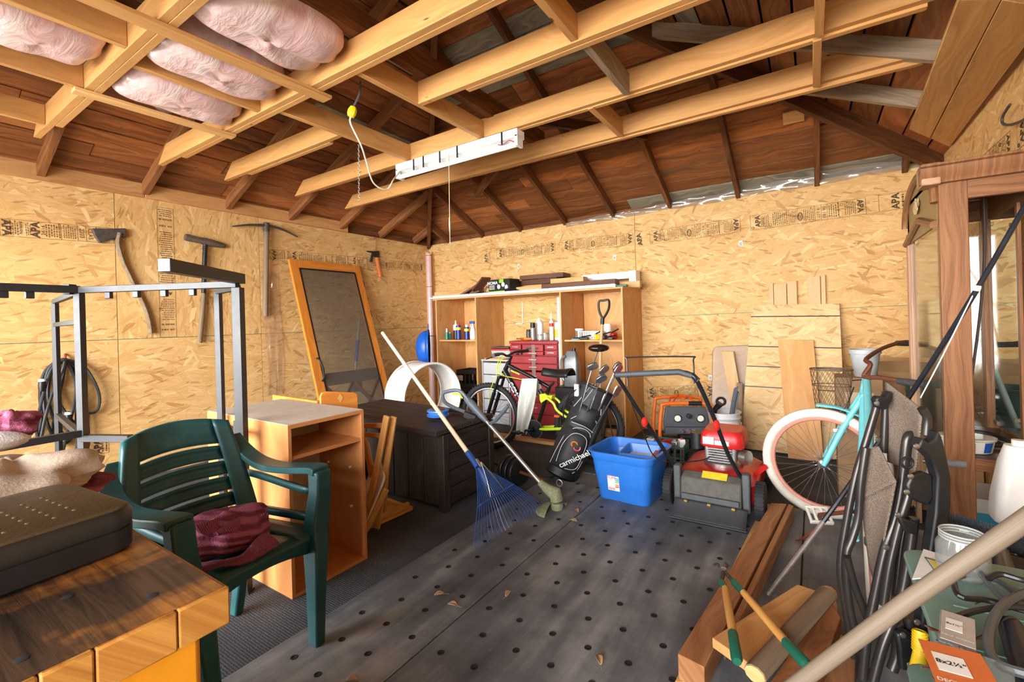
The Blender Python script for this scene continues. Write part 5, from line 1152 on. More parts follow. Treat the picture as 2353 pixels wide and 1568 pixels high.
club('black driver standing highest in the golf bag', 1376, 800, 3.62, 'wood', -.04, .0)
club('chrome iron beside the driver shaft in the golf bag', 1362, 842, 3.6, 'iron', -.02, .03)
club('chrome iron at the centre of the golf bag', 1388, 849, 3.6, 'iron', .03, .03)
club('chrome iron with dark sole rising over the mower handle', 1420, 848, 3.62, 'iron', .06, .0)
club('chrome iron leaning low over the bag rim', 1382, 870, 3.5, 'iron', .0, -.04)
club('chrome iron hanging out at the right of the bag rim', 1417, 898, 3.48, 'iron', .07, -.03)
club('brass toned putter behind the mower handle bar', 1418, 842, 3.68, 'iron', .05, .05)
# D-handled shovel leaning in the right bay
t = thing('shovel', 'D-handled shovel with wooden shaft leaning in the right shelf bay', 'shovel', (-1.95, 4.4, 0))
sv = lambda u, v, y: ypl(u, v, y)
sb_ = sv(1376, 900, 4.46); sb_.z = .32; MB().tube([sv(1384, 738, 4.56), sv(1380, 800, 4.52), sb_], .0165, 10).build('shaft', wood('shaft_ash', (176, 140, 104), (206, 172, 134), 2, 24, .5, .03), t)
MB().tube([sv(1384.5, 732, 4.562), sv(1384, 746, 4.555)], .021, 10).build('collar', BLACK, t)
MB().tube(spline([sv(1385, 733, 4.56), sv(1377, 715, 4.57), sv(1376, 694, 4.58), sv(1387, 691, 4.58), sv(1399, 691, 4.58), sv(1398, 712, 4.57), sv(1386, 733, 4.56)], 5), .0125, 8).build('d_handle', BLACK, t)
b_ = sb_; MB().grid(lambda u, v: b_+Vector(((u-.5)*.2*(1-.3*v*v), -.02-.03*math.sin(PI*u)-.08*v, .02-.31*v)), 10, 10).build('blade', OLDIRON, t, solid=.004)
# grey oil jug
p = ypl(1313, 860, 4.5); t = thing('oil_jug', 'grey plastic oil jug with a moulded handle in the right bay', 'jug', (p.x, 4.52, .42))
JUG = plain('jug_grey', (126, 130, 134), .3, .3)
rbox(p.x, 4.52, .17, .11, .03, [(.56, .01), (.57, 0), (.80, 0), (.88, .015), (.93, .03), (.95, .04)]).build('body', JUG, t); MB().tube([(p.x+.03, 4.52, .95), (p.x+.03, 4.52, .98)], .02, 12).build('cap', BLACK, t)
MB().tube(spline([(p.x-.05, 4.46, .9), (p.x-.10, 4.46, .85), (p.x-.10, 4.46, .7), (p.x-.07, 4.46, .63)], 5), .014, 8).build('handle', JUG, t)
tag(MB().box((p.x, 4.6, .28), (.36, .3, .555)).build('storage_crate', BLACK, bevel=.01), 'black storage crate under the grey oil jug', 'crate')
# ------------------------------------------------------------------ blue tote
BIN = plain('tote_blue', (42, 112, 200), .38, 0, .05)
t = thing('storage_tote', 'open bright blue storage tote on the rubber mat', 'tote', (-1.11, 3.24, .012))
Mbn = T(-1.135, 3.235, .012) @ Rz(R(-3))
def ring_(w, d, r, z): return [Mbn @ Vector((p[0], p[1], z)) for p in rrect(w, d, r, 5)]
MB().loft([ring_(.36, .34, .05, 0), ring_(.37, .35, .06, .01), ring_(.43, .42, .07, .27), ring_(.435, .425, .07, .275), ring_(.46, .45, .075, .30), ring_(.465, .455, .08, .335), ring_(.50, .49, .09, .337), ring_(.50, .49, .09, .345), ring_(.455, .445, .075, .345), ring_(.42, .41, .065, .2), ring_(.355, .335, .05, .008)]).build('tub', BIN, t)
Mlb = Mbn @ T(-.05, -.1945, .13) @ Rx(R(7.6)) @ Rx(R(90))
MB().box((0, 0, -.001), (.085, .11, .002), Mlb).build('paper_label', WHITE, t)
Mlb = Mlb @ T(0, 0, .001)
MB().text('TUFF', .03, Mlb @ T(-.012, .038, 0), .015).build('label_print', plain('label_red', (206, 84, 66), .6), t)
for k, c in enumerate(((60, 160, 210), (60, 160, 210), (120, 180, 90), (232, 196, 60), (222, 120, 60), (200, 60, 90))): MB().box((.027, -.0, 0), (.028, .008, .0008), Mlb @ T(0, .035-.012*k, 0)).build('label_stripe', plain('stripe%d' % k, c, .6), t)
MB().box((-.014, -.042, 0), (.05, .018, .0008), Mlb).build('label_panel', plain('label_pink', (236, 160, 140), .6), t)
MB().lathe([(.0, 0), (.014, 0), (.014, .004), (.0, .004)], 4, Mlb @ T(.03, -.045, 0)).build('label_code_box', INK, t) if False else None
t = thing('paint_tray', 'white paint smeared blue tray inside the blue tote', 'tray', (-1.0, 3.3, .25))
Mtr = Mbn @ T(.075, .02, .23) @ Rz(R(8))
MB().loft([[Mtr @ Vector((p[0], p[1], z)) for p in rrect(w, d, .02, 3)] for w, d, z in ((.2, .24, 0), (.24, .28, .10), (.255, .295, .102), (.235, .275, .103), (.2, .24, .02))]).build('tray', plain('tray_blue', (58, 120, 206), .4), t)
MB().box((0, 0, .04), (.2, .24, .01), Mtr).build('paint_layer', plain('dried_paint', (214, 210, 204), .6, 0, .12, 16), t); MB().box((.11, -.06, .1), (.02, .14, .012), Mtr).build('red_edge', RED, t)
for nm, lb, c, r in (('balled_rag', 'blue rag filling the bottom of the blue tote', (.0, .0, .12), (.15, .14, .1)),):
    tag(MB().ball((0, 0, 0), r, 24, 14, Mbn @ T(*c), lambda d: crumple(d, 2, .1)).build(nm, plain('rag_blue', (60, 96, 170), .9, 0, .1, 30, .5)), lb, 'rag')
# ------------------------------------------------------------------ green crate with fittings
t = thing('green_crate', 'dark green mesh crate behind the blue tote', 'crate', (-1.0, 3.78, 0)); GC = plain('crate_green', (24, 72, 54), .5)
Mcr = T(-1.05, 3.82, .012) @ Rz(R(4))
for sx in (-1, 1):
    for k in range(7): MB().box((sx*.17, -.12+.04*k, .13), (.008, .012, .25), Mcr).build('side_bar', GC, t)
    for z in (.01, .09, .17, .25): MB().box((sx*.17, 0, z), (.01, .27, .014), Mcr).build('side_rail', GC, t)
for sy in (-1, 1):
    for k in range(8): MB().box((-.15+.043*k, sy*.135, .13), (.012, .008, .25), Mcr).build('side_bar', GC, t)
    for z in (.01, .09, .17, .25): MB().box((0, sy*.135, z), (.34, .01, .014), Mcr).build('side_rail', GC, t)
MB().box((0, 0, .006), (.34, .27, .01), Mcr).build('base', GC, t)
for i, (x, y, z, mt, r, lb) in enumerate(((-.1, -.05, .24, WHITE, (.05, .04, .05), 'white bottle standing in the green crate'), (.02, .03, .25, RED, (.07, .02, .02), 'red valve lever in the green crate'), (.09, -.04, .24, STEEL, (.03, .03, .05), 'steel fitting in the green crate'), (.13, .05, .24, WHITE, (.035, .03, .045), 'small white container with red lid in the green crate'), (-.02, -.07, .23, YELC, (.04, .02, .02), 'yellow handled tool in the green crate'))):
    t = thing('crate_item', lb, 'tool', Mcr @ Vector((x, y, z-.1))); MB().box((0, 0, 0), (r[0]*1.3, r[1]*1.6, r[2]*1.6), Mcr @ T(x, y, z) @ Rz(i*.7)).build('body', mt, t, bevel=.006)
    MB().tube([Mcr @ Vector((x, y, .03)), Mcr @ Vector((x, y, z+r[2]))], .012, 8).build('stem', RED if i in (1, 3) else GREYP, t)
# ------------------------------------------------------------------ air compressor
t = thing('air_compressor', 'orange framed portable air compressor behind the mower', 'compressor', (-1.02, 4.4, 0)); OR = plain('compressor_orange', (222, 104, 34), .4, 0, .08); CG = plain('compressor_grey', (70, 74, 80), .5)
Mco = T(-1.03, 4.36, 0) @ Rz(R(26))
def co(x, y, z): return Mco @ Vector((x, y, z))
for y in (-.16, .16): MB().tube(spline([co(-.21, y, .03), co(-.23, y, .25), co(-.21, y, .47), co(-.17, y, .52), co(.17, y, .52), co(.21, y, .47), co(.23, y, .25), co(.21, y, .03)], 5), .016, 10).build('roll_cage_hoop', OR, t)
for x in (-.21, .21): MB().tube([co(x, -.16, .03), co(x, .16, .03)], .016, 8).build('cage_foot', OR, t)
MB().tube([co(.02, -.165, .524), co(.13, -.165, .524)], .02, 10).build('carry_grip', BLACK, t)
MB().prism([(-.19, .26), (.19, .26), (.19, .36), (.17, .49), (-.17, .49), (-.19, .36)], .03, Mco @ T(0, -.12, 0) @ Rx(R(90))).build('control_panel', CG, t, bevel=.006)
MB().box((0, -.16, .285), (.37, .05, .06), Mco).build('panel_shelf', CG, t, bevel=.006)
for x in (-.075, .12):
    o = MB().lathe([(0, 0), (.03, 0), (.032, .006), (.03, .012), (0, .012)], 18, Mco @ T(x, -.15, .39) @ Rx(R(90))).build('gauge', plain('gauge_face', (222, 220, 206), .4), t); MB().torus(.031, .004, 20, 6, Mco @ T(x, -.162, .39) @ Rx(R(90))).build('gauge_ring', BLKM, o)
MB().lathe([(0, 0), (.022, 0), (.02, .03), (0, .032)], 14, Mco @ T(.022, -.15, .41) @ Rx(R(90))).build('regulator_knob', BLACK, t)
for x in (-.05, .01, .06): MB().lathe([(0, 0), (.014, 0), (.014, .03), (0, .03)], 12, Mco @ T(x, -.185, .285) @ Rx(R(90))).build('outlet', CHR, t)
MB().tube([co(-.2, .02, .12), co(-.17, .02, .12), co(.17, .02, .12), co(.2, .02, .12)], [.03, .09, .09, .03], 18).build('air_tank', BLACK, t)
MB().tube([co(-.04, -.04, .2), co(.14, -.04, .2)], .06, 16).build('motor', BLACK, t); MB().lathe([(.0, 0), (.055, 0), (.06, .01), (.055, .02), (0, .02)], 20, Mco @ T(.145, -.04, .2) @ Ry(R(90))).build('fan_cover', STEEL, t)
# orange coiled hose / brush on the compressor
t = thing('coiled_hose', 'bright orange coiled air hose resting on top of the compressor', 'hose', co(.02, .05, .5)); HOSE = plain('hose_orange', (224, 78, 22), .4)
MB().tube([co(.0+.13*math.cos(a)*.9, .06+.05*math.sin(a*9)*.5, .46+.10*abs(math.sin(a))+.0*a) for a in [PI*k/220 for k in range(221)]], .007, 5).build('coil', HOSE, t)
MB().tube([co(.02+.12*math.cos(a), .03+.03*math.sin(a*7), .46+.085*abs(math.sin(a))) for a in [PI*k/160 for k in range(161)]], .007, 5).build('coil', HOSE, t)
# ------------------------------------------------------------------ buckets
BKT = plain('bucket_white', (222, 224, 226), .4, 0, .04)
bp = ypl(1652, 1000, 4.52); bx = bp.x+.03
for i, lb in ((0, 'white plastic bucket at the bottom of the nested pair'), (1, 'white plastic bucket nested on top holding a brush and rubber strips')):
    z = .012+.04*i-.012*(1-i); t = thing('plastic_bucket', lb, 'bucket', (bx, 4.52, z), group='nested white buckets')
    MB().lathe([(0, 0), (.125, 0), (.13, .01), (.145, .25), (.158, .252), (.158, .27), (.146, .272), (.148, .305), (.162, .307), (.162, .325), (.15, .327), (.152, .36), (.162, .362), (.162, .372), (.15, .372), (.14, .24), (.12, .02), (0, .02)], 28, T(bx, 4.52, z)).build('pail', BKT, t)
    if i: MB().tube(spline([(bx-.16, 4.5, z+.33), (bx-.13, 4.36, z+.2), (bx+.0, 4.35, z+.16), (bx+.13, 4.36, z+.2), (bx+.16, 4.5, z+.33)], 5), .003, 5).build('wire_handle', STEEL, t)
t = thing('rubber_strips', 'bundle of dark rubber strips standing in the white bucket', 'strips', (bx+.06, 4.5, .1))
for k in range(7): a = k*.9; MB().beam((bx+.02+.012*math.cos(a), 4.5+.015*math.sin(a), .08), (bx+.13+.016*math.cos(a), 4.5+.02*math.sin(a), .60+.01*k), .014, .012).build('strip', plain('slate_rubber', (62, 72, 80), .6), t)
t = thing('black_nozzle', 'black angled nozzle standing in the white bucket', 'nozzle', (bx-.04, 4.5, .1)); MB().tube([(bx-.05, 4.5, .08), (bx-.06, 4.48, .36), (bx-.05, 4.47, .44), (bx+.0, 4.46, .50)], [.012, .014, .022, .03], 10).build('nozzle_body', BLACK, t); MB().torus(.035, .012, 16, 6, T(bx+.005, 4.455, .52) @ Rx(R(60))).build('nozzle_ring', BLACK, t)
# ------------------------------------------------------------------ lawn mower
t = thing('lawn_mower', 'red push lawn mower with black folding handle', 'mower', (-.58, 3.5, .012))
MR = plain('mower_red', (196, 34, 34), .35, .1, .1); MG = plain('mower_grey', (72, 76, 80), .55, 0, .12, 20); MD = plain('mower_dust', (84, 82, 76), .8, 0, .2, 30)
MX, MY = -.575, 3.22
# deck
MB().loft([[Vector((MX+p[0], MY+.33+p[1], z)) for p in rrect(w, d, .13, 6)] for w, d, z in ((.50, .74, .09), (.52, .76, .12), (.50, .72, .2), (.40, .58, .245), (.3, .42, .25))]).build('deck', MR, t)
def mwheel(x, y, r, w, big):
    C = Vector((x, y, r+.012)); M = frame(C, (0, 1, 0), (0, 0, 1))
    o = MB().lathe([(r*.55, -w/2), (r*.93, -w/2), (r, -w*.35), (r, w*.35), (r*.93, w/2), (r*.55, w/2)], 30, M).build('wheel_tire', TIRE, t)
    MB().lathe([(0, -w*.35), (r*.3, -w*.42), (r*.5, -w*.3), (r*.6, -w*.46), (r*.6, w*.46), (r*.5, w*.3), (r*.3, w*.42), (0, w*.35)], 24, M).build('wheel_hub', plain('hub_grey', (120, 118, 108), .5), o)
    m = MB()
    for k in range(30): m.box((0, 0, 0), (.006, .012, w*.9), M @ Rz(2*PI*k/30) @ T(r+.001, 0, 0))
    q = m.build('tread', TIRE, o); q['kind'] = 'stuff'
mwheel(MX-.275, MY, .115, .055, 1); mwheel(MX+.275, MY, .115, .055, 1); mwheel(MX-.26, MY+.66, .105, .05, 0); mwheel(MX+.27, MY+.66, .105, .05, 0)
# rear: grey housing and discharge flap
for s in (-1, 1): MB().box((MX+s*.205, MY-.07, .19), (.045, .07, .24)).build('rear_bracket', MG, t, bevel=.01)
MB().prism([(-.12, .06), (.12, .1), (.10, .2), (-.02, .27), (-.10, .24)], .36, T(MX-.18, MY-.01, 0) @ Rz(R(90)) @ Rx(R(90))).build('discharge_door', MD, t, bevel=.012)
MB().box((MX, MY-.135, .13), (.34, .02, .035)).build('door_lip', MG, t, bevel=.004)
MB().box((MX+.02, MY-.06, .262), (.15, .06, .004), T(MX+.02, MY-.06, .262) @ Rx(R(28)) @ T(-MX-.02, MY*-1+.06, -.262)).build('warning_label', plain('warning_yellow', (222, 196, 50), .5), t)
MB().grid(lambda u, v: Vector((MX-.215+.43*u, MY-.13-.07*v-.05*v*v, .105-.085*v)), 10, 8).build('rear_flap', plain('flap_rubber', (58, 60, 64), .6, 0, .12, 25), t, solid=.006)
MB().tube([(MX-.22, MY-.25, .021), (MX+.22, MY-.25, .021)], .008, 6).build('flap_rod', BLKM, t)
for k in range(3): MB().tube([(MX-.15+.14*k, MY-.145, .10), (MX-.13+.14*k, MY-.15, .10)], .011, 8).build('hinge_bolt', plain('brass_bolt', (150, 120, 70), .5, .6), t)
# engine
MB().lathe([(0, .25), (.13, .25), (.13, .27), (.09, .30), (0, .30)], 24, T(MX+.02, MY+.30, 0)).build('engine_base', STEEL, t)
MB().box((MX+.02, MY+.25, .345), (.2, .16, .11)).build('crankcase', plain('cast_alloy', (150, 150, 148), .45, .6, .12, 30), t, bevel=.012)
m = MB()
for k in range(6): MB().box((MX+.02, MY+.16, .30+.017*k), (.15, .05, .007)).build('cooling_fin', plain('cast_alloy', (150, 150, 148), .45, .6), t)
MB().loft([[Vector((MX+.03+p[0], MY+.30+p[1], z)) for p in rrect(w, d, .05, 4)] for w, d, z in ((.27, .30, .39), (.28, .31, .40), (.27, .30, .47), (.23, .26, .5))]).build('engine_cover', MR, t)
MB().box((MX-.05, MY+.143, .435), (.07, .004, .05)).build('engine_decal', WHITE, t); MB().box((MX+.035, MY+.143, .425), (.09, .004, .03)).build('engine_decal', WHITE, t)
MB().tube([(MX-.15, MY+.28, .34), (MX-.15, MY+.28, .45)], .045, 14).build('air_filter', BLACK, t)
MB().tube([(MX+.15, MY+.22, .33), (MX+.19, MY+.2, .33)], .05, 14).build('muffler', STEEL, t)
MB().beam((MX+.2, MY+.2, .2), (MX+.29, MY+.25, .28), .012, .03).build('height_lever', MR, t); MB().beam((MX+.25, MY+.55, .2), (MX+.25, MY+.56, .36), .012, .02).build('height_lever', MR, t)
# handle
HB = plain('handle_black', (30, 32, 36), .35, .2)
a0_, a1_ = Vector((-.80, 3.19, .26)), Vector((-.40, 3.19, .26)); b0_, b1_ = dpt(1415, 862, 2.93), dpt(1598, 868, 2.70)
rise = lambda a, b: lerp(a, b, .5)+Vector((0, 0, .01))
c0 = lerp(a0_, b0_, .9); c1 = lerp(a1_, b1_, .9)
MB().tube([a0_, lerp(a0_, b0_, .5), b0_], .0135, 10).build('handle_side', HB, t); 
h2 = [a1_, lerp(a1_, b1_, .25)+Vector((-.015, .0, .0)), lerp(a1_, b1_, .6), dpt(1604, 880, 2.70), dpt(1585, 860, 2.72), dpt(1560, 855, 2.74)]
MB().tube(spline(h2, 5), .0135, 10).build('handle_side', HB, t)
MB().tube([b0_, lerp(b0_, dpt(1560, 855, 2.74), .5), dpt(1560, 855, 2.74), dpt(1592, 864, 2.715), dpt(1604, 876, 2.70)], .0185, 10).build('handle_grip', plain('grip_grey', (58, 62, 68), .6), t)
bl = [dpt(u, v, d_) for u, v, d_ in ((1442, 888, 2.93), (1441, 830, 2.96), (1447, 822, 2.96), (1585, 820, 2.82), (1593, 828, 2.8), (1595, 882, 2.76))]
MB().tube(spline(bl, 4), .005, 6).build('bail_bar', BLKM, t)
for p_ in (lerp(a0_, b0_, .52), lerp(a1_, b1_, .55)): MB().ball(p_+Vector((.0, -.02, 0)), (.02, .03, .035), 12, 8).build('handle_knob', REDC, t)
MB().tube(spline([lerp(a0_, b0_, .8), lerp(a0_, b0_, .5)+Vector((-.02, -.03, -.05)), lerp(a0_, b0_, .2)+Vector((-.03, -.04, -.05)), Vector((MX-.1, MY+.1, .3)), Vector((MX+.0, MY+.15, .36))], 6), .004, 5).build('control_cable', BLACK, t)
# ------------------------------------------------------------------ sheets and boards leaning on the back wall
t = thing('osb_offcut', 'OSB offcut with black saw lines leaning on the back wall', 'board', (-.15, 4.95, 0))
q = [ypl(1730, 705, 5.225), ypl(1928, 703, 5.225), zpl(1928, 1118, .0), zpl(1712, 1085, .0)]
q = [Vector((-.52, 5.235, 1.385)), Vector((.205, 5.235, 1.37)), Vector((.21, 4.86, .012)), Vector((-.62, 4.86, .012))]
yv = (q[0]-q[3]).normalized(); Mo = frame(q[3], (q[2]-q[3]), yv); inv = Mo.inverted(); loc = [inv @ p for p in q]
m = MB().prism([(p.x, p.y) for p in (loc[3], loc[2], loc[1], loc[0])], .011, Mo); m.build('panel', OSBP, t)
zz_ = Mo.to_3x3() @ Vector((0, 0, 1)); so = .0115 if zz_.y < 0 else -.0005
for v in (.915, .70, .56, .42):
    a_ = lerp(q[3], q[0], v); b_ = lerp(q[2], q[1], v); MB().beam(a_+zz_*so*1.03, b_+zz_*so*1.03, .006, .009, up=yv).build('saw_line', BLACK, t)
def lean(name, lb, u0, u1, ztop, y_top, y_bot, th, mat, z0=.012, cat='board', group=None, u0b=None, u1b=None):
    """flat board standing on the floor, leaning towards the wall"""
    a_ = ypl(u0, 730, y_top).x; b_ = ypl(u1, 730, y_top).x; c_ = a_ if u0b is None else ypl(u0b, 730, y_bot).x; d_ = b_ if u1b is None else ypl(u1b, 730, y_bot).x
    P = [Vector((c_, y_bot, z0)), Vector((d_, y_bot, z0)), Vector((d_, y_bot+th, z0)), Vector((c_, y_bot+th, z0))]; Q = [Vector((a_, y_top, ztop)), Vector((b_, y_top, ztop)), Vector((b_, y_top+th, ztop)), Vector((a_, y_top+th, ztop))]
    return tag(MB().hexa(P+Q).build(name, mat, bevel=.002), lb, cat, group)
lean('pine_plank', 'wide honey pine plank leaning on the OSB offcut', 1786, 1868, 1.04, 5.09, 4.72, .02, PLY, u0b=1802, u1b=1884)
SP = wood('spruce_stud', (196, 156, 108), (226, 190, 142), 1.0, 14, .6, .05)
for u0, u1, zt_, y, lb in ((1768, 1778, 1.60, 5.24, 'narrow edge of a spruce stud standing behind the OSB offcut'), (1779, 1808, 1.59, 5.235, 'spruce stud standing behind the OSB offcut'), (1810, 1832, 1.61, 5.238, 'browner spruce stud third in the row behind the OSB offcut'), (1856, 1886, 1.64, 5.232, 'pale spruce stud standing apart behind the OSB offcut'), (1888, 1898, 1.65, 5.24, 'thin spruce stud edge beside the pale stud')):
    a_ = ypl(u0, 700, y).x; b_ = ypl(u1, 700, y).x; tag(MB().box(((a_+b_)/2, BWY-.022, zt_/2+.006), (b_-a_, .036, zt_-.012)).build('wall_stud', SP, bevel=.002), lb, 'stud', 'studs standing behind the OSB offcut')
t = thing('acrylic_sheet', 'scratched clear acrylic sheet with rounded corner leaning on the back wall', 'sheet', (-.9, 5.1, 0))
a_ = ypl(1637, 730, 5.24).x; b_ = ypl(1735, 730, 5.24).x; Ma = frame((a_, 4.98, .012), (1, 0, 0), (0, .24, .96))
MB().prism([(0, 0), (b_-a_, 0), (b_-a_, 1.0), (.05, .98), (.015, .965), (0, .92)], .005, Ma).build('sheet', glass('acrylic', (216, 196, 176), .38, .15), t)
MB().tube([Ma @ Vector(p) for p in ((0, 0, 0), (0, .92, 0), (.015, .965, 0), (.05, .98, 0), (b_-a_, 1.0, 0))], .004, 5).build('dark_edge', plain('acrylic_edge', (90, 84, 78), .5), t)
lean('leaning_board', 'narrow weathered board leaning beside the white buckets', 1655, 1683, .92, 5.15, 4.86, .03, SP, u0b=1690, u1b=1716)
lean('leaning_board', 'pale board standing between the buckets and the OSB offcut', 1688, 1702, .62, 5.0, 4.76, .02, GREYW, u0b=1684, u1b=1700)
# =================================================================== RIGHT SIDE
# turquoise cruiser, front wheel turned across the view
t = thing('cruiser_bike', 'turquoise cruiser bicycle with cream tires and rusty handlebars', 'bicycle', (.18, 2.95, 0))
TQ = plain('turquoise_paint', (112, 196, 204), .35, 0, .06); CRM = plain('cream_tire', (214, 208, 194), .7, 0, .06, 30); PNK = plain('pink_rim', (196, 128, 112), .45, 0, .12, 40)
fc = ypl(1892, 1062, 3.48); fc.z = .345; wheel(t, fc, (1, -.12, 0), (0, 0, 1), .345, .03, .014, CRM, PNK, 36)
rc = Vector((.19, 2.40, .335)); wheel(t, rc, (.03, 1, 0), (0, 0, 1), .335, .028, .014, CRM, PNK, 36)
hd = dpt(1993, 862, 2.78); hl = dpt(1984, 905, 2.80)
MB().tube([hl, hd], .022, 12).build('head_tube', TQ, t)
for s in (-1, 1): MB().tube(spline([hl+Vector((0, .05*s, 0)), lerp(hl, fc, .5)+Vector((.0, .055*s, .02)), fc+Vector((0, .06*s, 0))], 5), [.017]*10+[.012], 10).build('fork_blade', TQ, t)
MB().grid(lambda u, v: fc+Vector((math.cos(.8+.85*u)*(.375), (v-.5)*.075, math.sin(.8+.85*u)*.375-.012*(2*v-1)**2)), 12, 6).build('front_fender', TQ, t, solid=.003)
bbk = Vector((.17, 2.93, .27))
MB().tube([lerp(hl, hd, .2), lerp(hl, bbk, .5)+Vector((.01, .0, .03)), bbk], .022, 10).build('down_tube', TQ, t)
seatc = Vector((.2, 2.66, .62)); MB().tube([bbk, seatc], .017, 10).build('seat_tube', TQ, t)
MB().tube(spline([lerp(hl, hd, .8), lerp(hd, seatc, .4)+Vector((.0, 0, -.06)), seatc+Vector((0, 0, -.1))], 5), .02, 10).build('top_tube', TQ, t)
for s in (-1, 1):
    MB().tube([bbk+Vector((.04*s, 0, 0)), rc+Vector((.06*s, 0, 0))], .011, 8).build('chain_stay', TQ, t); MB().tube([seatc+Vector((.02*s, 0, -.05)), rc+Vector((.06*s, 0, 0))], .009, 8).build('seat_stay', TQ, t)
hs_ = dpt(2000, 838, 2.77); MB().tube([hd, hs_], .013, 8).build('stem', RUST, t)
MB().tube(spline([dpt(2125, 882, 2.45), dpt(2080, 877, 2.55), dpt(2020, 868, 2.68), dpt(1985, 866, 2.78), hs_, dpt(1990, 826, 2.90), dpt(2030, 800, 3.05), dpt(2080, 786, 3.15), dpt(2120, 792, 3.2)], 5), .013, 8).build('handlebar', RUST, t)
GRIP = plain('worn_grip', (60, 58, 56), .8, 0, .2, 60, .4)
MB().tube([dpt(2064, 876, 2.58), dpt(2128, 884, 2.43)], .019, 10).build('grip', GRIP, t); MB().tube([dpt(2062, 789, 3.13), dpt(2128, 792, 3.22)], .019, 10).build('grip', GRIP, t)
pc = dpt(1882, 1184, 2.55); Mp = T(*pc) @ Rz(R(20)) @ Rx(R(35))
for y in (-.045, .045): MB().box((0, y, 0), (.115, .014, .022), Mp).build('pedal_rail', CRM, t, bevel=.004)
for x in (-.05, -.02, .02, .05): MB().box((x, 0, 0), (.012, .09, .018), Mp).build('pedal_bar', CRM, t, bevel=.003)
MB().tube([pc, lerp(pc, bbk, .6), bbk], .011, 8).build('crank', RUST, t)
MB().tube(spline([dpt(1962, 890, 2.82), dpt(1945, 930, 2.80), dpt(1915, 965, 2.85)], 5), .004, 5).build('brake_cable', BLACK, t); MB().box(dpt(1930, 990, 2.84), (.07, .02, .02)).build('reflector', WHITE, t, bevel=.005)
# mesh basket in front of the handlebar
t = thing('wire_mesh_basket', 'rusty wire mesh basket above the cream front wheel', 'basket', dpt(1912, 945, 2.92))
bk_ = dpt(1912, 945, 2.95); WIRE = plain('basket_wire', (104, 86, 68), .6, .4, .2)
bt_ = NT('basket_mesh'); _o = bt_.obj(); a1 = bt_.math('ABSOLUTE', bt_.math('SINE', bt_.math('MULTIPLY', bt_.n('ShaderNodeSeparateXYZ', {0: bt_.mapping(bt_.uv(), (150, 90, 1), (0, 0, 0))}).outputs[0], 1.0)))
bt_.out(rgb(118, 98, 76), .6); bt_.b.inputs['Alpha'].default_value = .16
rr0, rr1, hh = .088, .115, .27
def bs(a, z): r = rr0+(rr1-rr0)*z; return bk_+Vector((r*math.cos(a)*1.0, r*math.sin(a)*.8, hh*z))
for s in (1, -1):
    m = MB()
    for k in range(22): m.tube([bs(2*PI*k/22+s*1.3*z/8, z/8) for z in range(9)], .0011, 4, cap=False)
    o = m.build('mesh_wire', WIRE, t); o['kind'] = 'stuff'
for z, r in ((0, .0028), (.62, .003), (1, .0042)): MB().tube([bs(2*PI*k/30, z) for k in range(30)], r, 6, True).build('hoop', WIRE, t)
MB().lathe([(0, 0), (rr0*.95, 0), (rr0*.95, .003), (0, .003)], 24, T(*bk_)).build('floor_disc', WIRE, t)
MB().tube([bs(0, .75), hd+Vector((-.02, 0, -.03))], .004, 6).build('mount_arm', BLKM, t)
# cardboard boxes, pot and green pail behind the cruiser
t = thing('carton', 'brown cardboard carton standing behind the cruiser handlebar', 'carton', (.44, 4.25, 0)); CBD = plain('cardboard_pale', (168, 130, 88), .85, 0, .08)
MB().box((.47, 4.55, .42), (.42, .34, .84)).build('box', CBD, t, bevel=.003)
for s in (-1, 1): MB().box((.47, 4.55+.16*s, .86), (.42, .004, .14), T(0, 4.55+.16*s, .84) @ Rx(R(-28*s)) @ T(0, -(4.55+.16*s), -.84)).build('flap', CBD, t)
tag(MB().lathe([(0, 0), (.06, 0), (.064, .004), (.085, .16), (.092, .162), (.092, .19), (.083, .19), (.08, .16), (.06, .01), (0, .01)], 24, T(.295, 4.02, .84)).build('plant_pot', plain('pot_grey', (168, 172, 172), .5)), 'grey plastic plant pot standing behind the rusty handlebar', 'pot')
t = thing('steel_cabinet_box', 'low tan box carrying the grey plant pot', 'box', (.3, 4.05, 0)); MB().box((.25, 4.05, .42), (.26, .26, .838)).build('body', plain('tan_box', (150, 118, 84), .8), t, bevel=.004); MB().box((.25, 3.918, .70), (.16, .004, .08)).build('pasted_label', plain('label_tan', (196, 170, 130), .8), t)
t = thing('garden_pail', 'dark green pail standing behind the cabinet post', 'pail', (.62, 4.0, .0)); PG = plain('pail_green', (34, 74, 62), .5); MB().lathe([(0, .5), (.12, .5), (.15, .78), (.165, .785), (.165, .80), (.15, .80), (.115, .52), (0, .52)], 24, T(.66, 4.08, 0)).build('pail_body', PG, t); MB().tube([(.66-.155, 4.08, .79), (.66-.1, 3.97, .66), (.66+.1, 3.97, .66), (.66+.155, 4.08, .79)], .004, 5).build('bail', STEEL, t)
tag(MB().box((.68, 4.08, .25), (.34, .34, .498)).build('support_box', CBD, bevel=.003), 'cardboard box under the dark green pail', 'box')
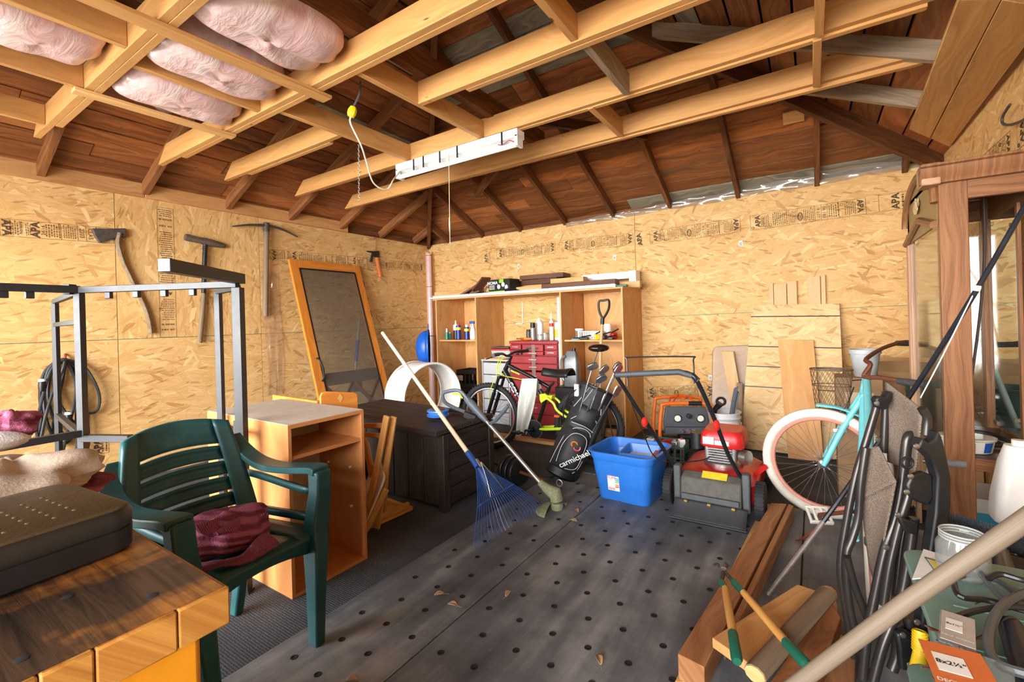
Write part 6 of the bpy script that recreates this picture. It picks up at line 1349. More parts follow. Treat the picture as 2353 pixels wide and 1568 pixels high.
# ------------------------------------------------------------------ curio cabinet
t = thing('curio_cabinet', 'tall oak curio cabinet with arched crest and mirrored back', 'cabinet', (.68, 3.3, 0))
OAK = wood('dark_oak', (98, 62, 38), (152, 106, 70), 1.2, 34, .42, .06, (.3, .7)); OAKL = wood('pale_oak', (140, 104, 78), (190, 152, 120), 1.2, 30, .4, .05)
CX0, CX1, CY0, CY1, CH = .50, .86, 2.88, 3.72, 1.93
MB().box((CX0+.05, CY0+.018, CH/2), (.10, .036, CH)).build('front_post', OAK, t, bevel=.004); MB().box((CX1-.03, CY0+.018, CH/2), (.06, .036, CH)).build('rear_post', OAK, t, bevel=.004)
MB().box((CX0+.012, CY1-.03, CH/2), (.024, .06, CH)).build('front_post', OAKL, t, bevel=.004); MB().box((CX1-.02, CY1-.03, CH/2), (.05, .06, CH)).build('rear_post', OAK, t, bevel=.004)
for k in range(3): MB().box((CX0-.004, CY1-.052+.02*k, .95), (.012, .012, 1.62)).build('fluting', OAKL, t, bevel=.003)
for z, h_ in ((1.86, .12), (.585, .055)):
    MB().box(((CX0+CX1)/2+.02, CY0+.016, z), (CX1-CX0-.12, .028, h_)).build('side_rail', OAK, t, bevel=.003); MB().box(((CX0+CX1)/2, CY1-.016, z), (CX1-CX0-.06, .028, h_)).build('side_rail', OAK, t, bevel=.003)
    MB().box((CX1-.01, (CY0+CY1)/2, z), (.02, CY1-CY0-.1, h_)).build('back_rail', OAK, t)
MB().box(((CX0+CX1)/2, (CY0+CY1)/2, .605), (CX1-CX0, CY1-CY0-.07, .02)).build('bottom_shelf', plain('shelf_dark', (70, 58, 52), .3), t)
MB().box(((CX0+CX1)/2, (CY0+CY1)/2, CH+.005), (CX1-CX0, CY1-CY0, .02)).build('top_panel', OAK, t)
MB().box((CX1-.10, CY0+.30, .29), (.02, .10, .57)).build('lower_board', OAK, t, bevel=.003)
# cornice
MB().prism([(0, 0), (-.03, .0), (-.035, .02), (-.05, .035), (-.055, .07), (-.07, .075), (-.07, .085), (0, .085)], CX1-CX0+.08, frame((CX0-.07, CY0, CH-.05), (0, 1, 0), (0, 0, 1))).build('cornice_side', OAK, t, bevel=.002)
MB().box((CX0-.03, CY0+.02, CH-.005), (.07, .12, .10)).build('cornice_return', OAKL, t, bevel=.006)
# arched crest on the front, facing the room
prof = [(CY0+.04, 1.70), (CY1-.01, 1.70), (CY1-.01, 1.80)]+[((CY0+CY1)/2+.015+.40*math.cos(a), 1.80+.21*math.sin(a)) for a in [PI*k/16 for k in range(17)]]
MB().prism([(y, z) for y, z in prof], .012, frame((CX0, 0, 0), (0, 1, 0), (0, 0, 1))).build('crest_panel', plain('crest_inlay', (150, 124, 80), .5), t)
MB().tube([(CX0-.008, (CY0+CY1)/2+.015+.41*math.cos(a), 1.80+.215*math.sin(a)) for a in [PI*k/20 for k in range(21)]], .02, 8).build('crest_arch', OAK, t)
MB().tube([(CX0-.008, CY0+.05, 1.70), (CX0-.008, (CY0+CY1)/2, 1.78), (CX0-.008, CY1-.01, 1.70)], .02, 8).build('crest_lower_mould', OAK, t)
MB().ball((CX0-.012, (CY0+CY1)/2+.05, 1.87), (.006, .06, .035), 18, 11, fn=lambda d: crumple(d, 3, .5)).build('carved_spray', plain('carving', (206, 186, 140), .6), t)
MIR = NT('mirror_glass'); MIR.out(rgb(226, 226, 222), .02, 1.0); MIR = MIR.m
MB().box((CX1-.024, 3.42, 1.22), (.006, .46, 1.14)).build('back_mirror', MIR, t); MB().box((CX1-.026, 3.19, 1.22), (.012, .03, 1.16)).build('mirror_mullion', OAK, t)
PANE = clear('window_pane', (236, 240, 238), .01)
MB().box(((CX0+CX1)/2, CY1-.02, 1.2), (CX1-CX0-.08, .005, 1.18)).build('side_pane', PANE, t); MB().box((CX0+.012, 3.33, 1.15), (.004, .68, 1.06)).build('door_pane', PANE, t)
for z in (1.76, .66):
    for x in (CX0+.21,): MB().box((x, CY1-.028, z), (.05, .006, .02)).build('pane_clip', plain('brass_clip', (120, 110, 80), .4, .7), t)
    MB().box((CX1-.03, 3.58, z), (.006, .05, .02)).build('pane_clip', plain('brass_clip', (120, 110, 80), .4, .7), t)
MB().tube(spline([(.72, 3.2, 1.92), (.72, 3.2, 1.6), (.70, 3.2, 1.3), (.66, 3.2, .95), (.62, 3.18, .72), (.60, 3.15, .63)], 6), .006, 6).build('lamp_cord', plain('brown_cord', (60, 48, 42), .5), t)
t = thing('white_pole', 'pale grey pole leaning behind the cabinet glass', 'pole', (.55, 3.9, 0)); MB().tube([(.52, 3.86, .0), (.92, 3.90, 1.5)], .016, 10).build('pole_tube', plain('pale_pole', (190, 200, 204), .35), t); MB().tube([(.518, 3.86, -.0), (.525, 3.861, .03)], .019, 10).build('pole_tip', BLACK, t)
# things on and under the cabinet shelf
p = dpt(2253, 1040, 2.20); t = thing('margarine_tub', 'white plastic food tub with blue printed side on the cabinet shelf', 'tub', (p.x, p.y, .616)); q = Vector((.60, 3.02, .616))
MB().lathe([(0, 0), (.072, 0), (.078, .004), (.088, .06), (.094, .062), (.094, .07), (.086, .07), (.0, .066)], 28, T(*q) @ Matrix.Diagonal((1.1, .9, 1, 1))).build('tub', WHITE, t); MB().lathe([(.0945, .06), (.0945, .073), (.088, .074), (0, .07)], 28, T(*q) @ Matrix.Diagonal((1.1, .9, 1, 1))).build('lid', CLEAR, t)
m = MB()
for k in range(9):
    for j in range(5): a = -2.5+k*.13; z = .012+.009*j; r = .0775+.0105*z/.06*1.0; m.box((0, 0, 0), (.0006, .008, .004), T(*q) @ Matrix.Diagonal((1.1, .9, 1, 1)) @ Rz(a) @ T(r+.0012, 0, z))
o = m.build('small_print', plain('blue_print', (70, 110, 130), .6), t); o['kind'] = 'stuff'
MB().grid(lambda u, v: (T(*q) @ Matrix.Diagonal((1.1, .9, 1, 1))) @ Vector(((.0795+.0095*v)*math.cos(-1.05+.45*u), (.0795+.0095*v)*math.sin(-1.05+.45*u), .008+.048*v)), 6, 2).build('blue_panel', plain('panel_blue', (30, 90, 170), .4), t)
t = thing('power_cable', 'tangled black cable lying on the cabinet shelf', 'cable', (.66, 3.3, .616))
for k in range(3): MB().tube(spline([(.56+.02*k, 3.1, .622), (.6, 3.3+.05*k, .63), (.75, 3.35, .624+.012*k), (.80, 3.2, .628), (.70, 3.14-.02*k, .63), (.58, 3.22, .634)], 6), .005, 6).build('cable_loop', BLACK, t)
t = thing('appliance_box', 'white and blue appliance box on the floor under the cabinet shelf', 'box', (.66, 3.35, 0)); MB().box((.67, 3.34, .17), (.26, .3, .34)).build('box', WHITE, t, bevel=.002); MB().box((.67, 3.188, .24), (.262, .003, .06)).build('blue_band', plain('box_blue', (70, 170, 210), .5), t); MB().text('4life', .06, T(.66, 3.1855, .13) @ Rx(R(90)), .01).build('print', plain('panel_blue', (30, 90, 170), .4), t)
# ------------------------------------------------------------------ folded zero-gravity lounger
t = thing('folding_lounger', 'folded brown mesh lounge chair standing on end with black armrests', 'chair', dpt(2040, 1568, 1.55))
TUB = plain('bronze_tube', (58, 54, 52), .3, .5, .08); MESHF = NT('brown_mesh_fabric'); _w = MESHF.n('ShaderNodeTexWave', {'Vector': MESHF.mapping(MESHF.uv(), (1, 1, 1), (0, 0, .5)), 'Scale': 14.0, 'Distortion': .6}).outputs[0]; _n = MESHF.noise(MESHF.obj(), 300, 2)
MESHF.out(MESHF.mix(.5, MESHF.ramp(_w, [(.3, rgb(76, 64, 54)), (.7, rgb(132, 114, 98))]), MESHF.ramp(_n, [(.4, rgb(70, 60, 52)), (.6, rgb(140, 122, 106))])), .9); MESHF.bump(_w, .4, .003); MESHF = MESHF.m
def dp(l, d): return [dpt(u, v, d if not isinstance(d, (list, tuple)) else d[i]) for i, (u, v) in enumerate(l)]
def patch(c00, c10, c11, c01, bulge, nm):
    c = [Vector(x) for x in (c00, c10, c11, c01)]; nrm = (c[1]-c[0]).cross(c[3]-c[0]).normalized()
    MB().grid(lambda u, v: lerp(lerp(c[0], c[1], u), lerp(c[3], c[2], u), v)+nrm*bulge*math.sin(PI*u)*math.sin(PI*v), 10, 14).build(nm, MESHF, t, solid=.004)
patch(dpt(2034, 876, 1.62), dpt(2120, 942, 1.44), dpt(2104, 1085, 1.46), dpt(2040, 1062, 1.62), .015, 'back_fabric')
patch(dpt(1986, 1030, 1.60), dpt(2020, 1026, 1.56), dpt(2060, 1108, 1.47), dpt(1977, 1150, 1.60), .004, 'seat_fabric')
patch(dpt(1977, 1150, 1.60), dpt(2060, 1108, 1.47), dpt(2010, 1345, 1.52), dpt(1998, 1300, 1.60), .01, 'seat_fabric')
def pipe(l, d, r=.0125, nm='frame_tube', mt=None): return MB().tube(spline(dp(l, d), 5), r, 10).build(nm, mt or TUB, t)
pipe([(2018, 922), (1992, 1010), (1965, 1101), (1945, 1200), (1931, 1297), (1940, 1380), (1956, 1470), (1972, 1566)], 1.62)
pipe([(2036, 900), (2034, 960), (2030, 1040)], 1.62)
pipe([(1990, 1030), (1978, 1110), (1972, 1190), (1958, 1240), (1945, 1278), (1948, 1360), (1962, 1440), (1990, 1540)], 1.58)
pipe([(2118, 938), (2130, 962), (2128, 1000)], 1.44, .013)
pipe([(2096, 1000), (2084, 1012), (2074, 1100), (2058, 1190), (2032, 1268), (2010, 1370), (1992, 1462), (1982, 1560)], 1.50, .0145)
pipe([(2090, 1130), (2066, 1210), (2044, 1300), (2030, 1392)], 1.47, .0125)
pipe([(2100, 1190), (2088, 1280), (2066, 1390), (2030, 1480), (2006, 1568)], 1.46, .015)
pipe([(2078, 1150), (2080, 1200), (2070, 1260), (2058, 1370)], 1.52, .011)
pipe([(1946, 1280), (1966, 1350), (1992, 1420)], 1.56, .012)
pipe([(2064, 1430), (2062, 1500), (2050, 1540)], 1.46, .016); pipe([(2090, 1420), (2084, 1530)], 1.46, .016)
def arm(l, d0, th, nm):
    p = [dpt(u, v, d0) for u, v in l]; n = (-F0)*th; m = MB(); k = len(p); m.v += p+[x+n for x in p]
    m.face(range(k)); m.face([k+i for i in range(k)][::-1])
    for i in range(k): j = (i+1) % k; m.face((i, k+i, k+j, j))
    m.build(nm, BLACK, t, bevel=.006)
arm([(2098, 1000), (2112, 1012), (2126, 1004), (2134, 985), (2141, 997), (2152, 1040), (2162, 1090), (2162, 1150), (2152, 1230), (2140, 1320), (2134, 1400), (2124, 1446), (2100, 1440), (2096, 1420), (2106, 1330), (2116, 1250), (2128, 1170), (2132, 1090), (2120, 1050), (2104, 1034), (2088, 1024)], 1.43, .035, 'armrest')
arm([(2084, 1088), (2110, 1080), (2130, 1088), (2132, 1140), (2120, 1158), (2090, 1146), (2076, 1130), (2074, 1110)], 1.43, .02, 'arm_bracket')
arm([(2056, 1182), (2080, 1192), (2100, 1200), (2098, 1226), (2074, 1220), (2062, 1200)], 1.44, .018, 'arm_bracket')
arm([(1998, 916), (2004, 908), (2020, 910), (2030, 896), (2036, 900), (2034, 920), (2020, 940), (2004, 934)], 1.60, .03, 'armrest')
arm([(2050, 1450), (2070, 1440), (2096, 1456), (2100, 1540), (2060, 1530), (2056, 1480)], 1.44, .02, 'foot_bracket')
for u, v, d in ((2105, 1026, 1.385), (2092, 1095, 1.40), (2083, 1131, 1.40), (2063, 1184, 1.41), (2036, 1258, 1.45), (2107, 1430, 1.385), (2074, 1460, 1.41), (2090, 1528, 1.41), (2014, 927, 1.56), (2016, 1010, 1.58)):
    MB().lathe([(.009, 0), (.008, .004), (0, .006)], 12, frame(dpt(u, v, d), R0, U0)).build('rivet', STEEL, t)
MB().torus(.017, .004, 18, 6, frame(dpt(2085, 1064, 1.42), R0, U0)).build('pull_ring', BLKM, t)
# ------------------------------------------------------------------ long flexible pole with a string
t = thing('fishing_rod', 'long black rod with white string leaning across the oak cabinet', 'rod', zpl(1764, 1367, 0))
rp = [zpl(1764, 1367, .012), dpt(1846, 1260, 2.05), dpt(1946, 1124, 1.98), dpt(2095, 903, 1.82), dpt(2230, 690, 1.62), dpt(2353, 478, 1.45), dpt(2460, 290, 1.30)]
pts = spline(rp, 6); n = len(pts)-1; MB().tube(pts[:int(n*.28)], .010, 8).build('worn_butt', plain('butt_rust', (122, 110, 104), .6, .3, .3, 30), t); MB().tube(pts[int(n*.28)-1:], [.0105-.004*i/n for i in range(len(pts)-int(n*.28)+1)], 8).build('rod_shaft', plain('rod_black', (26, 30, 38), .25), t)
MB().tube(spline([dpt(2245, 660, 1.60), dpt(2205, 740, 1.63), dpt(2160, 830, 1.66), dpt(2115, 915, 1.70)], 5), .0022, 5).build('string', WHITE, t); MB().tube([dpt(2242, 668, 1.6), dpt(2246, 656, 1.595)], .0125, 8).build('tie', WHITE, t)
tag(MB().tube(spline([zpl(1828, 1242, .012), zpl(1836, 1243, .016), dpt(1862, 1226, 2.42), dpt(1884, 1210, 2.42)], 5), .006, 6).build('copper_rod', plain('copper', (176, 96, 52), .4, .6)), 'thin bent copper rod on the mat below the pedal', 'rod')
# ------------------------------------------------------------------ timbers, boards, loppers
def slab(name, lb, cat, pts, z1, th, mat, group=None):
    P = [zpl(u, v, z1) for u, v in pts]; Q = [p-Vector((0, 0, th)) for p in P]; return tag(MB().hexa(Q+P).build(name, mat, bevel=.003), lb, cat, group)
slab('timber', 'long reddish fir timber lying on the rubber mat', 'timber', [(1557, 1503), (1618, 1534), (1808, 1158), (1772, 1156)], .105, .09, FIR, 'timbers on the mat')
slab('timber', 'narrower fir board lying against the long timber', 'timber', [(1662, 1468), (1700, 1424), (1824, 1163), (1812, 1158)], .10, .085, FIR, 'timbers on the mat')
slab('timber', 'thin pale strip of wood under the long timber', 'timber', [(1550, 1568), (1590, 1568), (1770, 1160), (1755, 1156)], .016+.0, .004, PINE, 'timbers on the mat')
slab('plank_offcut', 'wide honey plank resting on the timber end under the loppers', 'plank', [(1636, 1466), (1728, 1530), (1876, 1358), (1832, 1343)], .155, .035, PLY)
t = thing('grey_rail', 'weathered grey half-round rail lying on the plank pile', 'rail', zpl(1820, 1460, .1)); a_ = zpl(1735, 1550, .175); b_ = zpl(1900, 1366, .175); MB().tube([a_, lerp(a_, b_, .5), b_], .034, 10, flat=.8).build('rail_body', wood('weathered_rail', (104, 84, 66), (150, 126, 102), 3, 20, .8, .05), t); d_ = (a_-b_).normalized(); MB().tube([a_, a_+d_*.004], .031, 10, flat=.8).build('sawn_end', PINE, t); MB().tube([b_, b_-d_*.03], [.034, .026], 10, flat=.8).build('sawn_end', PINE, t)
slab('split_log', 'split reddish log with rough grain beside the lounger feet', 'log', [(1770, 1568), (1870, 1590), (1932, 1420), (1905, 1372)], .13, .11, wood('split_wood', (110, 62, 34), (186, 122, 74), 2, 12, .8, .05, bump=.6))
slab('split_log', 'pale split log end behind the reddish log', 'log', [(1868, 1400), (1925, 1410), (1918, 1356), (1882, 1350)], .10, .085, PINE)
slab('plank_offcut', 'brown plank lying under the lounger feet', 'plank', [(1850, 1600), (1960, 1640), (1968, 1490), (1915, 1440)], .07, .045, FIR)
t = thing('loppers', 'garden loppers with wooden handles and green grips on the planks', 'loppers', zpl(1720, 1420, .18)); GRN = plain('lopper_green', (24, 92, 72), .4); LH = wood('lopper_wood', (196, 136, 62), (228, 176, 100), 2, 22, .45, .03)
def lp(u, v, z): return zpl(u, v, z)
for pth, zs in ((((1657, 1338), (1666, 1352), (1684, 1456), (1694, 1522)), (.20, .20, .205, .20)), (((1686, 1338), (1708, 1362), (1806, 1476), (1856, 1532)), (.20, .20, .215, .22))):
    q = [lp(u, v, z) for (u, v), z in zip(pth, zs)]
    MB().tube([q[0], q[1]], .0135, 10).build('ferrule_grip', GRN, t); MB().tube([q[1], lerp(q[1], q[2], .5), q[2]], [.013, .0145, .0145], 10).build('handle', LH, t); MB().tube([q[2], lerp(q[2], q[3], .1), lerp(q[2], q[3], .9), q[3]], [.0165, .0165, .018, .013], 10).build('grip', GRN, t)
    MB().tube([lp(1663, 1312, .20), q[0]], .008, 8).build('tang', OLDIRON, t)
MB().lathe([(0, -.01), (.012, -.01), (.012, .01), (0, .012)], 12, T(*lp(1663, 1312, .20))).build('pivot_bolt', STEEL, t)
MB().tube(spline([lp(1663, 1312, .20), lp(1652, 1304, .205), lp(1650, 1296, .21), lp(1640, 1300, .21)], 5), .006, 6, flat=.5).build('blade', OLDIRON, t); MB().tube(spline([lp(1664, 1312, .195), lp(1672, 1300, .2), lp(1666, 1294, .2)], 5), .006, 6, flat=.5).build('hook_blade', OLDIRON, t)
t = thing('long_handle', 'thick weathered wooden tool handle crossing above the lounger feet', 'handle', dpt(2100, 1380, .8))
MB().tube([dpt(1740, 1640, .90), dpt(2080, 1386, .80), dpt(2400, 1165, .71)], [.0135, .014, .0145], 14).build('shaft', wood('drift_handle', (88, 77, 64), (130, 115, 97), 2.5, 30, .6, .02), t)
# ------------------------------------------------------------------ stacked green totes with clutter
GT = plain('tote_sage', (112, 144, 134), .45, 0, .07); Mt_ = T(.475, 1.30, 0) @ Rz(R(0))
for i, lb in ((0, 'sage green storage tote at the bottom of the stack beside the lounger'), (1, 'lidded sage green storage tote topped with cables and screw boxes')):
    z = .012+.315*i; t = thing('lidded_tote', lb, 'tote', (.475, 1.30, z), group='stacked sage totes')
    MB().loft([[Mt_ @ Vector((p[0], p[1], zz)) for p in rrect(w, d, .05, 4)] for w, d, zz in ((.46, .62, z), (.52, .68, z+.27), (.56, .72, z+.275), (.56, .72, z+.295))]).build('tub', GT, t)
    MB().loft([[Mt_ @ Vector((p[0], p[1], zz)) for p in rrect(w, d, .05, 4)] for w, d, zz in ((.57, .73, z+.296), (.57, .73, z+.308), (.52, .68, z+.312))]).build('lid', GT, t, bevel=.003)
    if i: 
        for k in range(4): MB().box((0, -.24+.16*k, z+.3125), (.46, .006, .004), Mt_).build('lid_rib', GT, t)
LZ = .012+.315+.314
def on(u, v, h=0): return zpl(u, v, LZ+h)
t = thing('cable_coil', 'loops of grey and black cable lying on the green tote lid', 'cable', on(2280, 1330)); CBL = plain('cable_grey', (70, 74, 78), .4)
for i, lpz in enumerate(([(2190, 1330), (2240, 1320), (2300, 1340), (2360, 1380), (2420, 1360)], [(2190, 1330), (2205, 1370), (2270, 1380), (2340, 1400), (2420, 1420)], [(2240, 1300), (2270, 1340), (2310, 1380), (2360, 1400), (2420, 1390)], [(2195, 1420), (2250, 1402), (2320, 1395), (2420, 1405)], [(2420, 1350), (2340, 1370), (2290, 1410), (2272, 1480), (2300, 1530), (2400, 1560)], [(2270, 1330), (2300, 1320), (2360, 1335), (2420, 1330)])):
    MB().tube(spline([on(u, v, .012+.008*i+.004*math.sin(k*2+i)) for k, (u, v) in enumerate(lpz)], 6), .0062 if i != 4 else .0085, 8).build('cable', CBL if i % 2 == 0 else BLACK, t)
p = on(2213, 1318); t = thing('empty_jar', 'open clear plastic jar with screw rim on the green tote lid', 'jar', p)
MB().lathe([(0, 0), (.045, 0), (.05, .006), (.05, .07), (.042, .085), (.042, .10)], 28, T(*p), False).build('jar_wall', CLEAR, t, solid=.002)
for z in (.088, .095, .102): MB().torus(.0425, .002, 28, 6, T(p.x, p.y, p.z+z)).build('thread_ring', clear('ring_clear', (240, 242, 242), .3), t)
def screwbox(lb, pts, h, txt, sub, mat):
    P = [on(u, v, h) for u, v in pts]; t_ = thing('screw_box', lb, 'box', (P[0]+P[2])/2-Vector((0, 0, h)), group='boxes of screws on the green tote')
    MB().hexa([p-Vector((0, 0, h-.001)) for p in P]+P).build('clear_shell', CLEAR, t_, bevel=.002)
    xv = P[1]-P[0]; yv_ = P[3]-P[0]; Mx_ = frame(P[0], xv, yv_); w_ = xv.length; d_ = (Mx_.inverted() @ P[3]).y
    MB().box((w_/2, d_/2, .0012), (w_*.9, d_*.88, .0012), Mx_).build('card_insert', mat, t_); MB().box((w_*.4, d_*.55, .0022), (w_*.45, d_*.34, .0008), Mx_).build('white_panel', WHITE, t_)
    MB().text(txt, min(d_*.24, w_*.16), Mx_ @ T(w_*.4, d_*.55, .003), .02).build('size_print', BLACK, t_); MB().text(sub, w_*.125, Mx_ @ T(w_*.5, d_*.2, .0022), .02).build('name_print', WHITE, t_)
    for k in range(14):
        c = Mx_ @ Vector((w_*(.12+.76*random.random()), d_*(.12+.76*random.random()), -h*.5-.006*random.random())); a = random.random()*6; MB().tube([c, c+Vector((math.cos(a)*.03, math.sin(a)*.03, .004))], [.0025, .0012], 5).build('screw', RUST, t_)
CARDO = plain('orange_card', (206, 110, 56), .5, 0, .05)
screwbox('large clear box of deck screws with orange card on the green tote', [(2150, 1585), (2340, 1640), (2330, 1530), (2190, 1484)], .05, '8x2\u00bd"', 'DECK SCREWS', CARDO)
screwbox('small clear box of screws with white label on the green tote', [(2155, 1470), (2248, 1502), (2228, 1440), (2160, 1398)], .045, '8x1\u00bd"', 'DECK SCREWS', plain('grey_card', (176, 168, 160), .5))
p = on(2252, 1382, .004); t = thing('loose_screw', 'single screw lying on the green tote lid', 'screw', p); MB().tube([p, p+Vector((-.012, -.02, 0))], [.003, .001], 6).build('shank', RUST, t); MB().lathe([(0, 0), (.005, .001), (0, .002)], 8, T(*p)).build('screw_head', RUST, t)
t = thing('manual_card', 'white leaflet with a yellow warning triangle beside the jar', 'leaflet', on(2160, 1310)); P = [on(u, v, .004) for u, v in ((2096, 1330), (2178, 1322), (2200, 1286), (2122, 1262))]; MB().hexa([p-Vector((0, 0, .003)) for p in P]+P).build('sheet', WHITE, t)
c_ = (P[0]+P[1]+P[2]+P[3])/4; xv = (P[1]-P[0]).normalized(); Mx_ = frame(c_+Vector((0, 0, .0006)), xv, P[3]-P[0]); MB().prism([(-.02, -.018), (.03, -.018), (.008, .022)], .0008, Mx_).build('warning_triangle', plain('warning_yellow', (222, 196, 50), .5), t); MB().tube([Mx_ @ Vector(p) for p in ((-.03, -.024, .001), (.04, -.024, .001), (.008, .034, .001))], .0012, 5, True).build('triangle_outline', BLACK, t)
t = thing('hand_vacuum_tube', 'black corrugated tube lying on the green tote lid', 'tube', on(2340, 1500)); MB().tube([on(2322, 1440, .022), on(2352, 1530, .022), on(2380, 1600, .022)], .02, 12).build('tube_body', plain('navy_black', (26, 32, 46), .4), t); MB().torus(.021, .003, 16, 6, frame(on(2324, 1446, .022), R0, (0, .2, 1))).build('tube_ring', BLACK, t)
# carton with brush attachment and white jug behind the totes
tag(MB().box((.66, 1.98, .235), (.42, .40, .445)).build('carton_stand', CBD, bevel=.003), 'cardboard carton carrying the black brush behind the green totes', 'carton')
t = thing('roller_brush', 'wide black roller brush with grey bristles lying behind the tote', 'brush', (.6, 1.88, .58)); a_ = dpt(2166, 1252, 1.55); b_ = dpt(2420, 1330, 1.40); up_ = Vector((0, 0, 1))
MB().tube([a_, b_], .036, 14).build('brush_housing', plain('housing_black', (24, 28, 36), .35), t)
for k in range(5): MB().tube([a_+Vector((-.012+.006*k, -.033+.002*k, -.018+.009*k)), b_+Vector((-.012+.006*k, -.033+.002*k, -.018+.009*k))], .0025, 5).build('housing_rib', BLACK, t)
a2 = dpt(2166, 1205, 1.60); b2 = dpt(2420, 1278, 1.45); rb = random.Random(3); m = MB()
for k in range(1600):
    c = lerp(a2, b2, rb.random()); an = rb.uniform(-.3, 2.6); d_ = Vector((-.55*math.cos(an)*.8, -.83*math.cos(an)*.8, math.sin(an)))*.045; m.tube([c, c+d_+Vector((rb.uniform(-.004, .004), 0, rb.uniform(-.004, .004)))], .0011, 3, cap=False)
o = m.build('bristles', plain('bristle_grey', (74, 80, 88), .8, 0, .2, 60), t); o['kind'] = 'stuff'; MB().tube([a2, b2], .028, 12).build('brush_core', plain('bristle_core', (44, 48, 54), .9), t)
MB().tube([dpt(2300, 1268, 1.45), dpt(2308, 1300, 1.36), dpt(2312, 1326, 1.30)], [.02, .022, .018], 12).build('swivel_joint', CBL, t)
t = thing('white_jug', 'tall white plastic jug standing behind the roller brush', 'jug', dpt(2330, 1190, 1.75)); jb = dpt(2345, 1190, 1.78); MB().loft([[Vector((jb.x+p[0], jb.y+p[1], .568+z)) for p in rrect(w, w*.8, .03, 4)] for w, z in ((.16, -.108), (.165, -.09), (.155, -.02), (.115, .12), (.085, .18), (.08, .19))]).build('jug_body', WHITE, t); MB().tube([(jb.x, jb.y, .758), (jb.x, jb.y, .78)], .02, 12).build('jug_cap', WHITE, t)
t = thing('foam_grip_bar', 'grey foam covered bar poking out past the cabinet post', 'bar', dpt(2190, 1068, 2.0)); MB().tube([dpt(2148, 1062, 1.95), dpt(2219, 1068, 1.9)], .015, 12).build('foam', plain('foam_grey', (110, 112, 114), .95, 0, .15, 80, .6, 150), t); MB().tube([dpt(2120, 1060, 1.97), dpt(2148, 1062, 1.95)], .009, 8).build('bar_core', STEEL, t)
t = thing('ribbed_hose', 'yellow ribbed hose end below the black armrest', 'hose', dpt(2115, 1500, 1.36)); ya, yb = dpt(2114, 1452, 1.37), dpt(2112, 1560, 1.33); YH = plain('hose_yellow', (226, 190, 36), .4)
MB().tube([ya, lerp(ya, yb, .45), lerp(ya, yb, .6), yb], [.016, .016, .019, .028], 14).build('hose_body', YH, t)
for k in range(7): MB().torus(.017, .003, 16, 6, frame(lerp(ya, yb, .03+.06*k), R0, F0)).build('rib', YH, t)
# bent steel hook on the right wall
t = thing('wall_hook', 'dark bent steel hook screwed into the right wall', 'hook', xpl(2330, 262, RWX)); MB().tube(spline([xpl(2321, 240, RWX-.05), xpl(2304, 268, RWX-.05), xpl(2306, 285, RWX-.05), xpl(2330, 285, RWX-.04), xpl(2380, 262, RWX-.01)], 6), .007, 8).build('hook_rod', OLDIRON, t); MB().tube([xpl(2380, 262, RWX-.012), xpl(2382, 261, RWX)], .012, 8).build('hook_base', OLDIRON, t)
# =================================================================== CEILING THINGS
PKM = NT('pink_insulation'); _o = PKM.obj(); _n = PKM.noise(_o, 4.5, 5, .6, 1.0); _m = PKM.noise(PKM.mapping(_o, (1, 2.2, 1)), 4, 4, .6, 1.2)
PKM.out(PKM.mix(PKM.ramp(_m, [(.45, (0, 0, 0, 1)), (.75, (.7, .7, .7, 1))]), PKM.ramp(_n, [(.3, rgb(206, 160, 160)), (.7, rgb(228, 200, 198))]), rgb(244, 238, 234)), .28); PKM.bump(_m, .35, .03); PKM = PKM.m
def batt(lb, c, r, seed, rz=0):
    t_ = thing('insulation_bag', lb, 'insulation', (c[0], c[1], c[2]-r[2]), group='bags of insulation on the joists'); M_ = T(*c) @ Rz(rz)
    def sh(d): k = (abs(d.x)**4+abs(d.y)**4+abs(d.z)**4)**-.25; return k*crumple(d, seed, .07)
    MB().ball((0, 0, 0), r, 56, 34, M_, sh).build('plastic_wrapped_batt', PKM, t_)
    MB().grid(lambda u, v: M_ @ Vector((-r[0]*1.0-.10*v, -r[1]*.7+1.4*r[1]*u, (.3*math.sin(9*u)*v-.2)*r[2])), 14, 6).build('loose_film', PLSH, t_); return t_
batt('largest pink insulation bag resting across the joists by the dark tie beam', (-2.16, 1.22, 2.86), (.20, .34, .19), 1.0)
batt('middle pink insulation bag between the flat board and the blocking', (-2.66, 1.22, 2.80), (.19, .32, .15), 2.4)
batt('lowest pink insulation bag above the short flat board', (-3.18, 1.24, 2.77), (.2, .31, .12), 3.3)
batt('small pink insulation bag beyond the nearest doubled joist', (-3.08, .60, 2.82), (.2, .22, .13), 4.6)
batt('pink insulation bag lying on the far side of the dark tie beam', (-1.62, 1.1, 3.05), (.22, .26, .16), 5.2)
# fluorescent fixture under the second joist
t = thing('fluorescent_light', 'white fluorescent shop light strapped under a joist', 'light fixture', (-2.34, 2.79, 2.56)); FX0, FX1, FY, FZ0 = -2.96, -1.72, 2.79, 2.668
MB().box(((FX0+FX1)/2, FY, FZ0-.032), (FX1-FX0, .10, .06)).build('housing', CREAMP, t, bevel=.004); MB().box(((FX0+FX1)/2, FY+.01, FZ0-.075), (FX1-FX0-.08, .05, .03)).build('ballast_cover', plain('fixture_grey', (176, 178, 178), .4, .2), t)
MB().tube([(FX0+.02, FY-.015, FZ0-.105), (FX1-.02, FY-.015, FZ0-.105)], .019, 14).build('lamp_tube', plain('lamp_glass', (240, 242, 240), .2, 0, .02), t)
for x in (FX0+.012, FX1-.012): MB().box((x, FY-.01, FZ0-.085), (.024, .08, .08)).build('lamp_holder', CREAMP, t, bevel=.004)
for x in (-2.74, -2.63, -2.45, -2.27, -1.85): MB().box((x, FY-.052, FZ0-.05), (.014, .004, .09)).build('strap', BLACK, t)
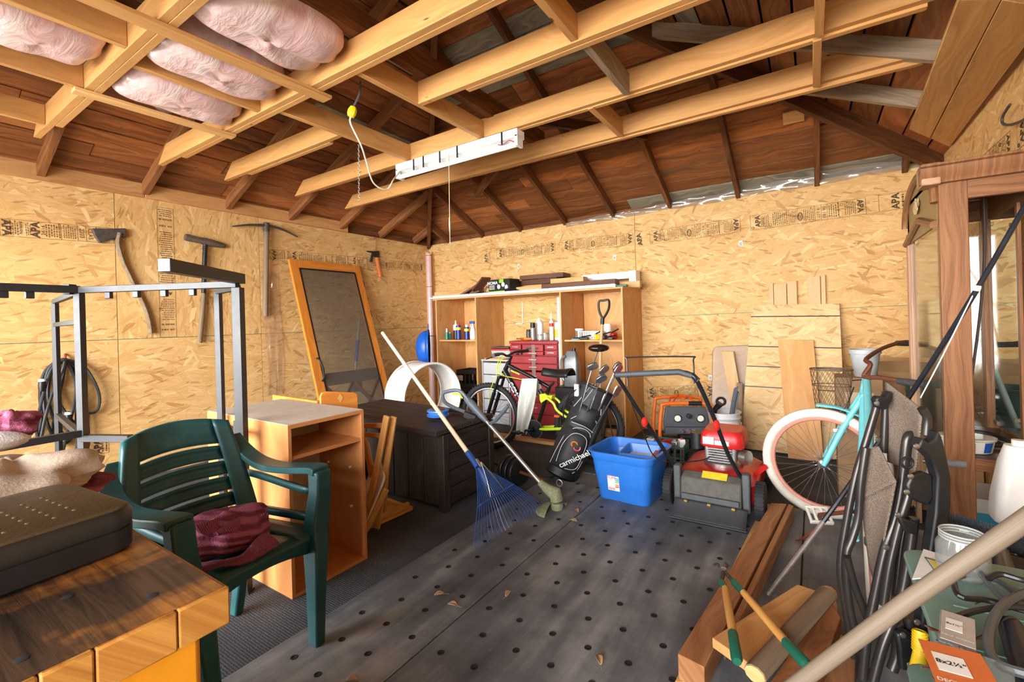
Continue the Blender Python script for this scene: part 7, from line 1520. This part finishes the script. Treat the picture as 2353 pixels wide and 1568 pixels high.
MB().tube(spline([(-1.9, FY-.03, FZ0-.075), (-1.85, FY-.04, FZ0-.09), (-1.8, FY-.035, FZ0-.07), (-1.76, FY-.03, FZ0-.09)], 5), .003, 5).build('red_wire', RED, t)
t = thing('pull_cord', 'thin pull cord hanging from the fluorescent light', 'cord', (-2.44, 2.74, 1.9)); pa = ypl(1031, 352, 2.735); pb = ypl(1034, 560, 2.735); MB().tube([Vector((pa.x, pa.y, 2.56)), pa, pb], .0025, 5).build('cord', plain('cord_tan', (222, 200, 166), .8), t); pk = ypl(1033, 515, 2.735); MB().tube([pk+Vector((0, 0, .05)), pk, pk-Vector((0, 0, .06))], [.003, .006, .004], 6).build('knot', plain('cord_tan', (222, 200, 166), .8), t)
t = thing('power_drop', 'white lamp cord plugged into a yellow hanging socket', 'cord', dpt(810, 260, 2.75)); YS = plain('yellow_socket', (232, 210, 30), .4)
s0 = dpt(812, 246, 2.75); s1 = dpt(806, 268, 2.75); MB().tube([s0, lerp(s0, s1, .3), lerp(s0, s1, .7), s1], [.018, .026, .026, .02], 8).build('socket', YS, t); MB().tube(spline([dpt(828, 188, 2.75), dpt(826, 215, 2.75), s0], 5), .006, 6).build('grey_lead', CBL, t)
MB().tube(spline([s1, dpt(806, 285, 2.78), dpt(830, 335, 2.85), dpt(842, 372, 2.95), dpt(858, 420, 3.1), dpt(888, 436, 3.2), dpt(905, 412, 3.3), Vector((FX0, FY, FZ0-.05))], 6), .005, 6).build('white_lead', plain('lead_cream', (226, 214, 192), .5), t)
t = thing('hanging_chain', 'fine steel chain hanging beside the left end of the light', 'chain', dpt(825, 460, 3.4)); ca, cb_ = dpt(824, 332, 3.4), dpt(825, 462, 3.4)
for k in range(24): MB().torus(.0075, .0014, 10, 4, T(*lerp(ca, cb_, (k+.5)/24)) @ Rz(PI/2*(k % 2)) @ Rx(PI/2) @ Matrix.Diagonal((.7, 1.3, 1, 1))).build('link', STEEL, t)

# dry leaves and chips blown onto the mat
for i, (u, v) in enumerate(((1318, 1198), (1168, 1366), (1040, 1392), (1300, 1160), (810, 1565), (1377, 1518), (1010, 1368), (1325, 1175))):
    p = zpl(u, v, .0145); t = thing('dry_leaf', 'curled dry leaf lying on the rubber mat', 'leaf', p, group='dry leaves on the mat'); a = i*1.7
    MB().grid(lambda x, y: p+Rz(a).to_3x3() @ Vector(((x-.5)*.05, (y-.5)*.026*math.sin(PI*(.08+.84*x)), .003+.012*(2*y-1)**2*math.sin(PI*x))), 8, 5).build('blade', plain('leaf_tan', (170, 140, 106), .8, 0, .15, 60), t, solid=.001)
    MB().tube([p+Rz(a).to_3x3() @ Vector((-.025, 0, .003)), p+Rz(a).to_3x3() @ Vector((-.045, .004, .001))], .0009, 4).build('stalk', plain('leaf_tan', (170, 140, 106), .8), t)
